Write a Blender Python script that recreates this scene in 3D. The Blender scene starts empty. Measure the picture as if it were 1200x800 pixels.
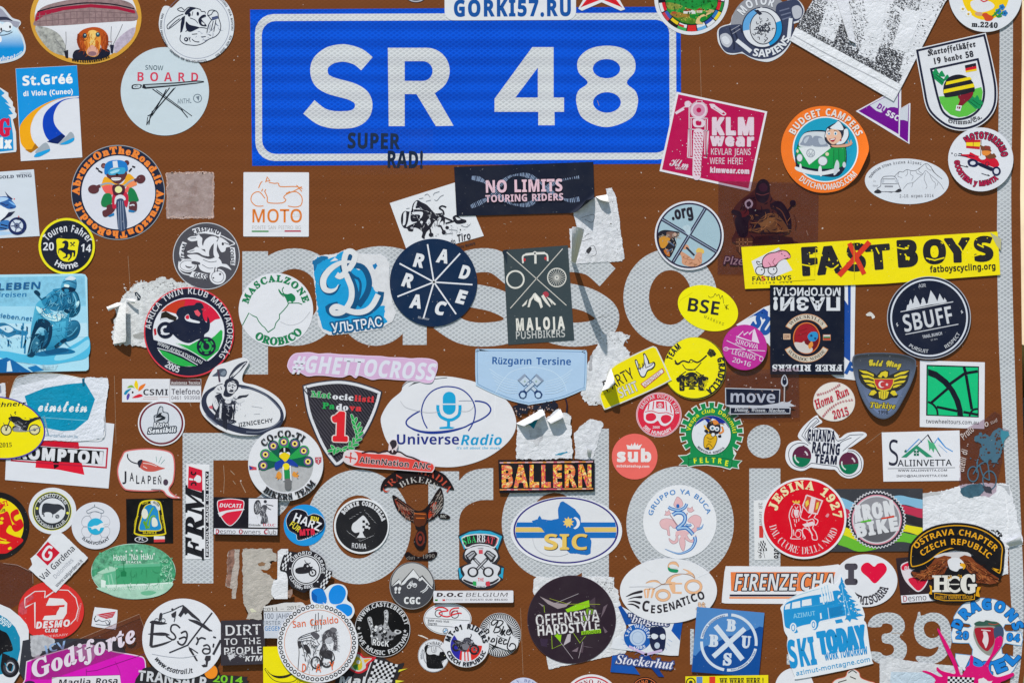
# Brown mountain-pass road sign plastered with stickers.  1 unit of the traced
# coordinates (x right, y down) is one millimetre on the face of the sign.
import bpy, bmesh, math, random
from mathutils import Vector
from mathutils.geometry import tessellate_polygon
R = math.radians
scn = bpy.context.scene
COL = scn.collection

# ---------------------------------------------------------------- camera
cd = bpy.data.cameras.new('camera'); cam = bpy.data.objects.new('camera', cd); COL.objects.link(cam)
DIST = 2.6
cam.location = (0, -DIST, 0); cam.rotation_euler = (R(90), 0, 0)
cd.sensor_width = 36; cd.lens = 36 * DIST / 1.2; cd.clip_start = .05; cd.clip_end = 500
scn.camera = cam
# ---------------------------------------------------------------- sky and sun
SUN = Vector((.20, .36, -.85)).normalized()          # direction the light travels
elev = math.asin(-SUN.z); azim = math.atan2(-SUN.x, -SUN.y)
w = bpy.data.worlds.new("World"); scn.world = w; w.use_nodes = True
nt = w.node_tree; bg = nt.nodes['Background']
sky = nt.nodes.new('ShaderNodeTexSky'); sky.sky_type = 'NISHITA'; sky.sun_disc = False
sky.sun_elevation = elev; sky.sun_rotation = azim; sky.altitude = 2200
nt.links.new(sky.outputs[0], bg.inputs[0]); bg.inputs[1].default_value = .115
sl = bpy.data.lights.new('sun', 'SUN'); sl.energy = 5.0; sl.angle = R(.55); sl.color = (1, .955, .89)
so = bpy.data.objects.new('sun', sl); so.rotation_euler = (-SUN).to_track_quat('Z', 'Y').to_euler(); so.location = (-1, -2, 4)
COL.objects.link(so)
vs = scn.view_settings; vs.view_transform = 'Standard'; vs.look = 'None'; vs.exposure = 0.27; vs.gamma = 1

# ---------------------------------------------------------------- colours and materials
def lin(h):
    v = [int(h[i:i + 2], 16) / 255 if len(h) == 6 else int(h[i // 2], 16) / 15 for i in (0, 2, 4)]
    return [c / 12.92 if c <= .04045 else ((c + .055) / 1.055) ** 2.4 for c in v]
NAMED = dict(w='dcdde3', k='17171c', n='1b2036', g='8d8f94', r='d8202c', y='f2df12', b='1253c0', c='1c9bd0', o='f2792e',
             G='17884a', m='6d1a2c', t='4a2a18', p='d81f86', s='b9bcc2')
def colr(c):
    """'w' or 'dcdde3', with ~n for how blotchy the print is"""
    mot = 0.0
    if '~' in c: c, q = c.split('~'); mot = float(q)
    c = NAMED.get(c, c)
    return tuple(min(.84, v) for v in lin(c)) + (mot,)
class NT:
    def __init__(s, name):
        s.m = bpy.data.materials.new(name); s.m.use_nodes = True; s.t = s.m.node_tree
        s.b = s.t.nodes['Principled BSDF']; s.out = s.t.nodes['Material Output']
    def n(s, kind, **kw):
        nd = s.t.nodes.new('ShaderNode' + kind)
        for k, v in kw.items():
            if k.startswith('_'): nd.inputs[k[1:].replace('_', ' ')].default_value = v
            else: setattr(nd, k, v)
        return nd
    def l(s, a, b): s.t.links.new(a, b)
    def math(s, op, a, b=None, c=None, clamp=False):
        nd = s.n('Math', operation=op, use_clamp=clamp)
        for i, v in enumerate((a, b, c)):
            if v is None: continue
            if isinstance(v, (int, float)): nd.inputs[i].default_value = v
            else: s.l(v, nd.inputs[i])
        return nd.outputs[0]
    def mix(s, f, a, b, mode='MIX'):
        nd = s.n('Mix', data_type='RGBA', blend_type=mode)
        for i, v in ((0, f), (6, a), (7, b)):
            if isinstance(v, (int, float)): nd.inputs[i].default_value = v
            elif isinstance(v, (tuple, list)): nd.inputs[i].default_value = tuple(v)[:3] + (1,)
            else: s.l(v, nd.inputs[i])
        return nd.outputs[2]
    def noise(s, scale, detail=3, rough=.5):
        nd = s.n('TexNoise', _Scale=scale, _Detail=detail, _Roughness=rough); s.l(s.pos(), nd.inputs['Vector']); return nd.outputs['Fac']
    def pos(s):
        if not hasattr(s, '_p'): s._p = s.n('NewGeometry').outputs['Position']
        return s._p
    def ramp(s, v, lo, hi):
        nd = s.n('MapRange', clamp=True); s.l(v, nd.inputs[0]); nd.inputs[1].default_value = lo; nd.inputs[2].default_value = hi; return nd.outputs[0]
    def bump(s, h, strength, dist, prev=None):
        nd = s.n('Bump', _Strength=strength, _Distance=dist); s.l(h, nd.inputs['Height'])
        if prev is not None: s.l(prev, nd.inputs['Normal'])
        return nd.outputs[0]
def printed(name, rough, bumpy, crinkle=False, spec=.07):
    t = NT(name); a = t.n('Attribute', attribute_name='Col')
    big = t.noise(38, 4, .6); fine = t.noise(900, 2)
    mott = t.noise(150, 5, .7)
    f = t.math('MULTIPLY', a.outputs['Alpha'], 1.0)
    dark = t.mix(1.0, a.outputs['Color'], (.32, .32, .34), 'MULTIPLY')
    c1 = t.mix(t.math('MULTIPLY', t.ramp(mott, .42, .66), f), a.outputs['Color'], dark)
    dust = t.math('MULTIPLY', t.ramp(big, .42, .78), .03)
    c2 = t.mix(dust, c1, (.33, .30, .27))
    speck = t.math('MULTIPLY', t.ramp(t.noise(420, 1), .76, .80), .35)
    c3 = t.mix(speck, c2, (.55, .54, .52))
    t.l(c3, t.b.inputs['Base Color'])
    t.l(t.math('MULTIPLY_ADD', big, .22, rough), t.b.inputs['Roughness'])
    t.b.inputs['Specular IOR Level'].default_value = spec
    nrm = t.bump(t.noise(26, 3), bumpy, .012)
    nrm = t.bump(fine, .05, .0006, nrm)
    if crinkle:
        v = t.n('TexVoronoi', feature='DISTANCE_TO_EDGE', _Scale=70); 
        wob = t.n('TexNoise', _Scale=30, _Detail=4); t.l(t.pos(), wob.inputs['Vector'])
        t.l(t.mix(.06, t.pos(), wob.outputs['Color']), v.inputs['Vector'])
        nrm = t.bump(t.ramp(v.outputs[0], 0, .10), .13, .0012, nrm)
        nrm = t.bump(t.noise(210, 7, .72), .30, .0022, nrm)
    t.l(nrm, t.b.inputs['Normal'])
    return t.m
def lattice(t, px, pz):
    sp = t.n('SeparateXYZ'); t.l(t.pos(), sp.inputs[0])
    wob = t.noise(9, 2)
    x = t.math('MULTIPLY', t.math('ADD', sp.outputs[0], t.math('MULTIPLY', wob, .006)), math.pi / px); z = t.math('MULTIPLY', sp.outputs[2], math.pi / pz)
    u = t.math('ABSOLUTE', t.math('SINE', t.math('ADD', x, z))); v = t.math('ABSOLUTE', t.math('SINE', t.math('SUBTRACT', x, z)))
    return t.math('MAXIMUM', u, v), sp
def sheeting(name, line, cell, px=.0073, pz=.0052, band=0., glint=.0, specks=0., amount=1., scr=.0):
    """retroreflective film: sealed honeycomb cells between brighter seal lines, faint roller bands"""
    t = NT(name); g, sp = lattice(t, px, pz)
    f = t.math('MULTIPLY', t.ramp(g, .96, .70), amount)
    patch = t.ramp(t.noise(14, 3), .30, .70)
    f = t.math('MULTIPLY', f, t.math('MULTIPLY_ADD', patch, .55, .45))
    bands = t.math('SINE', t.math('ADD', t.math('MULTIPLY', sp.outputs[2], 2 * math.pi / .0206), t.math('MULTIPLY', t.noise(3, 1), 4)))
    c = t.mix(f, lin(line), lin(cell))
    dk = t.mix(1., c, (.72, .70, .74), 'MULTIPLY')
    c = t.mix(t.math('MULTIPLY', t.ramp(bands, -.7, .7), band), c, dk)
    mo = t.math('MULTIPLY', t.ramp(t.noise(7, 5, .6), .35, .75), .22)
    c = t.mix(mo, c, t.mix(1., c, (.80, .78, .76), 'MULTIPLY'))
    if specks:
        c = t.mix(t.math('MULTIPLY', t.ramp(t.noise(260, 1), .745, .775), specks), c, (.55, .47, .42))
        gr = t.n('Mapping'); gr.inputs['Scale'].default_value = (420, 420, 9); gr.inputs['Rotation'].default_value = (0, .35, 0); t.l(t.pos(), gr.inputs[0])
        ns = t.n('TexNoise', _Scale=1, _Detail=2); t.l(gr.outputs[0], ns.inputs['Vector'])
        c = t.mix(t.math('MULTIPLY', t.ramp(ns.outputs['Fac'], .73, .80), .18), c, (.5, .36, .26))
    t.l(c, t.b.inputs['Base Color'])
    t.b.inputs['Roughness'].default_value = .34; t.b.inputs['Specular IOR Level'].default_value = .1
    t.l(t.bump(f, .25, .0006, t.bump(t.noise(5, 2), .15, .02)), t.b.inputs['Normal'])
    return t.m
def clear(name, tint, milk, white=(.62, .55, .56)):
    """thin clear film that dulls what lies under it"""
    t = NT(name)
    tr = t.n('BsdfTransparent'); tr.inputs[0].default_value = tuple(tint) + (1,)
    t.b.inputs['Base Color'].default_value = tuple(white) + (1,); t.b.inputs['Roughness'].default_value = .28
    t.l(t.bump(t.noise(120, 4), .25, .004), t.b.inputs['Normal'])
    mx = t.n('MixShader'); blot = t.math('MULTIPLY', t.math('MULTIPLY_ADD', t.ramp(t.noise(60, 5, .7), .35, .7), .5, .6), milk)
    t.l(blot, mx.inputs[0]); t.l(tr.outputs[0], mx.inputs[1]); t.l(t.b.outputs[0], mx.inputs[2]); t.l(mx.outputs[0], t.out.inputs[0])
    return t.m
def plain(name, c, rough=.6, metal=0., nscale=60, amt=.25, nb=.2):
    t = NT(name); c = lin(c)
    t.l(t.mix(t.math('MULTIPLY', t.ramp(t.noise(nscale, 6, .65), .3, .75), amt * 2), c, [v * .55 for v in c]), t.b.inputs['Base Color'])
    t.b.inputs['Roughness'].default_value = rough; t.b.inputs['Metallic'].default_value = metal
    t.l(t.bump(t.noise(nscale * 2, 5, .6), nb, .01), t.b.inputs['Normal']); return t.m
M = dict(vinyl=printed('printed_vinyl', .38, .05), paper=printed('torn_paper', .8, .18, True, .06),
         matte=printed('faded_print', .55, .10), gloss=printed('domed_resin', .10, .05, False, .45),
         brown=sheeting('brown_reflective_film', '764321', '6d3d1d', band=.16, specks=.85, amount=.45),
         blue=sheeting('blue_reflective_film', '0856d8', '0040bc', band=.8, amount=.8),
         white=sheeting('white_reflective_film', 'c4c7cb', '9a9ea3', band=.10),
         numeral=sheeting('white_numeral_film', 'd3d5d8', 'bcbec2', band=.35),
         film=clear('clear_film', (.76, .67, .72), .03), film2=clear('dull_clear_film', (.86, .80, .80), .62, (.60, .47, .45)),
         film3=clear('clean_film', (.99, .985, .985), .006),
         alu=plain('raw_aluminium', '8b8d90', .45, .8), edge=plain('painted_edge', '4a2613', .5), dark=plain('dark_rubber', '1b1a1d', .7),
         ground=plain('alpine_turf', '5d6238', .95, 0, 4, .4, .6), rock=plain('pale_rock', 'c3b193', .95, 0, .35, .35, .8))

# ---------------------------------------------------------------- traced coordinates
FX, FY, FS = 0., 0., 1.
def F(x=0., y=0., s=1.):
    """frame the following traced numbers were read in: origin on the sign, numbers per millimetre"""
    global FX, FY, FS
    FX, FY, FS = float(x), float(y), float(s)
def q(x, y): return (FX + x / FS, FY + y / FS)
def pts(s):
    if not isinstance(s, str): return s
    v = [float(t) for t in s.split()]
    return [q(v[i], v[i + 1]) for i in range(0, len(v) - 1, 2)]
def P(s): return pts(s)
def catmull(p, closed, n=6):
    N = len(p); out = []
    for i in range(N if closed else N - 1):
        if closed: a, b, c, d = p[i - 1], p[i], p[(i + 1) % N], p[(i + 2) % N]
        else: a, b, c, d = p[max(i - 1, 0)], p[i], p[i + 1], p[min(i + 2, N - 1)]
        for k in range(n):
            t = k / n; u = t * t; v = u * t
            out.append(tuple(.5 * (2 * b[j] + (c[j] - a[j]) * t + (2 * a[j] - 5 * b[j] + 4 * c[j] - d[j]) * u + (3 * b[j] - a[j] - 3 * c[j] + d[j]) * v) for j in (0, 1)))
    if not closed: out.append(p[-1])
    return out
def S(s, n=5): return catmull(pts(s), True, n)
def _ell(cx, cy, rx, ry, rot, a0, a1, n):
    c, s = math.cos(R(rot)), math.sin(R(rot)); o = []
    for i in range(n):
        a = R(a0 + (a1 - a0) * i / (n - 1 if abs(a1 - a0) < 359.9 else n))
        x, y = rx * math.sin(a), -ry * math.cos(a); o.append((cx + x * c - y * s, cy + x * s + y * c))
    return o
def C(x, y, r, ry=None, rot=0, n=None):
    X, Y = q(x, y); r /= FS; ry = r if ry is None else ry / FS
    return _ell(X, Y, r, ry, rot, 0, 360, n or max(10, min(72, int(14 + r * 1.2))))
def A(x, y, r, a0, a1, ry=None, rot=0, n=24):
    """open arc; angles run clockwise from straight up"""
    X, Y = q(x, y); return _ell(X, Y, r / FS, (r if ry is None else ry) / FS, rot, a0, a1, n)
def B(x0, y0, x1, y1, r=0, rot=0):
    a, b = q(x0, y0), q(x1, y1); r /= FS; cx, cy = (a[0] + b[0]) / 2, (a[1] + b[1]) / 2; w, h = (b[0] - a[0]) / 2, (b[1] - a[1]) / 2; o = []
    r = min(r, w, h)
    for sx, sy, a0 in ((1, -1, 0), (1, 1, 90), (-1, 1, 180), (-1, -1, 270)):
        if r <= 0: o.append((sx * w, sy * h)); continue
        for k in range(6):
            t = R(a0 + k * 18); o.append((sx * (w - r) + r * math.sin(t), sy * (h - r) - r * math.cos(t)))
    c, s = math.cos(R(rot)), math.sin(R(rot))
    return [(cx + x * c - y * s, cy + x * s + y * c) for x, y in o]
def rag(p, amp, step=2.5, seed=1, e=0.):
    """torn edge: walk round the outline and jitter it"""
    rnd = random.Random(seed); o = []; p = pts(p)
    for i in range(len(p)):
        a, b = p[i], p[(i + 1) % len(p)]; d = math.dist(a, b); n = max(1, int(d / 1.3)); o.append(a)
        for k in range(1, n):
            t = k / n; e = .72 * e + rnd.gauss(0, amp * .085); o.append((a[0] + (b[0] - a[0]) * t - (b[1] - a[1]) / d * e, a[1] + (b[1] - a[1]) * t + (b[0] - a[0]) / d * e))
    return o
def grow(p, d):
    """offset a closed outline outwards by d millimetres"""
    n = len(p); ar = sum(p[i][0] * p[(i + 1) % n][1] - p[(i + 1) % n][0] * p[i][1] for i in range(n)); sg = 1 if ar > 0 else -1; o = []
    for i in range(n):
        a, b, c = p[i - 1], p[i], p[(i + 1) % n]
        e1, e2 = (b[0] - a[0], b[1] - a[1]), (c[0] - b[0], c[1] - b[1]); l1, l2 = math.hypot(*e1) or 1e-9, math.hypot(*e2) or 1e-9
        nx, ny = e1[1] / l1 + e2[1] / l2, -e1[0] / l1 - e2[0] / l2; L = math.hypot(nx, ny) or 1e-9
        k = d * sg / L * min(1.8, 2 / max(L, .4)); o.append((b[0] + nx * k, b[1] + ny * k))
    return o
def inside(pt, poly):
    x, y = pt; r = False; j = len(poly) - 1
    for i in range(len(poly)):
        (xi, yi), (xj, yj) = poly[i], poly[j]
        if (yi > y) != (yj > y) and x < (xj - xi) * (y - yi) / (yj - yi) + xi: r = not r
        j = i
    return r
def bbox(p): return min(a[0] for a in p), min(a[1] for a in p), max(a[0] for a in p), max(a[1] for a in p)
def hit(a, b): return a[0] < b[2] and b[0] < a[2] and a[1] < b[3] and b[1] < a[3]
def tess(loops):
    t = tessellate_polygon([[Vector((x, y, 0)) for x, y in L] for L in loops])
    v = [p for L in loops for p in L]; o = []
    for a, b, c in t:
        (x0, y0), (x1, y1), (x2, y2) = v[a], v[b], v[c]; k = (x1 - x0) * (y2 - y0) - (x2 - x0) * (y1 - y0)
        if abs(k) > 1e-9: o.append((a, b, c) if k < 0 else (a, c, b))     # y runs down, so this faces the viewer
    return v, o

# ---------------------------------------------------------------- lettering
STY = dict(B=(0x1D5D4, 0x1D7EC), R=(0x1D400, 0x1D7CE), I=(0x1D434, None), J=(0x1D468, None), C=(0x1D4D0, None), F=(0x1D56C, None),
           S=(0x1D5A0, 0x1D7E2), T=(0x1D608, None), O=(0x1D63C, None), M=(0x1D670, 0x1D7F6))
def styled(c, f):
    if f in STY:
        u, d = STY[f]
        if 'A' <= c <= 'Z': return chr(u + ord(c) - 65)
        if 'a' <= c <= 'z': return 'ℎ' if f == 'I' and c == 'h' else chr(u + 26 + ord(c) - 97)
        if c.isdigit() and c.isascii() and d: return chr(d + ord(c) - 48)
    return c
_tc = bpy.data.curves.new('glyph', 'FONT'); _to = bpy.data.objects.new('glyph', _tc); COL.objects.link(_to)
_tc.resolution_u = 3; _tc.fill_mode = 'FRONT'
GL = {}
ADV = {}
CHARS = "ABCDEFGHIJKLMNOPQRSTUVWXYZabcdefghijklmnopqrstuvwxyz0123456789.,:;!?#@&+-/'\"()=*%<>$" + "éèáàäöüßñÑńřčíÁÉÜŘČŠŽěšžňıİńŁł–•" + "АБВГДЕЖЗИКЛМНОПРСТУФХЦЧШЬЫЯ"
_tc.space_line = 4.0
import os
_base = _tc.font
try: _math = bpy.data.fonts.load(os.path.join(bpy.utils.system_resource('DATAFILES', path='fonts'), 'NotoSansMath-Regular.woff2'))   # Blender's own letters
except Exception: _math = _base
def _batch(f, off, bar, idxs, font):
    """outline a whole alphabet at once, one character to a line, then part it by line"""
    if not idxs: return {}
    _tc.font = font
    _tc.body = '\n'.join(styled(CHARS[i], f) + ('|' if bar else '') for i in idxs); _tc.offset = off; bpy.context.view_layer.update()
    ob = _to.evaluated_get(bpy.context.evaluated_depsgraph_get()); me = ob.to_mesh(); out = [([], []) for c in idxs]; idx = []
    for p in me.vertices:
        k = max(0, min(len(idxs) - 1, int((-p.co.y + 2.4) // 4))); idx.append((k, len(out[k][0]))); out[k][0].append((p.co.x, p.co.y + 4 * k))
    me.calc_loop_triangles()
    for t in me.loop_triangles:
        a, b, c = t.vertices; k = idx[a][0]
        if idx[b][0] == k == idx[c][0]: out[k][1].append((idx[a][1], idx[b][1], idx[c][1]))
    ob.to_mesh_clear(); return dict(zip(idxs, out))
def open_edges(v, t):
    """boundary edges of a flat triangle mesh, each with the mesh on its left"""
    e = {}
    for a, b, c in t:
        for p in ((a, b), (b, c), (c, a)): e[p] = 1
    return [(a, b) for a, b in e if (b, a) not in e]
def fatten(v, t, d):
    """push the outline of a glyph outwards by d (inwards if negative) without refilling it"""
    nr = [[0., 0.] for _ in v]
    for a, b in open_edges(v, t):
        dx, dy = v[b][0] - v[a][0], v[b][1] - v[a][1]; L_ = math.hypot(dx, dy) or 1e-9
        for i in (a, b): nr[i][0] += dy / L_; nr[i][1] -= dx / L_
    o_ = []
    for (x, y), (nx, ny) in zip(v, nr):
        L_ = math.hypot(nx, ny)
        if L_ < 1e-6: o_.append((x, y)); continue
        k = d / L_ * min(1.7, 2 / max(L_, .6)); o_.append((x + nx * k, y + ny * k))
    return o_
def _load(f, off):
    soft = [i for i, c in enumerate(CHARS) if styled(c, f) == c]; hard = [i for i, c in enumerate(CHARS) if styled(c, f) != c]
    if (f, 'adv') not in ADV:
        if '|' not in ADV:
            for key, fn in (('|', _base), ('||', _math)):
                _tc.font = fn; _tc.body = '|'; _tc.offset = 0; bpy.context.view_layer.update(); me = _to.evaluated_get(bpy.context.evaluated_depsgraph_get()).to_mesh(); ADV[key] = max(p.co.x for p in me.vertices)
        d = {i: max((p[0] for p in v), default=.3) - ADV['|'] for i, (v, t) in _batch(f, 0, True, soft, _base).items()}
        d.update({i: max((p[0] for p in v), default=.3) - ADV['||'] for i, (v, t) in _batch(f, 0, True, hard, _math).items()})
        ADV[f, 'adv'] = d
    main = _batch(f, .018 if f in 'BRJFCO' else 0, False, soft, _base); main.update(_batch(f, 0, False, hard, _math))
    k = 1.
    if hard:
        hm = main[CHARS.index('H')][0]; hb = _batch('*', 0, False, [CHARS.index('H')], _base)[CHARS.index('H')][0]; k = max(p[1] for p in hm) / max(p[1] for p in hb)
        for i in soft: main[i] = ([(x * k, y * k) for x, y in main[i][0]], main[i][1])
    sset = set(soft)
    for i, c in enumerate(CHARS):
        v, t = main[i]; t2 = []
        for a, b, d in t:
            kk = (v[b][0] - v[a][0]) * (v[d][1] - v[a][1]) - (v[d][0] - v[a][0]) * (v[b][1] - v[a][1])
            if abs(kk) > 1e-10: t2.append((a, b, d) if kk > 0 else (a, d, b))
        GL[c, f, off] = (fatten(v, t2, off) if off else v, t2, ADV[f, 'adv'][i] * (k if i in sset else 1) + 2 * off)
    GL[' ', f, off] = ([], [], .28)
def glyph(c, f, off):
    if (c, f, off) not in GL:
        if (' ', f, off) in GL: print('MISSING GLYPH', repr(c)); c = '-'
        else: _load(f, off)
    return GL[c, f, off]
CAPH = {}
def caph(f):
    if f not in CAPH: v = glyph('H', f, 0)[0]; CAPH[f] = max(p[1] for p in v) if v else .7
    return CAPH[f]

# ---------------------------------------------------------------- stickers
STEP = .024          # millimetres between one ink layer and the next
ALL = []             # every sticker laid so far: (outline, box, top height in mm)
CUR = None
class Sheet:
    def __init__(s, name, label, cat, outline, col, mat='vinyl', thick=.19, group=None, lift=0., dome=0., solid=True, side=None, z=None):
        s.name, s.label, s.cat, s.group, s.mat, s.thick, s.dome = name, label, cat, group, mat, thick, dome
        s.out = outline; s.bb = bbox(outline); s.prims = []; s.parts = {}; s.part = None; s.defs = []; s.flaps = []; s.side = side; s.lbl = {}
        base = 0.
        for o, bb, top in ALL:
            if top > base and hit(bb, s.bb) and (any(inside(p, o) for p in s.out) or any(inside(p, s.out) for p in o) or s._cross(o)): base = top
        s.base = max(base + .02 + lift, .12) if z is None else z; s.solid = solid
        s.boxes = []; s.col = col; s.add(tess([outline]), col, s.bb, True); s.pm = {}
    def _cross(s, o):
        for i in range(len(s.out)):
            a, b = s.out[i - 1], s.out[i]
            for j in range(len(o)):
                c, d = o[j - 1], o[j]
                def sd(p, r, t): return (r[0] - p[0]) * (t[1] - p[1]) - (t[0] - p[0]) * (r[1] - p[1])
                if sd(a, b, c) * sd(a, b, d) < 0 and sd(c, d, a) * sd(c, d, b) < 0: return True
        return False
    def add(s, vt, col, bb=None, first=False):
        v, t = vt
        if not v: return
        bb = bb or bbox(v); L = 0
        if not first:
            L = 1 + max((l for b, l in s.boxes if hit(b, bb)), default=-1)
        s.boxes.append((bb, L)); s.prims.append((s.part, v, t, col if callable(col) else colr(col), L))
    def close(s):
        top = max(l for b, l in s.boxes)
        ALL.append((s.out, s.bb, s.base + s.thick + (top + 1) * STEP + (.0 if not s.dome else s.dome * .3)))
        groups = {}
        for pr in s.prims: groups.setdefault(pr[0], []).append(pr)
        root = None
        for part, prs in groups.items():
            V, Fc, K = [], [], []
            for _, v, t, c, L in prs:
                h = s.base + s.thick + L * STEP; o = len(V)
                V += [(p[0], p[1], h + (p[2] * STEP if len(p) > 2 else 0)) for p in v]; Fc += [(a + o, b + o, d + o) for a, b, d in t]; K += [[c(*v[j][:2]) for j in tr] for tr in t] if callable(c) else [c] * len(t)
            if part is None and s.solid:
                o = len(V); n = len(s.out); V += [(x, y, s.base + s.thick) for x, y in s.out] + [(x, y, s.base) for x, y in s.out]
                ar = sum(s.out[i - 1][0] * s.out[i][1] - s.out[i][0] * s.out[i - 1][1] for i in range(n)) ; sc = colr(s.side or s.col)
                for i in range(n):
                    j = (i + 1) % n; f = (o + i, o + j, o + n + j, o + n + i); Fc.append(f if ar > 0 else f[::-1]); K.append(sc)
            ob = mesh(part or s.name, V, Fc, K, M[s.pm.get(part, s.mat)], root, s.defs, s)
            if root is None:
                root = ob; ob['label'] = s.label; ob['category'] = s.cat
                if s.group: ob['group'] = s.group
            elif part in s.lbl: ob['label'] = s.lbl[part]
        for nm, V, Fc, c, mt in s.flaps: mesh(nm, V, Fc, [colr(c)] * len(Fc), M[mt], root, [], s)
        s.root = root
def W(p): return ((p[0] - 600) / 1000, -p[2] / 1000, (400 - p[1]) / 1000)
def mesh(name, V, Fc, K, mat, parent=None, defs=(), sh=None):
    me = bpy.data.meshes.new(name)
    if defs:
        bm = bmesh.new(); lay = bm.faces.layers.int.new('k'); vv = [bm.verts.new(p) for p in V]
        for i, f in enumerate(Fc):
            try: fc = bm.faces.new([vv[j] for j in f]); fc[lay] = i
            except ValueError: pass
        for _ in range(8):
            lg = [e for e in bm.edges if e.calc_length() > (1.6 if any(d(v.co.copy()) != v.co for d in defs for v in e.verts) else 400)]
            if not lg: break
            bmesh.ops.subdivide_edges(bm, edges=lg, cuts=1); bmesh.ops.triangulate(bm, faces=bm.faces[:])
        for v in bm.verts:
            for d in defs: v.co = d(v.co.copy())
        bm.verts.index_update(); V = [tuple(v.co) for v in bm.verts]; Fc = [tuple(v.index for v in f.verts) for f in bm.faces]; K = [K[f[lay]] for f in bm.faces]; bm.free()
    me.from_pydata([W(p) for p in V], [], Fc)
    if K:
        at = me.color_attributes.new('Col', 'FLOAT_COLOR', 'CORNER'); buf = []
        for p, c in zip(me.polygons, K): buf += list(c) * p.loop_total if isinstance(c, tuple) else [k for cc in c for k in cc]
        at.data.foreach_set('color', buf)
    me.materials.append(mat); ob = bpy.data.objects.new(name, me); COL.objects.link(ob)
    if parent is not None: ob.parent = parent
    return ob
GRP = 'stickers stuck on the brown road sign'
KIND = {}
def st(name, label, outline, col='w', **kw):
    global CUR
    if CUR: CUR.close()
    kw.setdefault('group', GRP); CUR = Sheet(name, label, kw.pop('cat', 'sticker'), outline, col, **kw)
def end():
    global CUR
    if CUR: CUR.close()
    CUR = None
def pt(name=None, mat=None, label=None):
    """the following ink belongs to this part of the sticker"""
    CUR.part = name
    if mat: CUR.pm[name] = mat
    if label: CUR.lbl[name] = label
def f(shape, col, *holes): CUR.add(tess([shape] + list(holes)), col)
def gf(shape, c0, c1, line, *holes):
    """printed blend from c0 to c1 along a line"""
    (x0, y0), (x1, y1) = pts(line); a, b = colr(c0), colr(c1); dd = (x1 - x0) ** 2 + (y1 - y0) ** 2
    def g(x, y):
        t = max(0., min(1., ((x - x0) * (x1 - x0) + (y - y0) * (y1 - y0)) / dd)); return tuple(p + (q_ - p) * t for p, q_ in zip(a, b))
    CUR.add(tess([shape] + list(holes)), g)
def o(shape, col, wd): 
    """outline a closed shape"""
    wd /= FS; CUR.add(tess([grow(shape, wd / 2), grow(shape, -wd / 2)]), col)
def strip(p, wd, closed=False, taper=0):
    n = len(p); L, Rr = [], []
    for i in range(n):
        a = p[i - 1] if i or closed else p[i]; b = p[(i + 1) % n] if i < n - 1 or closed else p[i]
        dx, dy = b[0] - a[0], b[1] - a[1]; d = math.hypot(dx, dy) or 1e-9; k = 1.
        if 0 < i < n - 1:
            e = ((p[i][0] - a[0]), (p[i][1] - a[1])); el = math.hypot(*e) or 1e-9; k = 1 / max(.5, abs(e[0] * dx + e[1] * dy) / el / d)
        if taper: t = i / max(1, n - 1); k *= {1: 1 - .85 * t, 2: max(.12, math.sin(math.pi * t)), 3: .15 + .85 * t}[taper]
        ox, oy = -dy / d * wd / 2 * k, dx / d * wd / 2 * k
        L.append((p[i][0] + ox, p[i][1] + oy)); Rr.append((p[i][0] - ox, p[i][1] - oy))
    v = L + Rr; t = []
    for i in range(n if closed else n - 1):
        j = (i + 1) % n
        for a, b, c in ((i, j, n + j), (i, n + j, n + i)):
            k = (v[b][0] - v[a][0]) * (v[c][1] - v[a][1]) - (v[c][0] - v[a][0]) * (v[b][1] - v[a][1])
            if k < -1e-9: t.append((a, b, c))
    if n > 3: v = [(x, y, .45 * (i % n) / n) for i, (x, y) in enumerate(v)]
    return v, t
def l(s, wd, col, smooth=False, taper=0, closed=False):
    """one or more strokes; | separates them"""
    V, T = [], []
    for part in (s.split('|') if isinstance(s, str) else [s]):
        p = pts(part)
        if smooth and len(p) > 2: p = catmull(p, closed, 5)
        v, t = strip(p, wd / FS, closed, taper); o_ = len(V); V += v; T += [(a + o_, b + o_, c + o_) for a, b, c in t]
    CUR.add((V, T), col)
def ls(s, wd, col, taper=0): l(s, wd, col, True, taper)
def ring(x, y, r0, r1, col, e=1.):
    X, Y = q(x, y); n = 64
    CUR.add(tess([_ell(X, Y, r1 / FS, r1 * e / FS, 0, 0, 360, n), _ell(X, Y, r0 / FS, (r1 * e - (r1 - r0)) / FS, 0, 0, 360, n)]), col)
def _lay(text, fnt, off, sp):
    x = 0.; out = []
    for ch in text:
        v, t, a = glyph(ch, fnt, off); out.append((x, a, v, t)); x += a + sp
    return out, x - sp
def _emit(items, col, part):
    V, T = [], []
    for v, t in items:
        o_ = len(V); V += v; T += [(a + o_, c + o_, b + o_) if False else (a + o_, b + o_, c + o_) for a, b, c in t]
    if not V: return
    keep = CUR.part
    if keep is None: CUR.part = part
    CUR.add((V, T), col); CUR.part = keep
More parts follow.
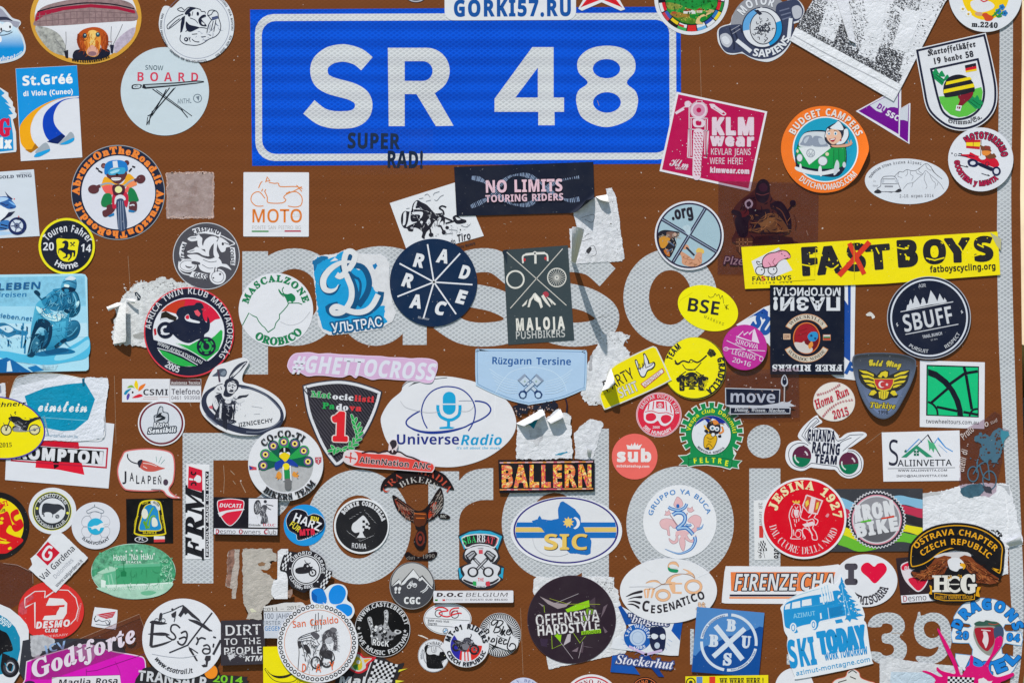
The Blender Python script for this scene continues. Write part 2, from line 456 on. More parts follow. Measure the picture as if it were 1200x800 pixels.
def _halo(items, col, d, part):
    """a bolder line of writing in another colour behind the writing"""
    V, T = [], []; rnd = random.Random(5)
    for v, t in items:
        for a, b in open_edges(v, t):
            (x0, y0), (x1, y1) = v[a][:2], v[b][:2]; L_ = math.hypot(x1 - x0, y1 - y0) or 1e-9; dx, dy = (x1 - x0) / L_ * d, (y1 - y0) / L_ * d; z = rnd.random() * .6; k = len(V)
            pg = [(x0 - dx * .4 + dy, y0 - dy * .4 - dx), (x0 - dx + dy * .4, y0 - dy - dx * .4), (x0 - dx - dy * .4, y0 - dy + dx * .4), (x0 - dx * .4 - dy, y0 - dy * .4 + dx),
                  (x1 + dx * .4 - dy, y1 + dy * .4 + dx), (x1 + dx - dy * .4, y1 + dy + dx * .4), (x1 + dx + dy * .4, y1 + dy - dx * .4), (x1 + dx * .4 + dy, y1 + dy * .4 - dx)]
            V += [(x, y, z) for x, y in pg]; T += [(k, k + i, k + i + 1) for i in range(1, 7)]
        k = len(V); V += [(p[0], p[1], .65) for p in v]; T += [(a + k, b + k, c + k) for a, b, c in t]
    V2 = V; T2 = []
    for a, b, c in T:
        kk = (V[b][0] - V[a][0]) * (V[c][1] - V[a][1]) - (V[c][0] - V[a][0]) * (V[b][1] - V[a][1])
        if abs(kk) > 1e-10: T2.append((a, b, c) if kk < 0 else (a, c, b))
    keep = CUR.part
    if keep is None: CUR.part = part
    CUR.add((V2, T2), col); CUR.part = keep
def tx(text, x, y, size, col='k', fnt='B', w=None, rot=0, al='c', sh=0., off=0., sp=0., part='lettering', ol=None, ow=0.):
    """a line of writing: baseline anchor, capital height, optional fitted width, turn, slant; ol draws a bolder line of writing behind it"""
    fat = off if off > .021 else 0.; off, sp = (0., sp + 2 * fat) if fat else (max(off, -.012), sp)
    X, Y = q(x, y); k = size / FS / caph(fnt); g, tot = _lay(text, fnt, off, sp); kx = k if w is None else (w / FS) / max(tot, 1e-6)
    x0 = {'c': -tot / 2, 'l': 0, 'r': -tot}[al] * kx; c, s = math.cos(R(rot)), math.sin(R(rot)); it = []
    for gx, a, v, t in g:
        nv = []
        for px, py in v:
            u, h = x0 + (gx + px + off) * kx + py * k * sh, -py * k; nv.append((X + u * c - h * s, Y + u * s + h * c))
        it.append((nv, t))
    if ol: _halo(it, ol, (ow + fat) * k, part)
    if fat: _halo(it, col, fat * k, part)
    _emit(it, col, part)
def ar(text, x, y, r, size, a0, a1, col='k', fnt='B', ry=None, up=False, off=0., sp=0., part='lettering', rot=0, kx=None, ol=None, ow=0.):
    """writing round an arc from angle a0 to a1 (clockwise from the top); up=True reads along the bottom"""
    fat = off if off > .021 else 0.; off, sp = (0., sp + 2 * fat) if fat else (max(off, -.012), sp)
    X, Y = q(x, y); k = size / FS / caph(fnt); g, tot = _lay(text, fnt, off, sp); it = []; r /= FS; ry = r if ry is None else ry / FS
    arc = abs(R(a1 - a0)) * (r + ry) / 2; kk = arc / tot if kx is None else kx * k
    for gx, a, v, t in g:
        m = (gx + a / 2) / tot; an = R(a0 + (a1 - a0) * m + rot); px, py = r * math.sin(an), -ry * math.cos(an); nv = []
        tx_, ty_ = r * math.cos(an), ry * math.sin(an); L = math.hypot(tx_, ty_); tx_, ty_ = tx_ / L, ty_ / L
        if up: tx_, ty_ = -tx_, -ty_
        nx, ny = ty_, -tx_
        for ux, uy in v:
            du, dv = (ux + off - a / 2) * kk, uy * k; nv.append((X + px + tx_ * du + nx * dv, Y + py + ty_ * du + ny * dv))
        it.append((nv, t))
    if ol: _halo(it, ol, (ow + fat) * k, part)
    if fat: _halo(it, col, fat * k, part)
    _emit(it, col, part)
def curl(px, py, dx, dy, rad, ang=150):
    """roll the corner beyond the line through (px,py) with outward direction (dx,dy) up round a cylinder"""
    X, Y = q(px, py); d = math.hypot(dx, dy); dx, dy = dx / d, dy / d; rad /= FS
    def g(c):
        s = (c.x - X) * dx + (c.y - Y) * dy
        if s <= 0: return c
        a = min(s / rad, R(ang)); rest = s - a * rad
        u = rad * math.sin(a) + rest * math.cos(a); h = rad * (1 - math.cos(a)) + rest * math.sin(a)
        e = c.z; return Vector((c.x + dx * (u - s) - math.sin(a) * dx * e * .0, c.y + dy * (u - s), e * math.cos(a) + h if a < 1.5 else h + e * math.cos(a)))
    CUR.defs.append(g)
def lift(px, py, dx, dy, amp, power=2.):
    """the edge beyond a line has come unstuck and bends away from the sign"""
    X, Y = q(px, py); d = math.hypot(dx, dy); dx, dy = dx / d, dy / d
    def g(c):
        s = (c.x - X) * dx + (c.y - Y) * dy
        return c if s <= 0 else Vector((c.x, c.y, c.z + amp * (min(s, 32) / 20) ** power))
    CUR.defs.append(g)
def flap(hinge, tip, h, col='w', name='curled_flap', mat='paper', n=10, roll=1.0):
    """torn strip that stands off the sign: hinge 'x y x y' and tip 'x y x y', h mm high"""
    a, b = pts(hinge); c, d = pts(tip); V, Fc = [], []; z0 = CUR.base + CUR.thick + .03; rnd = random.Random(int(a[0] * 7))
    for i in range(n + 1):
        t = i / n; hh = z0 + h * math.sin(t * math.pi * .5 * roll + .0)
        for j in range(7):
            u = j / 6; e = a[0] + (b[0] - a[0]) * u, a[1] + (b[1] - a[1]) * u; g = c[0] + (d[0] - c[0]) * u, c[1] + (d[1] - c[1]) * u
            jt = rnd.uniform(-.5, .5) * (t > .95)
            V.append((e[0] + (g[0] - e[0]) * t + jt, e[1] + (g[1] - e[1]) * t + jt, hh + .25 * h * math.sin(u * 3.1) * t))
    for i in range(n):
        for j in range(6):
            k = i * 7 + j; Fc.append((k, k + 1, k + 8, k + 7))
    CUR.flaps.append((name, V, Fc, col, mat))
def dots(shape, n, rmin, rmax, col, seed=1):
    rnd = random.Random(seed); bb = bbox(shape); V, T = [], []; c = 0
    while c < n:
        x, y = rnd.uniform(bb[0], bb[2]), rnd.uniform(bb[1], bb[3])
        if not inside((x, y), shape): continue
        c += 1; r = rnd.uniform(rmin, rmax) / FS; k = len(V); m = rnd.choice((4, 5, 6)); ph = rnd.random() * 6
        V += [(x + r * rnd.uniform(.5, 1.3) * math.cos(ph + i * 6.2832 / m), y + r * rnd.uniform(.5, 1.3) * math.sin(ph + i * 6.2832 / m)) for i in range(m)]
        T += [(k, k + i + 1, k + i) for i in range(1, m - 1)]
    CUR.add((V, T), col)
def hatch(shape, n, ln, wd, col, ang=0., spread=.5, seed=1):
    """short curved pen strokes scattered inside a shape"""
    rnd = random.Random(seed); bb = bbox(shape); V, T = [], []; c = 0
    while c < n:
        x, y = rnd.uniform(bb[0], bb[2]), rnd.uniform(bb[1], bb[3])
        if not inside((x, y), shape): continue
        c += 1; a = R(ang) + rnd.gauss(0, spread); L_ = ln / FS * rnd.uniform(.5, 1.4); b = rnd.gauss(0, .5); p = []
        for i in range(5): u = i / 4; p.append((x + L_ * u * math.cos(a + b * u), y + L_ * u * math.sin(a + b * u)))
        v, t = strip(p, wd / FS, False, 2); k = len(V); z = rnd.random() * .5; V += [(q_[0], q_[1], z) for q_ in v]; T += [(i + k, j + k, m + k) for i, j, m in t]
    CUR.add((V, T), col)
# ================================================================ setting
def box(name, x0, y0, z0, x1, y1, z1, mat, parent=None, bev=0):
    bm = bmesh.new(); bmesh.ops.create_cube(bm, size=1)
    for v in bm.verts: v.co = ((x0 + x1) / 2 + v.co.x * (x1 - x0), (y0 + y1) / 2 + v.co.y * (y1 - y0), (z0 + z1) / 2 + v.co.z * (z1 - z0))
    if bev: bmesh.ops.bevel(bm, geom=bm.edges[:], offset=bev, segments=2, affect='EDGES')
    me = bpy.data.meshes.new(name); bm.to_mesh(me); bm.free(); me.materials.append(mat); ob = bpy.data.objects.new(name, me); COL.objects.link(ob); ob.parent = parent; return ob
def sheet_terrain(name, x0, x1, y0, y1, hf, mat, nx=60, ny=40):
    V = [(x0 + (x1 - x0) * i / nx, y0 + (y1 - y0) * j / ny) for j in range(ny + 1) for i in range(nx + 1)]
    me = bpy.data.meshes.new(name); me.from_pydata([(x, y, hf(x, y)) for x, y in V], [], [(j * (nx + 1) + i, j * (nx + 1) + i + 1, (j + 1) * (nx + 1) + i + 1, (j + 1) * (nx + 1) + i) for j in range(ny) for i in range(nx)])
    for p in me.polygons: p.use_smooth = True
    me.materials.append(mat); ob = bpy.data.objects.new(name, me); COL.objects.link(ob); ob['kind'] = 'structure'; return ob
GZ = -1.55
sheet_terrain('ground', -150, 150, -60, 160, lambda x, y: GZ - .35 * max(0, min(1, (y - 1.5) / 5)) + .05 * math.sin(x * .7) * math.cos(y * .5) * (abs(y) > 3), M['ground'], 90, 70)
sheet_terrain('hillside', -140, 140, 30, 110, lambda x, y: GZ - 1.2 + max(0, y - 34) * .62 + 2.2 * math.sin(x * .11 + .6) + 1.1 * math.sin(x * .37 + y * .2) + .5 * math.sin(x * 1.3) * math.sin(y * .9), M['rock'], 150, 60)

# ================================================================ the road sign
F()
sign = bpy.data.objects.new('road_sign', None); COL.objects.link(sign); sign.location = (0, 0, 0)
sign['label'] = 'large brown retroreflective mountain pass sign with white letters and a blue number field'; sign['category'] = 'road sign'
PX0, PX1, PY0, PY1 = -330., 1197., -330., 1120.
edge_r = [(1198, -330), (1197.6, 60), (1195.6, 230), (1198.5, 480), (1201, 560), (1206, 690), (1203, 770), (1190, 860), (1160, 900)]
face = edge_r + [(PX0 + 40, 900), (PX0, 860), (PX0, -300), (PX0 + 30, -330)]
V, T = tess([face]); n = len(face)
mesh('panel', [(x, y, 0) for x, y in V], T, None, M['brown'], sign)
SV = [(x, y, 0) for x, y in face] + [(x, y, -26) for x, y in face]
rim = [(i, (i + 1) % n, n + (i + 1) % n, n + i) for i in range(n)] + [tuple(range(n, 2 * n))]
mesh('rolled_edge', [(x, y, z - .02) for x, y, z in SV], rim, None, M['edge'], sign)
for px in (-120, 760):
    pb = bmesh.new(); bmesh.ops.create_cone(pb, segments=32, radius1=.045, radius2=.045, depth=2.2, cap_ends=True)
    for v in pb.verts: v.co = (v.co.x + (px - 600) / 1000, v.co.y + .073, v.co.z - .45)
    me = bpy.data.meshes.new('post'); pb.to_mesh(me); pb.free(); me.materials.append(M['alu']); po = bpy.data.objects.new('post', me); COL.objects.link(po); po.parent = sign
def film(name, polys, mat, h, parent=sign):
    """cut-out of reflective film: list of [outline, holes...]"""
    Vs, Fs = [], []
    for k, lp in enumerate(polys):
        v, t = tess(lp) if not isinstance(lp, tuple) else lp
        o_ = len(Vs); Vs += [(p[0], p[1], h + .004 * k + (p[2] * .01 if len(p) > 2 else 0)) for p in v]; Fs += [(a + o_, b + o_, c + o_) for a, b, c in t]
    ob = mesh(name, Vs, Fs, None, mat); ob.parent = parent; return ob
# white border line along the right edge
film('border_strip', [[catmull([(1187.5, -330), (1187, 30), (1186.5, 120), (1185, 230), (1186.8, 350), (1191, 480), (1196, 600), (1199.5, 690), (1198.5, 750), (1191, 812), (1180, 850)], False, 5)
    + catmull([(1168, 850), (1181, 812), (1187.5, 760), (1184, 690), (1180.5, 600), (1175, 500), (1170.5, 400), (1168.5, 300), (1168.7, 230), (1170.4, 120), (1171.5, 30), (1171.5, -330)], False, 5)]], M['white'], .06)
# place name, upper line
def stroke(s, wd, smooth=True):
    p = pts(s); p = catmull(p, False, 8) if smooth else p
    return strip(p, wd)
def ell(cx, cy, rx, ry, ix, iy): return [_ell(cx, cy, rx, ry, 0, 0, 360, 80), _ell(cx, cy, ix, iy, 0, 0, 360, 60)]
def letters(name, chars, mat, h, parent=sign):
    for polys in chars: film(name, polys, mat, h, parent)
def arm(x0, y0, y1, cx, rx, th):
    """bowl of a capital: outer and inner half ellipses joined by straight bars"""
    cy = (y0 + y1) / 2; return [(x0, y0)] + _ell(cx, cy, rx, (y1 - y0) / 2, 0, 0, 180, 24) + [(x0, y1), (x0, y1 - th)] + _ell(cx, cy, rx - th * 1.02, (y1 - y0) / 2 - th, 0, 180, 0, 24) + [(x0, y0 + th)]
letters('letter', [
    [[B(284, 294.5, 314, 438.5)], ell(345, 348, 58, 57, 29, 33)],
    [ell(440, 357, 45, 48, 18, 24), [B(472, 330, 500, 404)], stroke("402 322 418 309 448 303 478 311 487 335 487 350", 29)],
    [stroke("601 322 578 306 548 308 531 325 545 343 580 352 603 366 598 386 568 392 540 388 516 373", 28)],
    [stroke("712 325 690 308 655 306 640 324 655 342 690 352 711 368 704 386 676 392 648 388 622 373", 28)],
    [ell(785.5, 348.5, 55, 57, 25, 32)]], M['white'], .06)
letters('letter', [
    [[B(214, 507, 250, 683)], [arm(250, 507, 617, 292, 54, 32)]],
    [ell(420, 617, 61.5, 67, 30, 37)], [[B(502, 552, 538, 678.5)], [[(538, 563)] + catmull(pts("538 563 547 554 560 549.5 578 548"), False) + catmull(pts("578 585.5 562 586 549 591 541 599 538 609"), False)]],
    [ell(650, 613, 62, 67, 30, 36), [B(682, 502, 713.5, 676)]], [ell(797, 613, 63, 67, 31, 38)], [[B(878, 548.5, 914.5, 686)], [C(895, 517, 19.5)]]], M['white'], .06)
F(960, 640, 5)
letters('altitude_figure', [
    [[S("286 468 300 425 335 398 400 385 462 397 498 440 498 490 470 528 508 570 512 620 490 660 440 688 390 692 330 675 300 640 300 615 355 618 375 635 405 638 432 622 438 595 420 572 372 560 370 515 412 505 430 485 425 460 400 450 372 452 358 470", 3)]],
    [[S("555 470 572 420 580 385 592 384 598 405 650 387 705 392 750 425 772 480 775 560 758 620 715 668 650 690 600 685 568 660 575 640 640 645 680 625 700 585 650 598 600 580 565 540", 3), S("612 480 625 448 660 436 695 450 712 485 700 520 665 536 628 522", 3)]],
    [[B(-756, 482, -734, 690)]], [[B(-176, 480, -160, 560)], [B(-190, 630, -170, 690)]]], M['white'], .06)
# blue number field
F()
plate = film('route_number_field', [[P("293 11.5 797.5 8 798.5 192 295.5 194.5")]], M['blue'], .05)
def rr(x0, y0, x1, y1, r): return B(x0, y0, x1, y1, r, -.2)
film('white_frame', [[rr(299, 16, 792.5, 188, 22), rr(307, 24.2, 784.5, 179.8, 16)]], M['numeral'], .09, plate)
F(300, 0, 4)
r_ = [[q(618, 225)] + _ell(*q(800, 333), 27, 27, 0, 0, 140, 22) + pts("838 438 926 590 843 592 752 442 697 442 697 592 622 592"), [q(697, 288)] + _ell(*q(781, 334), 11.7, 11.6, 0, 0, 180, 18) + [q(697, 380)]]
s_ = catmull(pts("520 300 480 268 430 252 395 250 345 262 305 295 295 335 308 375 345 400 395 415 448 430 490 455 505 490 495 530 460 556 405 563 350 560 300 543 248 502"), False, 6)
F(600, 0, 4)
letters('route_numeral', [[strip(s_, 20.5)], [r_],
    [[P("95 222 195 222 195 458 244 458 244 525 199 525 200 588 123 588 123 525 -82 525 -82 464"), P("121 318 121 458 16 458")]],
    [[S("443 215 525 230 572 275 576 335 538 388 580 430 590 485 558 555 443 597 335 558 302 485 310 428 355 388 312 340 310 280 360 232"), C(443, 323, 64, 45), C(445, 481, 65, 48)]]], M['numeral'], .09, plate)
F()
# scratches and chips in the brown film
MK_ = [strip(pts(s_), w_) for s_, w_ in (("262 545 263 560 262 578", .5), ("270 551 275 556", .8), ("273 563 276 567", .7), ("282 565 288 577", .9), ("820 55 822 120 821 196", .35), ("134 440 136 520", .35), ("534 470 535 520", .3), ("731 651 734 655", .9), ("745 662 749 667", .6),
    ("768 684 773 690", .5), ("1003 735 1010 738", .6), ("1045 742 1052 741 1058 744", .7), ("468 684 473 740", .3), ("610 712 613 790", .35), ("664 560 690 562", .3), ("820 700 830 702", .5), ("1015 520 1035 505", .4), ("150 300 153 345", .35), ("115 470 116 540", .3), ("945 270 947 276", .8),
    ("700 118 702 124", .6), ("1130 292 1136 300", .5), ("560 268 562 271", .8), ("590 262 593 263", .6), ("222 470 224 476", .6), ("836 505 842 508", .5), ("1086 548 1092 556", .5))]
film('scratches', MK_, plain('bared_film', 'a3876e', .7), .03)
# ================================================================ stickers: top left
def ghost(x,y,r):pass
# --- blue blob with a hat, cut by the frame
F(0,0,8)
st('cutout_sticker','blue blob face sticker wearing a grey hat, beside the dog photo oval',S("-160 90 -60 60 20 66 80 130 120 172 185 195 195 228 172 268 215 340 242 440 225 510 160 560 60 590 -40 600 -130 590 -190 500 -200 300"),'cdd2da')
pt('picture')
gf(S("-150 100 -60 75 10 85 70 150 110 190 180 208 182 228 155 262 198 345 225 440 205 500 140 540 40 570 -60 575 -150 540 -180 400 -180 200"),'c4dcf0','0f8ad0','0 300 0 450')
f(S("-150 100 -60 75 10 85 70 150 110 190 180 208 182 228 155 262 90 225 0 205 -150 200"),'9a9bab');f(S("-150 160 0 160 60 162 105 185 115 200 60 190 -60 195 -150 195"),'34364a')
f(C(70,250,50,42),'e2e6ee');f(C(-30,260,62,52),'e2e6ee');f(C(95,255,9,14),'k');f(C(12,278,9,16),'k');ls("0 315 30 290 70 300 105 290|-20 330 30 332 80 320 118 300",6,'34364a');f(C(0,370,18,30),'e2e6ee')
pt();tx('wheel',60,568,44,'w','O',rot=-8);tx('.com',182,520,28,'c8e2f2','O',rot=-35)
# --- dog photo oval
st('oval_sticker','gold rimmed oval photo sticker of a brown dog under a paraglider wing',C(805,166,522,440),'d09a3a')
pt('picture')
gf(C(805,166,480,398),'dcdce2','c8c6cc','0 250 0 560');
f(S("340 130 420 60 600 10 800 -20 1000 -20 1200 20 1270 90 1284 190 1100 205 850 222 600 240 335 245 326 190"),'9a7f80~.5')
f(P("330 185 350 115 600 65 850 42 1100 62 1262 100 1270 132 1100 92 850 72 600 98 420 145 332 205"),'a01838');ls("352 112 500 72 700 40 850 30 1050 42 1260 85",12,'201a28')
for i in range(15):l("%d %d %d %d"%(372+i*58,96+abs(i-8)*4,376+i*58,236-i*3),7,'7d6468')
ls("340 205 560 185 800 170 1276 165|350 160 560 125 800 108 1270 130",5,'846a6c')
f(S("332 255 450 265 560 330 620 450 600 520 480 480 380 370"),'b4b4ae~.9');f(S("1080 400 1180 300 1270 260 1240 360 1150 450 1080 500"),'bfb2c4~.5')
ls("600 490 560 420 520 370|610 470 620 400 618 300|620 500 600 460 540 440|1050 460 1040 360 1045 250|1052 440 1120 300 1150 230",5,'6d6d72');f(P("600 480 640 470 640 550 615 545"),'20202c');f(P("1030 420 1070 425 1058 505 1040 500"),'22243a')
f(S("700 480 790 462 950 455 1025 470 1025 520 960 550 820 566 690 556"),'171a2e')
f(S("735 320 790 275 880 256 960 275 1010 330 1015 400 1000 465 960 460 940 420 930 470 800 480 760 475 735 430 722 375"),'b5501c')
ls("745 330 738 380 750 440 765 465",18,'8f3a16');ls("1000 330 1004 400 985 450",18,'9a4018');gf(S("800 330 860 290 920 300 945 360 935 460 920 520 870 535 815 510 800 440 790 380"),'d87c26','e6a24a','780 300 900 500');f(S("850 330 868 320 885 340 890 430 870 450 850 440 846 380"),'eebb62');f(S("905 380 925 400 925 470 905 480 895 430"),'c8641c');f(S("800 400 815 390 825 450 815 490 803 450"),'c46a20');f(S("830 300 870 285 905 300 890 360 850 350"),'eec06a')
f(S("840 440 865 425 895 440 930 490 915 520 870 530 825 515 815 480"),'d8a08c');f(C(866,505,40,22),'8d6870');hatch(P('735 320 800 290 800 470 740 440'),18,50,6,'8f3a14',95,.25,2);hatch(P('950 290 1010 330 1000 460 950 450'),18,50,6,'8f3a14',85,.25,3);hatch(P('800 300 930 300 930 500 820 500'),26,40,5,'b5601c',92,.3,4);hatch(P('840 300 890 300 890 430 850 430'),12,34,5,'f4d48a',92,.2,5);f(C(795,336,20,24),'2a3a44');f(C(918,326,20,22),'2a4a54');f(C(798,330,8),'9fc0c8');f(C(918,320,8),'9fd0d0')
ls("735 320 730 400 760 470|1000 330 1008 400 985 462",14,'8a3512')
pt();ar('www.luffeteckel.nl',805,166,478,24,196,152,'k','M',ry=420,up=True,off=.03)
# --- board sticker, then the flexing donkey above it
F(130,0,8)
st('round_sticker','pale grey round sticker with a black ironing board drawn under red lettering',C(506,858,414),'c4d0d8')
tx('BOARD',532,765,84,'cc3f58','B',w=585,rot=.5,sp=.3);tx('SNOW',405,660,46,'38505c','B',w=170,rot=2,off=-.012)
pt('picture');f(S("200 800 250 790 290 800 270 832 200 836"),'22262e');f(S("212 806 270 798 268 824 215 828"),'c4d0d8');ls("222 818 240 808 258 812",5,'22262e')
f(P("300 792 600 775 800 757 870 762 876 774 800 788 600 810 320 836 292 826"),'22262e');f(P("318 800 600 786 800 768 855 770 800 778 600 798 330 820"),'aab6bd')
l("425 842 760 1090|605 822 400 1060|590 830 380 1082|425 1022 388 1086|388 1040 378 1090|395 1060 335 1174|345 1100 335 1174",7,'22262e')
F(0,0,4);l("715 418 850 515 880 552|795 412 705 540 698 585|780 420 722 530 692 545|850 512 856 520",4.5,'22262e')
pt();tx('ANTHL',865,485,22,'6d7a86','S',w=66,rot=-4);o(C(926,462,19),'6d7a86',4);f(P("918 455 935 450 932 475 925 465"),'6d7a86')
F(130,0,8)
st('round_sticker','white round sticker with an inked donkey flexing its arm, below the top edge',S("500 60 545 62 570 75 640 10 720 -50 805 -75 900 -70 1000 -40 1085 30 1140 130 1156 240 1140 350 1085 450 990 535 880 580 780 582 660 545 560 470 490 370 452 260 455 170 475 100"),'d6d9df')
ring(805,245,304,308,'6d7590');
for a0,a1,s_ in((-70,-95,'DEN KHOEI'),(-97,-125,'PERVERTINO'),(-132,-160,'SONION OK'),(-162,-196,'DEN DOLARETTOS')):ar(s_,805,245,345,20,a0,a1,'n','B',up=True)
for a0,a1,s_ in((35,58,'PARTINO'),(62,74,'OVA'),(77,98,'ADVIRI'),(-280,-282,'.'),):ar(s_,805,245,325,20,a0,a1,'n','B')
for a0,a1,s_ in((148,128,'DEN KHOEI'),(124,106,'SOK EOI'),):ar(s_,805,245,345,20,a0,a1,'n','B',up=True)
pt('picture')
hatch(P('700 280 900 300 920 370 760 420 660 380'),12,26,4,'5a6488',10,.5,2);hatch(P('920 200 1020 200 1010 320 910 320'),8,50,4,'4a5478',95,.2,3);ls("690 100 660 75 625 90 650 108 690 112|680 135 620 160 570 200 530 240 530 268 545 272 590 240 640 200 672 170|545 262 600 210 645 178|690 105 730 72 790 78 840 92|840 92 850 110 880 112 886 130|655 330 650 380 690 415 740 425 800 428 860 410 920 370 980 345 1020 300 1030 240 1010 170 1000 120 960 98 920 105 908 140 925 165 945 185 1000 165|945 190 915 240 900 310|960 200 940 290|985 190 965 300|700 300 750 270 850 262 900 270|760 325 810 320|845 350 890 345|920 330 940 335|760 370 790 392 830 395|905 150 940 140 960 110 990 105",7,'n')
f(S("692 130 720 90 760 70 800 80 760 100 715 140"),'n');f(P("668 165 696 150 690 220 668 300 650 310 655 230"),'n');f(S("705 205 740 235 800 250 830 262 800 278 740 302 705 270"),'n');f(S("820 190 850 150 885 140 890 160 850 180 890 230 895 250 840 240"),'n');f(P("850 205 880 225 875 240 852 228"),'d6d9df');f(C(735,140,14,20),'n');f(C(815,132,12,18),'n');ls("740 170 790 190 815 220|770 110 760 150",5,'n');f(P("945 165 1000 150 1010 175 950 195"),'4a5478');f(C(706,372,20),'n');f(C(704,372,8),'w');ls("730 350 745 395|745 350 735 375",6,'n')
# --- ski poster rectangle, orange and blue tracks
F(0,80,8)
st('rectangular_sticker','upright sky blue sticker with orange and dark blue ski curves on white',P("146 4 722 -26 772 836 196 872"),'d9dae2')
pt('picture');f(P("148 6 721 -24 742 262 640 270 520 300 400 350 290 420 215 500 184 580"),'1390d8')
f(catmull(pts("742 262 640 268 520 295 390 350 280 425 205 510 184 570 188 650 200 710 240 760 275 792"),False,4)+catmull(pts("362 742 315 690 290 620 290 540 325 450 390 375 480 320 560 288 650 268"),False,4),'eea412')
f(catmull(pts("742 282 640 285 560 310 470 370 415 440 400 520 410 590 440 655 490 698 545 710"),False,4)+catmull(pts("612 635 560 590 515 530 502 460 520 390 560 330 620 296 742 275"),False,4),'0a40b4')
f(P("440 690 490 702 545 710 612 640 580 615 520 650"),'0b2360');f(P("235 765 290 795 362 745 330 705 300 760"),'a86c10')
f(S("555 705 620 640 660 598 690 620 694 660 640 690 580 715"),'9da6b0');f(S("565 712 640 675 694 652 690 682 640 710 590 718"),'1c9bd8');f(S("330 790 390 720 430 698 455 720 465 760 400 785"),'9da6b0');f(S("340 800 400 778 465 758 465 778 420 806 370 830 320 832"),'1c9bd8')
pt();tx('St.Gréé',446,152,88,'f2f2f6','B',w=478,rot=-3,off=.012);tx('di Viola (Cuneo)',452,252,44,'f0f2f6','B',w=470,rot=-3,off=.01)
# --- fir tree sticker cut by the frame
st('cutout_sticker','blue cutout sticker with white notched fir edge and red lettering, beside blue poster',P("-160 150 0 182 78 232 80 266 122 320 120 352 142 378 140 410 158 432 152 462 120 480 130 520 150 600 156 760 150 785 0 800 -160 800"),'d6dae0')
f(P("-160 170 0 195 45 235 14 258 60 300 84 336 46 322 110 378 82 374 124 430 78 440 100 462 108 520 122 620 128 770 0 784 -160 784"),'1a90cf')
tx('G',42,632,150,'d01c46','R',w=105,off=.03);tx('NG',-90,632,150,'d01c46','R',w=150,off=.03);tx('ix',52,748,90,'eef0f4','B',w=108,off=.04)
# --- bear on a motorcycle, ring of orange lettering
F(70,160,8)
st('round_sticker','round sticker of a cartoon bear riding a red motorcycle inside orange lettered ring',C(547,525,440,444),'9aa0a8')
f(C(547,525,433,437),'20263c');f(C(550,525,352,352),'1b2036');f(C(550,525,346,346),'d4d5e0')
ar('AbruzzOnTheRoad.it',547,525,364,62,-93,78,'ee8438','R',off=.035);ar('AbruzzOnTheRoad.it',547,525,364,62,87,256,'ee8438','R',off=.035)
pt('picture');BR='5d3238'
f(C(412,275,25),BR);f(C(628,248,25),BR);f(C(412,278,14),'8a5a58')
f(S("440 340 540 300 620 320 630 370 590 420 540 450 480 420 445 380"),BR)
f(S("392 470 420 380 470 400 520 440 590 440 640 350 700 390 720 440 640 470 440 470"),'eaa424');f(S("400 470 500 460 500 540 440 540"),'e8605a');f(S("610 500 660 440 640 520 600 540"),'e8605a');f(S("640 440 700 415 725 450 700 465 650 480"),'ee8a5a')
f(S("420 350 425 270 470 230 560 222 620 245 640 300 625 330 560 290 480 300 450 350"),'1f78c4');f(P("496 232 540 228 548 290 502 292"),'d6dae4')
f(S("455 330 490 305 580 290 615 300 610 345 560 355 470 362"),'3a9fc8');f(S("475 335 520 315 560 310 550 330 490 350"),'9fd2e4');f(C(538,358,14,11),'1a1216');f(S("485 390 530 385 575 390 560 410 500 412"),'e6e6ea');ls("490 400 570 398",3,BR)
ls("360 475 400 450 470 440 550 470 610 460 660 420 720 400",16,'98a2b0');f(C(318,495,52,42),BR);f(C(760,400,46,40,-30),BR);l("340 480 380 462|700 415 740 400",30,BR)
f(S("420 540 480 540 490 620 450 660 400 655 388 610"),'1d7a48');f(S("640 530 660 480 700 500 730 560 735 605 650 612"),'1d7a48')
f(S("440 650 490 635 520 680 480 730 430 755 405 740 402 700 440 680"),BR);f(S("660 615 720 615 722 690 690 698 650 680"),BR);f(P("450 745 510 715 512 738 470 755"),'1f78b4');f(P("645 685 715 700 690 712 645 705"),'1f78b4');ls("655 648 690 640 700 650",12,'d4d5e0')
f(S("500 540 560 500 640 545 632 660 590 640 510 680 492 640"),'c02440');f(S("495 465 550 450 610 470 600 540 550 560 505 540"),'4a1f30');f(C(552,498,34,32),'e2e2a0');f(S("515 600 530 560 570 545 605 560 620 590 600 600 550 585 520 640"),'d4d6de')
f(S("530 620 550 585 590 585 605 620 632 800 620 870 580 890 552 875 540 800"),'3a4a68');l("552 610 556 870|570 600 578 880|590 605 606 870",5,'98a4bc')
l("340 295 365 310|362 320 400 340|680 280 708 290|650 330 675 300",15,'26202a')
# --- pink washed out square
st('faded_patch','washed out pinkish square film with a pale worn rim',rag("1000 340 1442 336 1446 760 1004 770",4,10,3),'a8867e',mat='film2',thick=.05,solid=False,cat='worn film')
tx('Cuib',1225,560,70,'84605a','J',w=200,off=.0);tx('Cretino',1220,640,60,'84605a','J',w=280);f(S("1180 420 1220 400 1260 430 1240 480 1190 470"),'8a6a62')
pt('rim','paper');o(rag("1004 344 1438 340 1442 756 1008 766",6,9,4),'c8a89c~.6',9);dots(B(1002,335,1446,352),60,3,9,'cbb0a6',3);dots(B(1002,752,1446,770),60,3,9,'cbb0a6',5)
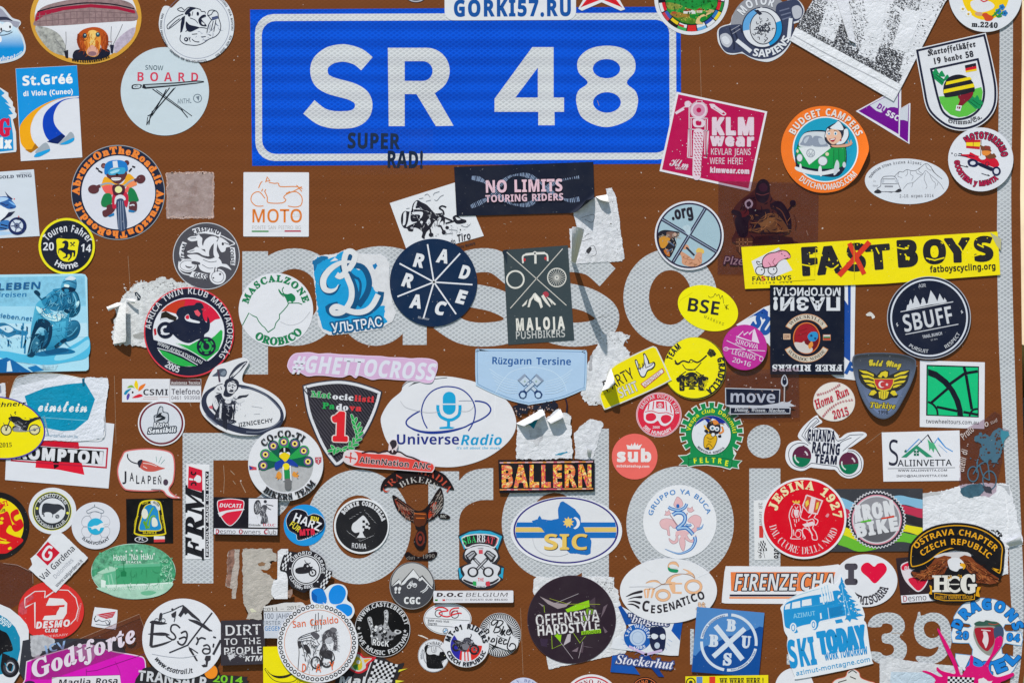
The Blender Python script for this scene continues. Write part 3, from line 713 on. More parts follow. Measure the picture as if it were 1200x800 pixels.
# --- touring motorcycle card
F(0,180,10)
st('rectangular_sticker','white card with a blue touring motorcycle, cut by the left edge of the picture',P("-500 250 398 186 466 966 -500 1020"),'ced5df')
tx('GOLD WING',176,286,34,'4a5060','R',w=400,rot=-3,off=.02);tx('HONDA',298,240,22,'a4a8b4','B',w=135,rot=-3)
pt('picture');f(P("-400 880 300 930 0 960 -400 1000"),'a9c8e6')
f(S("-400 560 -100 520 0 505 80 505 130 540 190 620 140 650 60 640 -20 600 -200 680 -400 700"),'2f63a8');f(P("55 440 100 490 150 530 140 545 90 510"),'1e2c58');f(S("-20 520 50 512 100 530 40 560 -40 575"),'aecdf0');f(S("100 560 150 575 185 610 150 600"),'7db4ea');l("10 580 60 600|60 610 100 600|120 630 150 640",12,'27346a')
f(S("-300 600 -50 600 100 660 60 740 0 800 -100 850 -300 850"),'e2e6ee');f(P("100 690 180 675 130 730 70 760 20 800 0 790 60 740"),'1c2240');f(S("0 800 90 780 130 830 100 880 0 900 -100 890"),'3d76b8');l("10 830 90 850|0 870 80 880",14,'1c2240')
f(C(205,850,108,104),'1f2c5c');f(C(198,846,74,72),'ccd6e4');f(C(198,846,34),'5a6484');l("198 846 150 790|198 846 250 800|198 846 260 890|198 846 180 918|198 846 130 850",14,'5a6484');f(S("190 770 240 750 300 790 270 770 230 780"),'1c2240');f(C(168,533,8),'d83a3a');f(C(220,738,9),'c86a6a')
# --- yellow and navy round badge with a horse shield
F(0,250,10)
st('round_sticker','navy round sticker with yellow rim and a horse on a yellow shield',C(784,386,331),'e8dc20')
f(C(784,386,303),'1a2030')
ar('Touren Fahrer',790,500,285,84,-53,58,'d9dbe2','B',off=.0);tx('20',570,434,92,'d9dbe2','B',w=136);tx('14',1004,452,92,'d9dbe2','B',w=128,rot=4);ar('Herne',788,390,262,72,217,148,'d9dbe2','B',up=True)
pt('shield');f(S("672 298 790 303 918 312 916 400 905 480 870 545 795 568 720 545 672 470 668 380",4),'e8dc20');f(P("672 298 918 312 917 380 670 370"),'e8dc20')
f(S("730 340 765 318 800 335 805 380 800 420 860 432 885 440 880 500 862 508 865 470 850 460 842 510 808 550 800 542 822 510 815 480 795 485 790 515 745 528 740 520 770 500 770 475 740 455 700 430 690 470 685 465 690 420 720 405 745 400 760 360 735 352"),'1a2030');l("830 345 875 385|878 342 828 386",10,'1a2030');f(C(834,345,12,7),'1a2030');f(C(872,342,12,7),'1a2030')
# --- white motoclub square
F(260,180,4)
st('square_sticker','small white square sticker with an orange outlined motorcycle above orange lettering',B(101,88,408,389,4,.2),'dcdce2')
pt('picture');ls("202 210 175 180 145 190 137 220 160 245 195 246|318 182 350 180 375 205 372 240 345 251 310 246|200 175 213 205 218 230 280 232 300 218 290 205 305 190 340 175 375 155|220 135 245 140 265 140 275 155 345 155 378 165|375 178 350 148",4.5,'d9823c');l("172 162 182 138 190 130|205 135 213 110 225 128 205 130|186 178 192 166|200 180 206 168|300 188 320 178",4.5,'d9823c')
pt();tx('MOTO',258,322,60,'d9782e','S',w=244,off=.012);tx('CLUB',349,297,15,'c9c4be','S',w=40);tx('PONTE SAN PIETRO BG',256,355,17,'b4b0ae','S',w=232)
f(B(140,361,219,368),'3f8a48');f(B(294,360,371,367),'b03048');f(B(219,362,294,366),'d0d0d6')
# --- grey round with white dirt bike jumper
F(190,250,10)
st('round_sticker','charcoal round sticker with a white jumping dirt bike rider',C(518,500,392),'c4c5ca')
f(C(518,500,383),'4d4c54');E8='dcdce2'
pt('picture')
for e in("350 185 430 165 540 170 640 195 690 225 680 280 600 250 500 235 430 240 375 255","790 395 850 400 862 500 855 610 800 600 805 500","240 330 290 350 265 420 255 480 265 550 215 540 200 470 210 400","355 680 440 695 540 720 520 780 420 760 320 740"):f(P(e),E8)
ls("690 260 760 295 850 352 800 375|200 560 195 640 240 700 330 725",12,E8)
for e in("298 300 340 272 400 265 430 248 452 282 440 312 400 322 340 328","425 268 470 290 468 340 480 380 540 390 500 420 440 408 415 350","480 400 500 320 560 275 620 272 655 305 620 340 580 380 552 440 548 502 515 490 505 430","293 448 360 420 400 394 440 408 530 470 552 502 480 492 420 460 330 466","618 300 648 335 640 430 668 500 640 530 606 490 604 400","655 300 690 284 760 330 802 386 752 402 740 440 700 456 672 420 650 360"):f(S(e),E8)
f(S("296 490 400 480 480 515 560 535 640 512 690 555 705 590 760 600 812 662 760 640 690 622 640 645 600 692 520 692 450 660 420 600 370 560 330 525"),E8);f(C(300,612,108,78),E8);f(C(652,742,96,92),E8)
f(S("272 606 300 622 355 628 320 642 285 632"),'4d4c54');o(C(300,612,88,60),'4d4c54',5);o(C(652,742,72,68),'4d4c54',6);f(C(680,712,13),'4d4c54');f(C(602,756,10),'4d4c54');f(S("360 560 440 575 435 602 350 590"),'4d4c54');f(C(712,358,14,18),'38373f');ls("730 345 800 372|640 330 660 300",8,'4d4c54');l("622 630 612 692|656 630 646 684",11,'4d4c54');ls("480 540 560 570 640 560|470 600 540 640 600 640|320 450 380 430|330 290 400 285",5,'4d4c54')
pt();ar('CRESPINO',518,500,262,52,-33,33,'3c3b46','B',ry=290,off=.02);tx('CORSE',800,505,42,'3c3b46','B',w=190,rot=86);tx('TEAM',272,450,46,'3c3b46','B',w=190,rot=-82);tx('GASS',440,760,58,'3c3b46','B',w=170,rot=14,sh=.2);f(B(790,395,796,605),'4d4c54')
# --- white inked sticker with an ox cart, under the dark banner
F(440,200,10)
st('rectangular_sticker','tilted white sticker with an inked racing ox and cart, half under the black banner',P("168 380 1000 118 1180 545 1270 765 430 1000 420 1080"),'dadbe0')
pt('picture');f(S("300 610 305 520 340 475 400 480 420 470 440 390 490 345 540 370 600 400 650 450 700 500 770 500 810 545 815 600 800 640 790 590 750 620 760 660 720 650 720 590 690 600 640 680 600 720 570 790 540 780 550 720 500 680 450 670 440 710 390 710 370 680 330 670"),'24242e')
for e in("325 590 330 500 360 490 350 620 320 640","380 600 400 490 415 490 410 560 430 600 490 600 400 640 360 660","440 450 460 380 490 360 470 440 520 440 600 480 560 460 480 455","430 490 500 480 555 490 545 540 520 560 520 520 440 510","600 600 630 560 645 610 615 640","640 430 680 400 690 430 670 470","735 560 770 560 730 650"):f(S(e),'d8d9de')
f(C(540,605,16),'d8d9de');f(C(430,672,22,14),'a8a8b0')
ls("770 500 800 510 790 470 750 440 780 415 830 430|700 520 780 540 900 590|820 620 930 590|760 640 790 700|560 700 570 800|640 680 650 740",20,'24242e');f(C(800,722,24,28),'24242e');f(C(840,668,22,20),'24242e');f(C(652,752,28,26),'24242e');f(S("905 545 950 520 1000 560 1060 580 1055 610 960 625 920 590"),'24242e');f(S("940 545 1000 570 960 580"),'d8d9de')
hatch(P('330 480 470 380 600 430 780 520 720 650 560 690 420 690'),34,32,5,'d8d9de',30,.9,3);hatch(P('330 480 470 380 600 430 780 520 720 650 560 690 420 690'),26,30,6,'24242e',60,.9,4);hatch(P('820 640 1120 620 1080 720 640 770'),26,22,3.5,'6a6a72',-10,.8,5);ls("510 330 560 320|575 290 610 275 640 310|680 290 690 265 750 245|690 340 720 350 760 305 800 285|590 360 650 345|360 445 400 440|860 690 960 700|820 740 900 735|1000 640 1060 660 1110 630|880 640 900 650|700 765 720 765",6,'8b8b92');f(C(995,692,8),'k')
pt();tx('Tiro',1045,815,80,'2c2c34','T',w=165,rot=-14,off=.02);tx('do',915,862,60,'2c2c34','T',w=60,rot=-14,off=.02);tx('Moto Mandorlo',1075,885,30,'2c2c34','B',w=200,rot=-14)
end()
# ================================================================ stickers: left, middle rows
TORN='torn paper left on the sign'
F(0,310,6.15)
st('photo_sticker','blue tinted photo sticker of a leaning touring motorcycle and its rider',P("-500 78 590 66 615 72 630 95 642 735 638 755 620 765 -500 790"),'a9d8ea')
pt('picture');f(P("-480 100 612 80 622 300 -480 320"),'86c6e2~.3');f(P("-480 300 622 300 630 420 -480 440"),'9ed2e8');f(P("-480 430 628 420 634 520 -480 540"),'b8dcec')
f(S("-200 450 0 420 60 430 130 470 200 480 190 510 120 505 60 525 0 500 -200 520"),'2a7fae~.6');f(S("0 450 60 440 100 470 60 490 20 470"),'c4dfec')
f(S("-400 620 0 620 200 650 400 640 560 560 640 520 638 660 500 700 320 722 120 700 -100 650 -400 660"),'4fb6dc');f(S("420 640 540 600 636 540 634 600 520 670 400 690"),'8fd0e8')
f(P("-480 700 -20 690 50 668 100 690 180 745 230 775 -480 785"),'1565a4');f(P("50 770 55 700 75 690 92 768"),'c9e0ee');f(P("200 740 280 720 330 760 240 772"),'1c74b0');f(P("120 700 300 722 420 724 400 758 320 762 260 722"),'b4dcee~.9')
l("170 420 160 540 155 600|200 450 185 530 180 640|65 540 60 590|160 440 158 470|190 540 170 600",12,'2a7fae');l("195 445 200 480|62 545 66 580",8,'163a5c')
f(S("240 645 330 618 450 598 540 622 520 640 400 652 300 660"),'176c9a');f(S("330 620 440 604 500 618 420 640 340 645"),'0f5580')
f(S("470 460 510 405 560 405 582 450 562 515 505 550 462 545"),'135a80');gf(S("488 440 520 410 560 412 574 450 548 500 500 520"),'2f7fa6','0c3c58','500 420 560 510');ls("480 520 520 500 560 450",6,'5aa8c8')
f(S("455 185 520 180 562 210 582 290 572 345 530 380 490 370 500 300"),'12506f');gf(S("520 195 552 215 572 280 560 330 530 350 525 290"),'2b7da2','0d3d58','520 200 560 340');f(S("545 278 572 262 570 290 552 312"),'bfe6f2');ls("530 210 550 260 540 300",8,'7cc0da')
gf(S("325 262 340 220 400 178 450 172 500 200 515 250 500 310 470 340 400 335 345 310"),'3a97c0','155f86','360 190 480 330');ls("350 250 400 215 450 215|380 300 440 290 480 250|345 290 370 305",6,'175f86');f(S("380 180 430 172 470 180 420 200"),'2a84ac')
gf(S("440 155 462 108 505 84 545 98 555 150 535 195 480 200 446 182"),'5fb4d6','1a6690','450 100 540 190');f(S("470 104 512 82 548 98 532 112 482 110"),'cddce6');ls("455 130 500 118 552 138",7,'14557c');f(S("446 168 500 160 545 176 530 196 480 200 452 190"),'0c2c46');f(S("468 142 500 148 496 164 466 158"),'d8f0f8');f(S("465 180 490 176 500 192 478 206"),'2f86ac')
gf(S("255 305 275 270 310 250 335 300 370 335 430 342 475 318 500 345 497 420 475 540 410 600 330 612 372 500 362 430 285 402 240 470 222 530 226 450 240 380"),'50aed0','1a769e','270 300 470 560');f(S("300 255 330 232 360 262 345 300 370 335 320 300"),'2a84ac');f(S("380 345 470 330 490 350 470 385 420 380"),'9fd6e8')
f(S("262 300 290 312 330 345 400 362 465 370 440 385 420 408 360 400 300 362 270 330"),'c4e8f2');ls("300 330 350 355 420 372|310 350 340 380 400 395|330 342 345 372|370 355 380 385|410 362 415 392",6,'3a9cc4');l("375 440 425 436",7,'d4eef6');gf(P("385 425 478 405 470 520 400 590 350 600 378 500"),'4fb0d2','1f7ea6','400 420 420 600');ls("380 470 440 460|376 520 440 510",4,'1c749c')
f(S("238 480 268 402 330 394 376 440 372 530 330 602 270 602 222 560"),'0a3450');gf(S("255 500 290 452 332 470 338 500 300 512 262 512"),'9ad2e6','3f98bc','280 455 320 510');f(S("320 470 350 500 340 560 310 590 325 530"),'17587c')
f(S("200 640 225 540 258 500 300 505 310 560 268 625 240 662 205 660"),'0d3a56');f(S("238 560 262 520 288 560 262 612 238 628"),'2b6c8c');ls("215 640 235 560 262 515",5,'5a9cb8');ls("250 640 280 610 300 560",5,'17587c');f(C(268,565,9),'8cc4d8')
hatch(S("325 262 340 220 400 178 450 172 500 200 515 250 500 310 470 340 400 335 345 310"),40,46,5,'14587e',100,.5,2);hatch(S("325 262 340 220 400 178 450 172 500 200 515 250 500 310 470 340"),20,40,4,'7cc4de',110,.5,3);hatch(P('280 290 480 330 470 560 360 600 380 450 280 400'),30,50,4,'2a86ac',70,.5,4);hatch(P('240 480 370 420 360 560 220 640'),24,40,4,'3f8cae',110,.4,5);hatch(P('510 190 580 260 560 360 500 520'),22,40,4,'4a9cc0',110,.4,6);ls("298 255 335 232|268 215 300 250",9,'145678');f(S("246 195 265 184 290 205 286 226 260 214"),'0f3854');f(S("440 545 480 530 470 560 440 560"),'0a3450');l("395 590 430 560|400 600 430 580|300 600 340 590",8,'0a3450');f(S("475 320 500 335 490 350 462 335"),'0a3450');dots(P("290 310 470 365 440 395 320 360"),30,2,6,'e4f4fa',8);dots(P("0 420 200 430 210 600 0 600"),40,2,7,'3a8ab4',9)
pt();tx('WINTERLEBEN',298,172,48,'1c5d92','B',w=720,rot=-2,al='r',sh=.15);tx('Motorradreisen',196,232,34,'1c6fa4','B',w=480,rot=-1,al='r',sh=.12);tx('www.winterleben.net',230,405,30,'2377ab','S',w=520,rot=6,al='r',sh=.15,off=.01)
# --- torn white paper, folded strip
F(120,320,7.273)
st('torn_paper','torn white paper with a folded strip standing off it, left of the twin bike badge',rag("205 170 300 80 330 55 390 85 480 40 600 45 640 80 720 75 790 110 700 300 520 640 86 604 90 520 130 260 180 215",9,7,11),'d8d9da~.4',mat='paper',group=TORN,cat='torn paper',thick=.25)
pt('paper_scraps');dots(P("180 80 320 60 300 180 190 200"),26,3,10,'d4cdc8',4);dots(P("340 60 780 100 700 180 350 170"),60,3,9,'a3a2a4',5);f(rag("260 520 340 500 380 530 330 560 270 550",5,8,2),'a2a2a0');f(P("275 165 295 160 330 200 322 230 300 235 296 205 280 190"),'25323e');l("290 175 318 215|300 190 290 200",5,'d8d9da')
flap("92 604 130 300","210 585 215 230",7,'dadada','folded_strip',roll=.8);flap("180 260 130 250","60 325 45 290",5,'e0e0de','curled_tip');flap("195 215 200 245","290 225 285 260",5,'d6d6d6','curled_tip',roll=.9)
# --- twin cylinder bike club roundel
F(160,330,6.958)
st('round_sticker','large navy roundel with a red rim and a bike rider over red white and green',C(429,411,368,366,0),'d83c4a')
f(C(429,411,357,355),'1c2034');f(C(426,411,292,280),'dadbe2')
pt('flag_field');f(A(426,411,284,-62,66,ry=272)+P("640 310 600 340 520 300 420 290 350 300 320 260 240 240 200 245"),'d0203e');f(P("200 245 240 240 320 260 350 300 380 230 400 150 330 160 250 195"),'c03a22')
f(P("320 500 430 520 520 470 600 470 640 440 690 390 703 405 700 470 670 560 570 645 470 590 380 540"),'2aa84a');f(catmull(pts("175 540 280 570 380 610 500 678 440 688 360 684 280 650 215 600"),False,3),'2aa84a')
pt('border');f(P("130 470 300 520 420 560 590 650 500 690 360 620 240 570 140 540"),'1c2034');l("170 540 280 568 380 608 500 678",6,'dadbe2');l("330 505 460 575 570 645",6,'dadbe2')
pt('rider_picture');f(S("340 300 325 260 350 215 420 195 470 190 490 172 530 175 550 210 540 250 545 290 560 320 575 330 580 285 595 310 600 350 590 400 555 430 550 460 500 470 430 500 360 480 300 430 260 370 285 345"),'1c2238')
f(P("260 340 345 300 330 330 300 380 270 420 230 400"),'1c2238');f(P("205 255 240 240 280 265 330 290 320 320 250 300 195 310"),'2b2620');ls("200 305 250 300 275 330",8,'dadbe2')
f(S("395 285 425 265 440 300 480 315 515 325 510 338 450 330 405 315"),'dadbe2');f(S("400 285 425 270 430 300 410 305"),'d0203e');f(P("470 240 500 228 525 262 510 285 485 270"),'e05566');f(P("530 225 550 215 545 240"),'d0203e')
ring(237,395,40,68,'1c2034');f(C(237,395,20),'1c2034');l("200 420 220 432|250 428 270 420|205 385 215 375",9,'dadbe2');l("237 395 340 415",40,'1c2238',taper=1)
ring(570,527,44,78,'1c2238');f(C(570,527,26),'1c2238');l("530 440 570 527",24,'1c2238');f(P("140 385 160 380 165 430 148 440"),'b8202e')
for a in(40,100,160,220,280,340):l(A(570,527,55,a,a+34,n=6),12,'2aa84a' if a<200 else '2aa84a')
pt();ar('AFRICA TWIN KLUB MAGYARORSZÁG',429,411,310,50,-86,130,'d2d3da','B',off=-.01);ar('2005',429,411,342,52,216,194,'d2d3da','B',up=True);tx('WWW.AFRICATWIN.HU',350,592,30,'c4c6cc','B',w=400,rot=24)
# --- white sheet with red and black band, then the torn blue flyer over it
F(0,480,5)
st('rectangular_sticker','white sheet with a red and black lettered band, under the torn blue flyer',P("50 0 670 82 636 460 30 410 36 270"),'d8d9e0')
f(P("240 176 460 190 465 228 240 212"),'c8142c');f(P("212 298 310 300 316 322 345 300 480 310 495 380 345 350 305 346 208 338"),'d81c34');f(P("310 300 345 302 345 330 318 346"),'181418')
o(P("90 200 630 225 622 338 68 296"),'b81c38',9);f(P("104 205 608 242 600 318 90 290"),'17171c');tx('KOMPTON',350,298,66,'d8d8de','B',w=510,rot=4,off=.03)
F(0,430,8)
st('torn_flyer','crumpled pale flyer with a teal patch and white script, torn along its edges',rag("80 330 150 110 275 68 420 56 560 66 720 92 780 100 850 92 1005 103 1018 180 985 400 972 660 800 690 600 692 370 680 300 600 100 450",3,14,5),'d6d9e2',mat='paper',thick=.3,cat='torn paper',group=TORN)
pt('teal_patch');f(P("232 270 420 195 640 158 800 145 892 300 828 490 700 592 580 598 380 560 300 500"),'0f8cb0');l("380 470 820 500",7,'6cb4cc');f(P("770 110 795 100 795 180 775 180"),'0b5a78');f(P("405 460 425 470 462 640 450 640"),'6f97a8')
pt();tx('einstein',590,415,100,'e2e8ee','C',w=470,rot=1,off=.014);tx('www.boarderhalle-ulm.de',540,655,26,'5f8aa4','S',w=380,rot=3)
pt('torn_rim');ls("82 330 150 112 275 70 420 58 600 72 770 104",6,'e6e2d6');ls("1008 104 1014 180 985 400 972 655 800 686 600 690",6,'e8e8ec')
lift(900,400,1,.1,1.0);lift(300,150,-.25,-1,5.0,1.3)
st('torn_paper','narrow torn white paper at the left edge, beside the crumpled blue flyer',rag("-80 160 50 148 52 250 30 420 8 540 -80 560",3,10,9),'d4d4da',mat='paper',group=TORN,cat='torn paper',thick=.25)
f(P("-20 180 10 170 15 240 -20 250"),'8a90a0')
st('oval_sticker','yellow oval sticker with a black motorcycle and violet rim, over the blue flyer',_ell(-1.5,501,55,36.5,8,0,360,60),'4a3a9a')
f(_ell(-1.5,501,53.4,35,8,0,360,60),'eddc12')
pt('picture');f(C(60,588,54,52),'26262a');f(C(60,588,44,42),'d8d0a0');f(C(60,588,9),'33333a');f(C(326,585,54,52),'26262a');f(C(326,585,44,42),'d8d0a0');f(C(326,585,14),'44444a')
f(S("80 480 110 460 180 465 220 490 270 495 330 470 380 468 385 480 330 500 280 530 260 580 240 600 130 600 120 560 150 540 100 500"),'222228');l("60 588 95 500 100 465",10,'3c3c44');ls("150 440 140 425 152 416|100 440 110 460",8,'222228');f(S("130 570 180 560 240 595 370 560 385 545 372 572 260 602 140 602"),'8d8d94');l("60 588 35 520",6,'44444c');ls("140 540 190 560 180 590",10,'b8b8bc');hatch(P('100 490 240 520 250 590 130 580'),26,24,4,'8d8d96',20,.9,3);hatch(P('180 470 380 470 330 500 230 510'),10,40,4,'4c4c56',5,.3,4)
pt();tx('Schnerr',80,368,40,'2a2a20','T',w=330,rot=-3,off=.015);tx('10.2015',20,750,40,'2a2a20','R',w=190,rot=-2)
# --- technical service strip
F(130,430,8)
st('rectangular_sticker','white strip sticker with a rainbow flower and grey technical lettering',B(105,110,846,328,0,.1),'d9d9df')
pt('flower');f(S("218 170 235 122 255 160 252 210 240 205"),'e8c81e');f(S("258 225 270 180 325 155 300 200"),'e0762a');f(S("200 285 240 262 275 252 300 270 260 285 215 290"),'d02838');f(S("150 305 148 270 165 245 178 260 165 300"),'5646a0');f(S("122 250 140 220 180 202 190 205 165 230 140 258"),'1b86ac');f(S("155 195 170 175 200 170 222 198 200 190"),'86ac3a');f(C(204,236,9,11),'3a2a2c')
pt();tx('CSMI',418,262,56,'3b3a42','B',w=240);l("310 280 440 280|455 280 540 280|300 298 440 298",5,'c0a4a0')
f(P("556 108 842 113 844 170 556 168"),'5a3838');l("552 112 552 322|560 174 846 176",4,'a4a0a4');tx('Assistenza Tecnica',700,160,26,'d4d0d2','B',w=272);tx('Telefono',702,253,48,'5a5660','S',w=268,off=.015);tx('0461 993998',700,303,34,'76707a','S',w=272)
# --- round white with a thumbs up road
st('round_sticker','small white round sticker with dark red ring and a thumbs-up road logo',C(473,525,220,212),'dcdce2')
ring(473,525,190,207,'6d2434',.965);f(C(473,523,189,182),'cfd2da')
pt('thumb_picture');f(S("402 455 430 440 440 400 460 365 490 375 495 415 540 430 545 500 520 535 420 530 405 500",3),'4a525e');f(S("412 462 440 445 452 400 468 375 484 382 486 422 530 436 535 495 515 522 425 520 415 500",3),'c0c4cc');f(P("415 470 455 430 480 425 470 445 515 470 505 490 430 510 418 505 480 470 430 475"),'20262e')
pt();tx('Moto',470,565,48,'e2e4ea','B',w=140,rot=-2,ol='3d4450',ow=.07,sh=.1);tx('Sensibili',482,612,44,'dfe2e8','J',w=265,rot=-3,off=.02,ol='39404c',ow=.1)
# --- native rider cutout on white
F(230,415,8)
st('cutout_sticker','white teardrop cutout with an inked long-haired chopper rider and a feather',catmull(pts("40 450 100 250 180 120 300 70 430 32 480 45 495 80 450 160 432 220 450 265 560 290 690 350 790 430 838 530 820 620 740 690 600 750 480 762 330 745 200 690 90 600 45 530"),True,4),'d8d8dc')
F(0,0,1);E_=_ell(284.5,479.5,49.5,28,15,0,360,60);E2=_ell(285.5,477.5,44.5,22.6,15,0,360,60);F(230,415,8)
f(E_,'2e3448');f(E2,'d8d8dc');F(0,0,1)
F(230,415,8)
ls("420 312 520 325 620 360 720 440 790 520",14,'5c6274');ls("470 725 600 725 730 670 790 620|200 660 130 600",12,'6a7080');ls("90 560 120 600 190 660",10,'8a90a0')
pt('rider_picture');f(S("305 220 340 150 400 90 482 65 430 140 370 200 330 240"),'3a3e4c');ls("320 215 380 150 470 75",7,'d8d8dc');f(S("340 210 380 150 440 100 400 160"),'d8d8dc')
f(S("152 205 190 170 210 140 270 135 290 170 270 210 220 205"),'4e5868');ls("205 140 222 260",18,'4a3a4c');f(S("230 180 265 150 280 175 255 200"),'7a8694')
f(S("268 260 300 228 360 228 400 260 395 320 360 360 330 390 290 400 255 380 270 320"),'2a2e3c');f(S("300 270 350 250 380 290 375 330 345 365 300 355 290 310"),'d2d2d6');ls("300 300 330 290|340 280 370 300|320 330 350 340|335 300 345 320|300 250 350 262 390 280",7,'2a2e3c');f(C(330,345,22,9),'2a2e3c')
f(S("165 330 200 290 250 270 262 320 240 370 190 360"),'d2d2d6');ls("165 330 200 290 250 275|190 360 240 370|200 320 220 335|230 300 240 330",7,'2a2e3c')
f(S("170 400 230 370 270 420 380 430 400 390 470 380 495 372 470 400 420 410 370 470 370 540 350 600 380 630 340 650 290 650 240 650 170 605 160 600 190 560 150 500"),'2b2f3d')
f(S("150 420 180 400 210 470 190 520 165 490"),'d2d2d6');f(S("120 490 150 480 155 510 130 505"),'c8606a');f(C(300,440,30,22),'d2d2d6');f(S("375 430 430 410 455 430 420 455 385 450"),'d2d2d6');l("235 460 225 600|345 470 335 610",18,'d2d2d6');ls("380 450 400 470|410 455 420 480|260 500 330 520|270 470 330 480|290 540 300 640",6,'9a9ca8');f(P("240 650 290 650 290 710 250 680"),'2b2f3d')
hatch(P('170 400 400 390 370 640 180 610'),60,26,4.5,'9fa3b0',90,.7,3);hatch(P('290 260 390 270 370 370 290 360'),16,22,4,'2a2e3c',60,.8,4);f(S('240 560 262 480 290 500 300 560 330 480 345 520 335 600 290 610 250 610'),'20232f');ls('175 600 190 540 215 500|355 600 350 540 340 500|262 610 262 690|280 610 282 690',9,'20232f');ls('245 500 300 520 340 500|200 430 215 470|225 400 235 440|350 400 375 420 395 400',5,'20232f');ls('300 480 305 540|285 560 310 575',4,'b4b5ba')
pt();tx('JIZNICECHY',560,655,36,'33343c','S',w=325,rot=-8,off=.012);ls("520 485 620 500|540 560 600 556|455 580 465 565|420 510 412 515",3,'a8a8ae')
# --- green lettered round with an elephant on a ridge line
F(270,300,6)
st('round_sticker','white round sticker with green stencil lettering and a bull on a ridge line',C(320,378,262,258),'dbdbe1')
ar('MASCALZONE',320,378,198,44,-78,76,'1d7a4e','R',off=.03);ar('OROBICO',320,378,245,50,218,130,'1d7a4e','R',up=True,off=.03)
for a in range(-72,76,8):pass
pt('ridge_picture');l("85 486 130 400 160 420 185 430 200 460 225 490 240 500 265 535 310 505 320 470 345 440 345 410 375 380 400 350 410 330 440 330 480 330 505 340",6,'1d7a4e');ls("375 285 350 260 340 235 360 262 380 275 365 240 375 218",6,'1d7a4e');f(S("365 262 400 268 430 262 455 285 455 310 440 322 436 335 425 318 410 318 405 332 395 312 385 290"),'1d7a4e')
ls("350 460 420 485 500 460 560 390",4,'c6c6cc')
# --- blue shield with a white looping letter, right side torn white
st('torn_sticker','sky blue sticker with a big white looping letter, its upper right torn to white paper',rag("575 30 600 0 640 -5 700 -12 760 -22 800 -45 860 -50 900 -20 980 -10 1050 -15 1100 15 1120 60 1115 160 1140 330 1165 400 1140 460 1090 490 1060 515 720 558 660 540 620 490 600 300",3,14,8),'d6d6da~.15',mat='matte',thick=.28,cat='torn sticker')
pt('blue_print');f(rag("585 40 610 5 640 -2 690 20 740 5 760 -15 800 -30 850 -40 880 -5 860 60 900 100 930 95 975 140 980 200 1020 250 1060 265 1055 350 1085 350 1080 430 1105 460 1060 500 720 535 650 510 618 400 600 240",4,12,9),'1b95cc');f(rag("580 30 640 0 690 10 650 30 610 60 590 110",4,10,2),'1b6a9c');f(rag("1000 60 1025 48 1035 70 1015 95",3,8,2),'1b75b0');f(P("735 10 760 30 700 40"),'d6d6da')
DP=["852 -30 840 20 800 20 740 40 690 80 645 140 638 200 670 245 720 250 770 240","852 -30 880 0 850 60 810 110 830 170 860 240 860 300 840 360 800 395 740 400 720 380 760 355 830 370 900 395 960 390 1000 360 1030 310 1045 260","760 130 800 140 850 110 880 60"]
ls("720 60 665 120 650 190 680 245 730 250 775 200",54,'13507c',taper=2);ls("860 -25 800 60 840 160 870 250 870 320 820 395 740 405 700 370 760 350",62,'13507c');ls("830 60 930 80 975 170 960 260 900 350",40,'13507c');ls("740 370 850 395 950 400 1040 330 1060 250",44,'13507c')
pt('looping_letter');ls("885 40 840 40 770 50 700 95 655 160 660 225 700 245 740 232 760 200",44,'d6d7da',taper=2);ls("745 130 780 140 850 70 878 0 850 -32 815 -20 800 50 815 130 850 220 850 300 820 360 780 395 730 400 715 375 745 355 800 372 880 395 950 385 1000 345 1040 270",40,'d6d7da');ls("830 110 880 150 900 160 915 200 905 280 860 365",16,'13507c')
pt();tx('УЛЬТРАС',895,515,62,'dfe2e8','B',w=360,rot=-8,off=.0,ol='175a88',ow=.09)
# --- eight-spoke navy disc
F(260,180,4)
st('round_sticker','navy blue disc split by white spokes with one painted letter in each sector',C(992,605,205,206),'142a48')
pt('spokes');l("994 602 964 425|994 602 1117 468|994 602 1175 614|994 602 1098 752|994 602 945 772|994 602 823 670|994 602 833 515",7,'dcdde3')
pt();
for ch,x,y,r_ in(('R',915,530,10),('A',1030,510,8),('D',1130,585,12),('E',1112,700,14),('C',1014,752,12),('A',905,722,5),('R',860,622,15)):tx(ch,x,y,60,'d9dade','B',w=54,rot=r_,off=.021,sh=.12)
tx('ID.color',945,776,10,'c0c4cc','S',w=55,rot=10)
# --- dark green-grey poster card
F(580,280,6.15)
st('poster_sticker','tall slate grey card sticker with wheels, handlebar and mountain in a white cross',P("60 80 525 46 572 730 95 762"),'3a454a',thick=.2)
f(P("52 90 90 75 88 190 60 110"),'232f3c')
pt('cross_picture');l("85 95 515 478|488 70 110 500",6,'c9c4bc');ring(147,292,55,67,'d9d6ce');ring(446,278,62,70,'d2cfc8');f(C(446,278,15),'d2cfc8');f(C(446,278,6),'5a6064')
for i in range(22):a=i*16.36;l([(q(446+14*math.sin(R(a)),278-14*math.cos(R(a)))),(q(446+64*math.sin(R(a)),278-64*math.cos(R(a))))],3.4,'c9c6c0')
ls("203 175 200 130 215 115 240 112",12,'d8d6d0');ls("380 160 378 120 362 105 340 102",12,'d8d6d0');l("220 112 280 106|300 104 360 102",17,'d8d6d0');l("292 118 292 178",16,'d8d6d0');f(C(288,104,15),'d8d6d0');f(C(288,104,7),'3a454a');f(C(213,150,9,12),'c23a40');f(C(365,140,9,12),'c23a40')
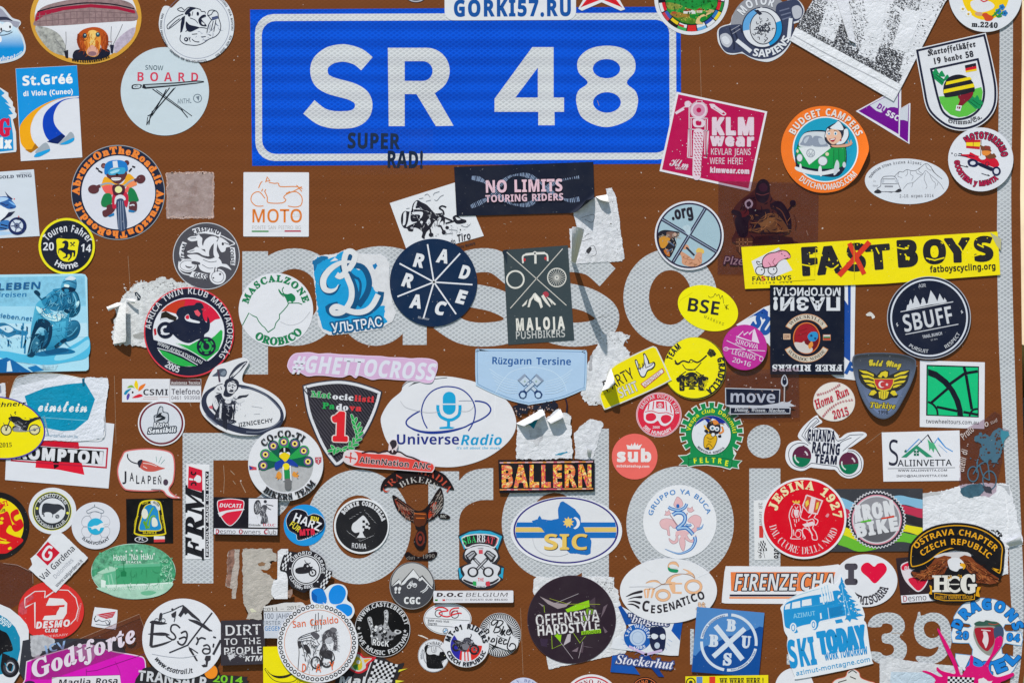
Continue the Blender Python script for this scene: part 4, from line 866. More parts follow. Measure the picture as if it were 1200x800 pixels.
f(C(366,400,22),'a83c4a');f(P("195 480 235 435 225 470 200 488"),'d8d4cc');f(P("235 492 248 435 262 420 280 392 292 388 330 430 345 490 330 500 315 460 285 440 280 420 262 445 250 490"),'d8d4cc');f(P("333 412 350 400 375 440 402 485 395 490 365 460 350 440"),'d8d4cc');f(P("370 415 400 430 440 470 432 478 410 458 415 478 400 455"),'d8d4cc');f(P("290 400 320 430 335 470 300 440"),'ece8e0')
pt();tx('MALOJA',326,652,84,'dbd8d0','B',w=356,rot=-2.5,off=.02,sp=.12);tx('PUSHBIKERS',328,712,52,'b9bab8','S',w=362,rot=-2.5,off=.012)
lift(120,140,-1,-.8,1.2)
# --- torn white paper with curled strip, then the dark banner over its top
F(520,180,5.4545)
st('torn_paper','torn white paper with a curled strip hanging below the black banner corner',rag("826 370 960 280 1040 262 1035 225 1075 218 1098 270 1110 340 1125 420 1140 560 1156 670 1140 690 920 700 830 705 812 600 802 480 850 470",3,8,12),'d5d6db~.35',mat='paper',group=TORN,cat='torn paper',thick=.3)
ls("905 640 930 600 960 590 975 640 940 660|880 410 960 390 950 440 900 420|900 530 930 510|880 560 950 540",3,'5c5c60');f(S("910 620 935 598 945 612 925 640"),'3a3a3e');dots(P("1040 260 1095 270 1150 660 1080 680"),60,3,7,'e0e0e4',6)
flap("815 690 845 700","812 480 890 500",50,'dcdce0','standing_strip',roll=.95);flap("970 275 1045 262","1000 300 1055 312",5,'d2d0cc','curled_strip')
st('banner_sticker','black banner with pink capitals and a silver chain wave, one corner curled',P("66 86 955 54 966 376 82 400"),'1b2030',side='22283a',thick=.22)
pt('chain_picture')
ch=catmull(pts("175 340 240 310 290 280 330 230 380 180 430 145 500 135 560 150 610 180 650 220 690 250 740 280 800 300 870 290"),False,7);c2=catmull(pts("180 155 230 165 270 190 320 240 370 285 430 320 500 330 560 318 610 280 650 230 700 190 780 165 870 150"),False,7)
for cc,n_ in((ch,0),(c2,1)):
    for i in range(0,len(cc)-1):
        (x0,y0),(x1,y1)=cc[i],cc[i+1];d=math.dist((x0,y0),(x1,y1))or 1;nx,ny=-(y1-y0)/d,(x1-x0)/d;k=2.0+.9*math.sin(i*.3)
        l([(x0+nx*k,y0+ny*k),(x0-nx*k,y0-ny*k)],4.5,'8fa0bd' if i%4 else '5f6c88')
pt();tx('NO LIMITS',512,245,76,'dcb9c6','B',w=500,rot=-1.2,off=.012);tx('TOURING RIDERS',516,305,44,'d6b4c2','B',w=500,rot=-1.5,off=.01)
curl(862,324,.62,.78,30,110)
end()
# ================================================================ stickers: top and upper right
F()
st('clear_sticker','clear film with two dark stencil words over the lower edge of the blue field',P("398 152 507.5 151 508 204 400 205"),'a0a0a0',mat='film3',thick=.05,solid=False,cat='clear sticker')
pt('lettering','vinyl');tx('SUPER',437.5,174,17.5,'1b2c48','B',w=62,rot=1,off=.012,part='lettering');tx('RAD!',474.5,196.5,19,'17263f','B',w=44,rot=1,off=.012)
pt('foot_strip','film3');f(P("400 193 507.5 191 508 204 400 205.5"),'886058');dots(P("400 193 507 191 508 205 400 205"),30,.2,.6,'b89a90',2)
F(500,-20,4)
st('rounded_sticker','white rounded strip with bold blue capitals across the top edge of the blue field',B(84,20,700,176,40,-.2),'d9dade',thick=.2)
tx('GORKI57.RU',403,156,74,'14509a','B',w=560,off=.02,rot=-.3,sp=.03)
F(600,0,4)
st('star_sticker','red star sticker with white edge at the top beside the blue-lettered strip',P("310 42 345 -20 300 -90 380 -85 418 -160 456 -85 540 -90 490 -25 530 45 510 52 420 12 328 52"),'dcdce0',thick=.2)
f(P("322 36 362 -18 322 -78 392 -74 418 -130 446 -74 516 -78 474 -18 516 36 420 -2"),'d6202c')
l("418 -130 420 -2|322 36 420 -30|516 36 420 -30",3,'b01824')

F(300,0,4)
st('round_sticker','dark disc with a pale rim peeping in at the top edge above the blue field',C(750,-14,46,27),'30303e');ring(750,-14,36,42,'b0b0ba',.6)
# --- round landscape badge with flags
F(760,0,6)
st('round_sticker','round sticker of a green valley village ringed by little national flags, at the top edge',C(302,-10,262,258),'d6d7dc')
f(C(302,-8,235,232),'1a1a22')
FL=[('d8dade','d02030'),('c03848','3a58a8'),('1a1a1a','e0c020'),('40a050','d8dade'),('d02828','d02828'),('6aa8d8','d8dade'),('d8dade','2a48a0'),('e0c830','2a70b0'),('20803a','d02030'),('d8dade','c03040'),('2a48a0','d8dade'),('d02828','e0c020')]
for i in range(12):
    a0=262-i*18.6;a1=a0-16.6
    oi,ii=A(302,-8,231,a0,a1,n=6),A(302,-8,188,a1,a0,n=6);mi=A(302,-8,210,a0,a1,n=6);mo=A(302,-8,210,a1,a0,n=6)
    f(oi+mo,FL[i][0]);f(mi+ii,FL[i][1])
f(A(302,-8,210,206,195,n=4)+A(302,-8,196,195,206,n=4),'d02828')
pt('valley_picture');f(C(302,-8,183,181),'14862f~.5');f(S("130 0 200 -60 300 -20 420 -80 470 -20 480 0 300 60 200 80 140 60"),'1d8c3c~.4');f(S("130 60 220 50 320 60 430 20 480 10 470 60 400 95 300 110 200 110 145 90"),'2d9a3a~.7');f(S("128 20 200 30 240 50 180 70 135 60"),'8f9a40~.9')
f(S("150 95 230 90 290 105 260 130 190 125"),'a07c30~.8');f(P("245 78 270 66 300 70 330 80 330 100 245 98"),'d0d0cc');f(P("240 80 272 60 310 70 280 82"),'8c2a24');f(P("335 74 360 62 380 74 376 92 340 92"),'c8b8a8');f(P("332 76 358 58 385 74"),'a03028');f(P("160 86 185 80 200 96 165 100"),'a8482c');f(P("400 80 425 66 465 74 455 90 405 92"),'b8a070');f(S("330 160 350 120 400 98 440 92 410 110 370 125 360 150 385 168 350 172"),'d8b880');f(S("200 130 280 125 330 140 320 168 250 160"),'5a8a28~.9');dots(P("150 0 460 -40 460 120 160 110"),60,3,9,'1a5a22',3);dots(P("160 60 440 50 400 150 230 150"),40,2,6,'c0b050',4)
# --- engine brain cutout
st('cutout_sticker','grey twin-cylinder engine cutout with a brain in its middle, left of the printed flyer',catmull(pts("575 165 590 110 640 40 720 -15 820 -30 900 -5 945 20 985 0 1040 -5 1085 40 1095 90 1070 150 1010 180 1010 270 985 330 930 395 850 435 780 430 720 410 670 382 640 378 600 386 555 380 520 350 490 300 482 235 495 200 530 180"),True,4),'d2d4da',thick=.22)
pt('engine_picture');f(C(800,190,222,228),'39405a');f(A(800,190,222,-90,50,ry=228)+P("800 190"),'8f9098');
f(S("496 210 540 185 600 175 660 180 680 250 720 330 640 370 560 372 520 340 498 280"),'39405a');f(S("505 250 545 235 580 262 588 300 560 335 525 320 508 290"),'b4b6c0');f(S("515 268 540 255 565 275 570 300 550 315 525 300"),'d0d2da');ls("600 210 620 260 640 330|570 195 600 300 600 350|640 190 660 230",12,'22283e');l("620 285 720 365",28,'d4d6dc');l("580 215 640 180|590 240 645 205",5,'9a9ca8')
f(S("900 40 960 10 1040 0 1080 50 1088 90 1060 140 1000 160 950 180 900 130"),'39405a');f(S("1010 55 1050 40 1078 70 1070 120 1030 135 1012 100"),'b4b6c0');ls("920 80 990 60|930 110 1000 90|940 140 1000 120",9,'6a7088');l("1000 130 985 270",26,'d4d6dc')
f(C(800,195,140,140),'d6d8de');f(A(800,195,140,-100,-20)+A(800,195,92,-20,-100),'5f9fd4');f(A(800,195,140,70,158)+A(800,195,92,158,70),'1d8cc8');l(A(800,195,141,0,360,n=60),7,'2a3048')
f(C(805,198,92,114),'c8cad0');o(C(805,198,92,114),'26283a',6);f(P("740 75 770 70 800 100 780 110"),'26283a')
rb=random.Random(8)
for i in range(46):
    a,d=rb.uniform(0,6.28),rb.uniform(.1,.85);x,y=805+80*d*math.cos(a),198+100*d*math.sin(a);t_=rb.uniform(0,6.28);ls("%d %d %d %d %d %d"%(x,y,x+13*math.cos(t_),y+13*math.sin(t_),x+22*math.cos(t_+.9),y+22*math.sin(t_+.9)),5,'30323f')
pt();ar('MOTOR',800,190,155,56,-62,28,'d8dae0','B',off=.01);ar('SAPIENS',800,190,212,52,200,112,'d8dae0','B',up=True,off=.01)
# --- violet mountain pennant, then the big printed flyer over it
F(900,0,4)
F(985,90,8.89)
st('pennant_sticker','violet and white two-peaked triangular sticker hanging from under the printed flyer',P("158 360 440 205 605 120 632 125 630 328 722 275 728 280 718 702 600 632"),'d8d6de')
f(P("186 358 420 232 608 140 612 605"),'6d0f88');f(P("305 300 430 232 470 215 600 150 604 330 560 318 520 318 480 335 455 365 420 375 370 355"),'c9cdd6');l("604 130 602 330",9,'6d0f88');l("618 130 616 330",8,'d8d6de')
f(P("622 338 714 288 702 684 616 622"),'6d0f88');f(P("622 340 708 292 700 466 660 452 618 452"),'c4c8d2');l("612 330 608 610",9,'d8d6de')
tx('DU',415,350,56,'75148f','B',w=110,rot=32,off=.02);tx('SSC',530,430,56,'d8d6de','B',w=150,rot=28,off=.02)
F(900,0,4)
st('paper_flyer','large tilted white paper flyer covered in blotchy black print at the top right',P("100 190 340 -220 960 -130 830 10 630 400 588 476"),'d9dae0',mat='paper',thick=.3,cat='flyer')
pt('blotchy_print');rb=random.Random(4)
zone=P("130 130 330 -200 900 -120 820 20 625 360 600 430 110 165")
def zebra(n,seed):
    V,T=[],[];r_=random.Random(seed);k0=0
    while k0<n:
        x,y=q(r_.uniform(100,900),r_.uniform(-160,450))
        if not inside((x,y),zone):continue
        X4,Y4=(x-900)*4,y*4;d=(X4-110)*-.44+(Y4-190)*.9
        dens=.9 if d>-170 else .34
        if abs(math.sin((X4*.8+Y4*.25)*.018))>.80 and d<-80:dens=.04
        if X4>380 and X4<560 and Y4<230 and r_.random()<.8:dens*=.25
        if r_.random()>dens:continue
        k0+=1;w_,h_=r_.uniform(.3,1.5),r_.uniform(.18,.55);t_=R(28)+r_.gauss(0,.5);c_,s_=math.cos(t_),math.sin(t_);k=len(V);z=r_.random()*.8
        for u,v in((-1,-.3),(-.2,-1),(.9,-.4),(1,.5),(.1,1),(-.8,.5)):V.append((x+u*w_*c_-v*h_*s_,y+u*w_*s_+v*h_*c_,z))
        T+=[(k,k+i+1,k+i)for i in range(1,5)]
    CUR.add((V,T),'34343a');
zebra(9000,3)
f(P("108 178 130 130 618 396 590 466"),'dfe0e5');ls("118 168 300 268 480 358 604 424",5,'a8a9b0')
pt('faded_lettering');f(P('445 0 560 -10 520 200 480 150'),'dcdde3');f(P('640 40 720 60 650 250 580 225'),'dcdde3');l('590 30 640 70',18,'dcdde3')
flap("300 -60 360 -100","378 190 408 205",2.6,'d4d5dc','folded_crease',roll=.4)
# --- duck character left out: plain yellow disc with flowers
F(900,0,4)
st('round_sticker','white round sticker with a yellow disc and flowers in the upper right corner',C(1018,-22,172,174),'d8dae0')
pt('flower_picture');f(C(1018,-30,112,126),'ecc414');f(S("950 10 990 0 1040 10 1060 30 1040 50 990 60 955 40"),'d8d8dc');f(S("1000 70 1020 62 1036 72 1056 80 1046 98 1020 100 1010 84"),'c84a24');f(S("970 60 1000 60 1000 76 975 74"),'c89a78')
for x,y in((912,44),(938,68)):
    for a in range(6):f(C(x+9*math.cos(a*1.047),y+9*math.sin(a*1.047),6),'e2e2e0')
    f(C(x,y,5),'c8a030')
for x,y in((1095,36),(1078,56),(1108,64)):
    for a in range(5):f(C(x+8*math.cos(a*1.257),y+8*math.sin(a*1.257),7),'2a78b8')
    f(C(x,y,4),'1c4a80')
ls("1085 45 1060 70 1050 78|1100 60 1075 78|1060 60 1075 80 1095 76",7,'2a8a3c');ls("985 -10 1010 10 1040 -6",6,'c83a4a')
pt();tx('m.2240',1014,130,23,'26282e','R',w=122,rot=3,off=.025)
# --- pink square
F(765,100,6.157)
st('square_sticker','tilted raspberry pink square with a white lined motorcycle front and white hand lettering',P("172 48 826 190 702 764 48 620"),'dcd8de',side='d8d4da')
f(P("184 66 808 200 690 744 66 608"),'b4124e');f(P("420 640 700 660 690 744 480 700"),'bd1656~.2')
pt('motorcycle_picture');W_='d8c4d0'
ls("160 200 215 165 240 150 235 125 260 118 280 140|408 140 435 140 470 165 515 195 525 210 505 215 470 190 420 160",8,W_);f(S("230 130 262 115 272 150 240 160"),W_);f(S("415 138 445 138 450 160 420 160"),W_);l("165 205 225 170",16,W_);l("450 160 505 198",16,W_)
ring(332,180,40,58,W_);f(C(332,180,44),'c98aa6');f(C(332,180,18),'b4124e');o(C(332,180,62),W_,4);f(P("312 110 358 110 358 128 312 128"),W_);f(P("318 114 352 114 352 124 318 124"),'b4124e')
l("262 150 262 520|276 240 276 510|394 240 388 520|378 250 374 500|258 316 400 330|264 235 396 240|250 520 290 525|366 520 392 524|258 318 250 520|402 330 388 522",7,W_)
f(S("290 250 330 240 372 255 365 300 300 300"),W_);f(S("310 262 330 256 350 266 345 290 315 288"),'b4124e');
f(S("296 330 330 312 366 335 362 420 350 560 340 672 290 668 288 540 290 420"),W_)
for r_ in range(16):
    for c_ in range(3):x,y=304+c_*21+(r_%2)*8,345+r_*20;l("%d %d %d %d"%(x-6,y-4,x+6,y+5),6,'b4124e')
dots(P("190 90 790 210 690 730 80 600"),70,1,4.5,W_,4)
pt();tx('KLM',578,356,118,W_,'B',w=312,rot=0,off=.03);tx('wear',572,436,78,W_,'B',w=308,rot=1,off=.04);tx('KEVLAR JEANS',562,504,48,W_,'B',w=292,rot=.5,off=-.03);tx('WERE HERE!',530,570,48,W_,'B',w=240,rot=.5,off=-.03);tx('klmwear.com',554,634,36,W_,'B',w=284,rot=2,off=.03);tx('Klm',190,588,52,W_,'C',w=140,rot=8,off=.01);tx('WEAR',205,610,17,W_,'B',w=88,rot=4)
# --- clear film with dark rider
F(755,225,5.714)
st('clear_sticker','clear tinted film square with a dark motorcycle rider, partly under the yellow strip',P("496 -74 1168 -60 1160 470 1120 560 490 552"),'604030',mat='film',thick=.05,solid=False,cat='clear sticker')
pt('rider_picture','matte');DK='2a1224';DR='5c1a22'
f(S("590 135 640 60 700 15 745 -25 765 -72 800 -86 836 -60 842 10 870 55 925 70 975 150 985 230 965 275 905 300 1000 325 1000 345 610 345 612 250"),'3f1a1c')
f(S("742 0 755 -55 782 -84 815 -80 838 -45 838 5 828 50 800 75 765 65 748 40"),'1d0c1c');f(S("765 -40 800 -60 825 -35 815 -5 780 -5"),'341426');ls("750 10 790 22 836 8",6,'5a2a30')
f(S("650 75 690 35 735 20 750 60 745 110 700 150 660 130"),'33121a');f(S("672 70 705 48 728 75 715 105 685 110"),'8c7484');f(S("684 74 704 62 716 80 704 98 690 98"),'2a1224');f(S("845 85 885 60 930 80 970 145 985 225 968 262 930 210 900 150 860 110"),'1d0c1c');ls("860 95 920 130 960 220",7,'5a3026')
f(S("612 170 690 140 750 150 700 190 690 290 640 300 615 250"),'1d0c1c');f(S("700 110 770 120 835 115 830 160 780 190 720 180"),'1d0c1c');f(S("640 140 690 120 700 150 660 170"),'4a141c')
f(S("745 215 800 160 870 140 920 180 965 250 960 275 850 268 700 262"),'5c3724');f(S("760 225 820 180 870 165 860 210 800 240"),'70462a');f(S("880 190 930 215 955 258 900 255"),'5e3420');f(S("725 228 775 220 765 255 718 268"),'1d0c1c');ls("700 265 800 276 960 270|770 200 860 155",6,'2a1218')
f(P("712 345 745 298 870 286 990 305 1005 345"),'2c0f16');f(P("750 345 770 310 850 300 860 345"),'2a0f18');l("870 345 862 300|930 345 915 296",6,'2a0f18')
f(S("588 120 640 132 650 165 600 150"),'1d0c1c');l("582 134 632 142",12,'1d0c1c');l("958 128 986 92",9,'1d0c1c');f(C(994,74,20),'1d0c1c');f(P("612 308 724 308 724 372 672 430 640 415 614 380"),'4a281e');l("636 310 638 404|660 310 662 420|690 310 690 360|612 336 724 334|614 362 720 360",6,'80523a');ls("1000 150 1016 200 1010 250",6,'4a2018');hatch(P('620 60 760 20 900 90 960 270 700 330 620 250'),60,40,6,'1d0c1c',40,.9,3);hatch(P('700 150 960 180 960 270 700 270'),26,50,4,'8a5634',-20,.4,5)
tx('Plzeň',620,488,54,'2a1a34','O',w=185,rot=3,off=.0,ol='3c1c34',ow=.04);tx('Plzeň',620,488,54,'8a6a72','O',w=185,rot=3,off=-.02)
# --- orange camper badge
F(905,115,6.958)
st('round_sticker','orange ringed round sticker of a green and white camper van, its right edge lifting',S("425 66 520 78 610 115 690 190 750 280 778 370 780 440 745 530 700 620 650 680 560 745 440 772 330 762 230 715 150 640 95 540 70 420 90 300 150 195 230 118 320 78",6),'ee7426')
ring(432,420,258,268,'dfe2e6');f(C(432,420,258),'1c97b8')
pt('camper_picture');f(S("190 540 185 490 200 400 240 310 280 275 350 264 440 270 560 330 600 400 602 540 560 620 500 645 400 635 290 620 200 590"),'20263a')
f(S("200 510 196 450 215 390 330 400 440 410 500 405 590 400 592 540 560 560 480 575 330 575 220 545"),'17964a');f(P("500 408 590 400 594 530 560 560 500 600 480 560"),'14904a');f(S("225 340 262 290 330 275 430 278 450 300 470 400 400 410 300 405 220 395"),'c9ced4');f(S("240 355 265 312 320 310 322 388 228 382"),'8a93a4');f(S("336 315 400 320 450 380 440 396 330 390"),'8a93a4');f(S("255 350 280 320 300 320 270 370"),'b4bcc8');f(S("375 330 420 335 440 370 390 380"),'b4bcc8')
f(P("212 404 330 402 480 404 300 545"),'d6dade');ring(312,450,28,36,'9aa0aa');l("296 430 312 466 328 430|292 448 304 474 312 456 322 474 334 448",6,'9aa0aa');f(C(222,488,24,32),'d2d6dc');f(C(410,514,38,38),'d2d6dc');o(C(410,514,38,38),'6c7480',5);o(C(222,488,24,32),'6c7480',5);f(C(446,458,15),'d8c8b0');f(C(204,434,10,14),'d8c8b0')
f(S("190 560 280 585 400 600 520 575 540 600 400 630 280 618 195 590"),'d6dade');f(S("380 560 398 560 404 630 388 636 374 600"),'d6dade');f(S("222 540 236 545 238 600 222 596"),'d6dade');f(S("505 560 525 505 545 540 535 600 500 630"),'c4cad2');l("500 420 500 560|540 415 542 500|590 420 590 520",5,'0f6a36');f(C(585,545,14,24),'c4cad2')
pt('waving_figure');f(S("425 310 440 250 475 222 520 200 540 182 575 220 600 240 615 260 625 310 590 370 540 385 500 400 460 380 430 350"),'2a3040');f(S("430 310 448 250 470 270 475 290 440 320"),'d8dce2');f(S("470 245 510 212 540 190 572 232 575 262 520 258"),'d8dce2');f(S("585 260 612 255 618 310 585 365 540 380 520 375 560 340 580 300"),'d8dce2');f(S("440 290 470 258 520 258 555 285 560 330 530 365 490 378 455 350 440 320"),'e0b49a');f(C(460,290,12,14),'d8dce2');f(C(514,290,14,16),'d8dce2');f(C(461,292,6,8),'2a6a8a');f(C(514,292,7,9),'2a6a8a');f(S("462 335 490 332 516 325 505 352 485 358"),'a82a38');f(P("468 337 512 330 505 340 475 344"),'e0e0e0');ls("445 272 470 268|500 266 530 272",5,'6a4a30');f(C(556,345,8),'b03a48')
f(S("480 385 540 385 600 375 625 370 640 340 648 365 640 385 590 400 500 402"),'d09a80');ls("620 370 618 345|630 368 642 345|635 375 652 365",7,'d09a80')
pt();ar('BUDGET CAMPERS',432,420,276,56,-66,68,'ded6d2','B',off=.01);ar('DUTCHNOMADS.COM',432,420,330,48,222,128,'ded6d2','B',up=True,off=.0)
lift(640,420,1,.25,3.2,1.8)
# --- potato beetle shield
F(1060,30,6.157)
OUT=catmull(pts("72 172 586 52"),False);SH=P("72 172 584 54")+catmull(pts("584 54 615 180 650 340 668 460 660 580 610 670 520 735 410 760 300 735 200 660 150 580 120 430 72 172"),False,5)[1:-1]
st('shield_sticker','white shield with navy outline, gothic lettering and a striped balloon over green land',SH,'d9dadf')
f(grow(SH,-1.2),'1d2138');f(grow(SH,-3.8),'d6d7dd')
tx('Kartoffelkäfer',340,188,44,'33343c','F',w=356,rot=-11,off=.02);tx('19 bande 58',352,254,42,'33343c','F',w=300,rot=-11,off=.02);ar('Grimma/Sa.',405,430,285,36,200,147,'33343c','F',up=True,off=.012,rot=0)
pt('balloon_picture');IN=P("180 312 532 236")+catmull(pts("532 236 560 360 580 480 560 580 500 650 420 682 340 680 270 630 235 540 205 420 180 312"),False,5)[1:-1]
f(IN,'1d2138');f(grow(IN,-2.6),'d9dadf')
f(P("246 514 300 510 400 490 480 465 552 446 562 480 552 560 510 620 450 655 390 664 330 645 285 605 258 560"),'5cb844');f(P("200 330 290 395 270 436 212 388"),'1d8a52');ls("215 370 280 420|225 355 290 400",5,'105a34')
for x,y in((222,335),(265,350),(305,378)):f(S("%d %d %d %d %d %d %d %d"%(x-22,y+14,x,y-22,x+14,y-6,x+24,y+20)),'1d8a52')
f(P("440 540 480 510 560 550 545 600 510 604"),'1d8a52');ls("455 540 520 590|470 525 540 575",5,'105a34')
for x,y in((480,520),(520,525),(545,555)):f(S("%d %d %d %d %d %d %d %d"%(x-16,y+12,x,y-20,x+12,y-6,x+18,y+16)),'1d8a52')
BAL=S("276 475 285 420 320 375 380 356 440 368 490 410 504 460 490 485 400 505 300 520 284 505");f(BAL,'20202a')
f(P("300 408 468 372 484 390 294 432"),'e6cf1a');f(P("280 465 496 420 502 446 278 492"),'e6cf1a')
f(S("384 510 440 496 492 482 480 520 440 556 412 580 384 580 396 540"),'7c1c2c');f(P("372 576 412 580 400 620 366 614"),'d9dadf');f(P("378 585 402 588 398 604 376 600"),'7c1c2c');l("388 584 384 608",4,'d9dadf')
f(P("432 290 512 272 516 294 436 312"),'23202c');f(P("436 312 516 294 518 314 438 330"),'cc1c2c');f(P("438 330 518 314 520 328 440 342"),'e8c822')
# --- oval with alps
F(1005,140,6.154)
st('oval_sticker','white oval sticker with a thin line drawing of a car before jagged mountains',C(355,447,303,164,2),'d3d6de')
pt('mountain_drawing');ls("265 412 300 378 325 380 355 362 385 370 420 368 455 345 490 320 520 335 560 390 610 430",3.5,'4c4c54');ls("330 500 360 465 400 455 440 420 470 395 490 370 520 395 560 430 600 470 620 505|455 345 440 370 470 395|490 320 500 350 530 370|300 378 290 410 320 420|385 370 380 395 400 410 390 440|400 455 390 490|490 385 480 430 500 480 490 500|520 400 540 440 560 460 555 500|355 362 360 390 345 410|420 370 430 390 460 400|530 340 540 370 580 410|580 455 570 480",2.6,'66666e')
ls("168 440 185 415 220 410 265 412 285 440 300 480 310 510 290 520 160 520 140 500 165 480 168 440|180 430 270 430|175 465 290 465|200 485 250 485|200 520 250 528",4,'5c5c66');f(S("125 515 150 505 172 525 150 534 120 528"),'32323a');f(S("275 515 300 500 318 515 295 526 270 524"),'32323a');f(P("195 478 255 478 255 488 195 488"),'8a8a94');f(C(180,444,12),'b8bcc6');f(C(282,444,12),'b8bcc6');tx('3x',122,452,14,'8a8a92','S');tx('tour',128,484,14,'8a8a92','S')
pt();ar('Trabantem křížem krážem Alpami',355,447,262,18,-80,24,'6a6a72','M',ry=130,off=.012);tx('2.-10. srpen 2014',425,562,20,'6a6a72','M',w=250,rot=-1,off=.012)
# --- red rider round
st('round_sticker','white round sticker with a red racing machine flying a flag and dark red lettering',C(885,290,235,230),'d8d9e0')
CR='b02048';ar('MOTOTURISMO',885,290,152,44,-42,84,CR,'B',off=.02,ol='2c1a2a',ow=.05);ar('GOOSTERA y MANTA',885,290,190,36,268,138,CR,'B',up=True,off=.02,ol='2c1a2a',ow=.04)
pt('racing_picture');f(S("740 255 800 252 810 238 860 262 920 270 960 268 1000 290 1018 330 990 350 960 340 900 320 830 290 780 275"),'c81832');f(P("830 300 900 320 960 345 1000 360 960 375 880 340 850 320"),'20203a');f(S("790 300 820 285 860 300 865 330 840 345 800 335"),'22264a');f(C(828,316,20,14),'d0d2dc');f(C(998,375,32,34),'22264a');f(C(998,375,18,20),'d0d2dc');l("720 260 790 272|800 262 840 270|725 248 750 250",6,'20203a');f(C(704,258,11),'50505a');f(C(704,258,7),'d8d9e0');f(C(678,246,6),'50505a')
f(P("778 150 884 148 878 218 780 208"),'c02030');f(P("780 168 882 166 880 198 780 192"),'e8cc28');l("832 150 830 210",4,'b01a28');l("888 150 884 270",5,'6a5038');f(S("880 190 905 195 920 190 950 200 960 225 985 250 995 275 940 285 905 250"),'74442c');f(S("895 230 940 228 960 240 930 262 900 258"),'e08838');f(C(935,206,22,14),'8a3a30');f(C(968,240,11),'d8d9e0');f(S("870 270 910 262 920 285 890 292"),'d8d9e0');f(C(932,322,16),'c81832');ring(932,322,11,15,'20203a');ls("730 330 790 345 780 335|890 390 945 408 935 398",5,'3a3a44')
# --- four sector roundel
F(755,225,5.714)
st('round_sticker','pale blue round sticker quartered by diagonal bars with figures in two lower quarters',C(300,292,231,231),'d6d6de')
f(C(300,292,219),'2c2440');f(C(300,292,208),'9fb8c4')

pt('quarter_figures');f(S("90 280 130 255 200 262 235 270 225 300 205 310 215 350 195 400 170 440 140 425 110 380 95 340"),'26242e');f(S("100 310 150 295 175 310 140 370 110 370"),'c88a34');f(S("150 270 200 270 210 290 180 310 155 300"),'7a5a50');f(S("130 390 160 385 170 430 145 420"),'b8682a');f(C(205,285,12),'c0a090');l("160 330 200 360|150 400 190 380",8,'5a6a88')
f(S("235 395 270 410 300 430 330 450 345 420 380 430 385 470 355 495 300 498 255 480 250 440"),'c99274');f(S("345 400 360 375 395 385 398 410 370 412"),'d8b45c');f(S("350 408 385 408 380 450 352 440"),'c99274');f(S("265 355 290 355 300 380 275 385 258 378"),'c99274');l("280 370 335 425",13,'30303a');ls("260 440 300 455 340 450|300 470 330 480",3,'96604a')
hatch(P('90 280 235 270 195 400 140 425'),24,24,5,'a89a8c',60,.9,4);hatch(P('240 410 385 430 370 495 250 480'),14,24,4,'a06c4c',60,.8,5)
pt('bars');l("115 180 485 402",22,'2c2440');l("408 110 192 468",22,'2c2440');l("118 182 482 400|406 113 194 466",6,'8f9fb4');f(S("255 235 290 220 310 245 300 290 270 262"),'b8ccd6~.2')
pt();tx('.org',258,172,74,'25222e','S',w=145,rot=-10,off=.03)
# --- white blue sticker below the dark inverted one
F(680,370,4)
st('blue_white_sticker','white and blue sticker mostly hidden behind the dark upside-down square',P("730 42 860 -40 1180 -150 1290 -162 1284 200 1312 305 1200 290 1080 220 960 240 880 130"),'d8dae0')
f(P("1232 -158 1268 -158 1266 215 1234 190"),'1c4898');f(P("780 15 860 -35 880 -20 880 30 850 0 812 0"),'1c4898');tx('SU',838,70,76,'22529c','B',w=95,rot=33,off=.03);tx('F',1252,272,56,'22529c','B',w=38,rot=26,off=.03);f(P('1228 -159 1254 -159 1255 -50 1228 -90'),'d8dae0')
# --- yellow strip
F(860,260,4)
st('long_sticker','long yellow strip with cracked black capitals, a red cross and a cycling pig',P("34 118 400 96 1235 46 1248 248 700 290 52 314"),'ecd912',thick=.22,side='d8c40c')
pt('pig_picture');f(P("82 184 210 120 274 226 180 262 100 240"),'d6d6dc')
F(755,225,5.714)
ring(775,528,27,33,'2a2a30');ring(858,522,27,33,'2a2a30');f(C(775,526,22),'d6d6dc');f(C(858,521,22),'d6d6dc');f(C(786,520,5),'k');f(C(866,517,5),'k')
f(S("786 480 795 440 830 410 880 400 910 388 950 392 975 415 978 440 955 450 930 452 900 470 880 500 850 505 800 510"),'2a1a20');f(S("792 480 800 444 834 416 882 406 912 394 948 398 968 420 966 436 940 446 905 462 876 490 848 498 806 504"),'e09ab0');f(C(968,432,9,12),'d88aa2');ls("875 445 860 470 880 495|830 470 850 500|900 410 905 395 920 400",4,'8a4a5a');ls("786 480 760 485 752 465 775 470",5,'2a1a20');ls("935 425 945 430|915 412 925 418",4,'2a1a20')
tx('FASTBOYS',852,592,30,'1e1c22','B',w=268,rot=-2,off=.0,part='pig_picture');tx('S',796,594,30,'c82a34','B',w=30,rot=-6,off=.01,part='pig_picture');tx('CYCLING CLUB',855,612,12,'3a3830','B',w=270,rot=-2,part='pig_picture',sp=.3)
pt();F(900,180,4)
CRK='ecd912'
for ch,x,y,w_,r_,h_ in(('F',196,566,84,-3,122),('A',292,558,110,-6,118),('S',412,545,92,0,118),('T',520,538,112,-5,106),('B',654,526,104,-4,116),('O',782,512,112,-3,104),('Y',888,505,108,-2,104),('S',1012,500,92,-4,106)):tx(ch,x,y,h_,'25242a','B',w=w_,rot=r_,off=.03)
pt('cracks');l("158 520 200 528 236 520|270 530 300 545 330 520|600 440 640 448|740 490 780 500 826 488|880 420 900 440 915 470|980 425 1010 440|640 470 660 500|505 440 520 470|965 480 1000 470|210 470 240 465",6,CRK);dots(P("150 440 1060 380 1060 500 150 570"),50,2,5,CRK,9)
pt('red_cross');l("380 420 450 565",22,'d23a26');l("475 414 332 572",24,'d23a26')
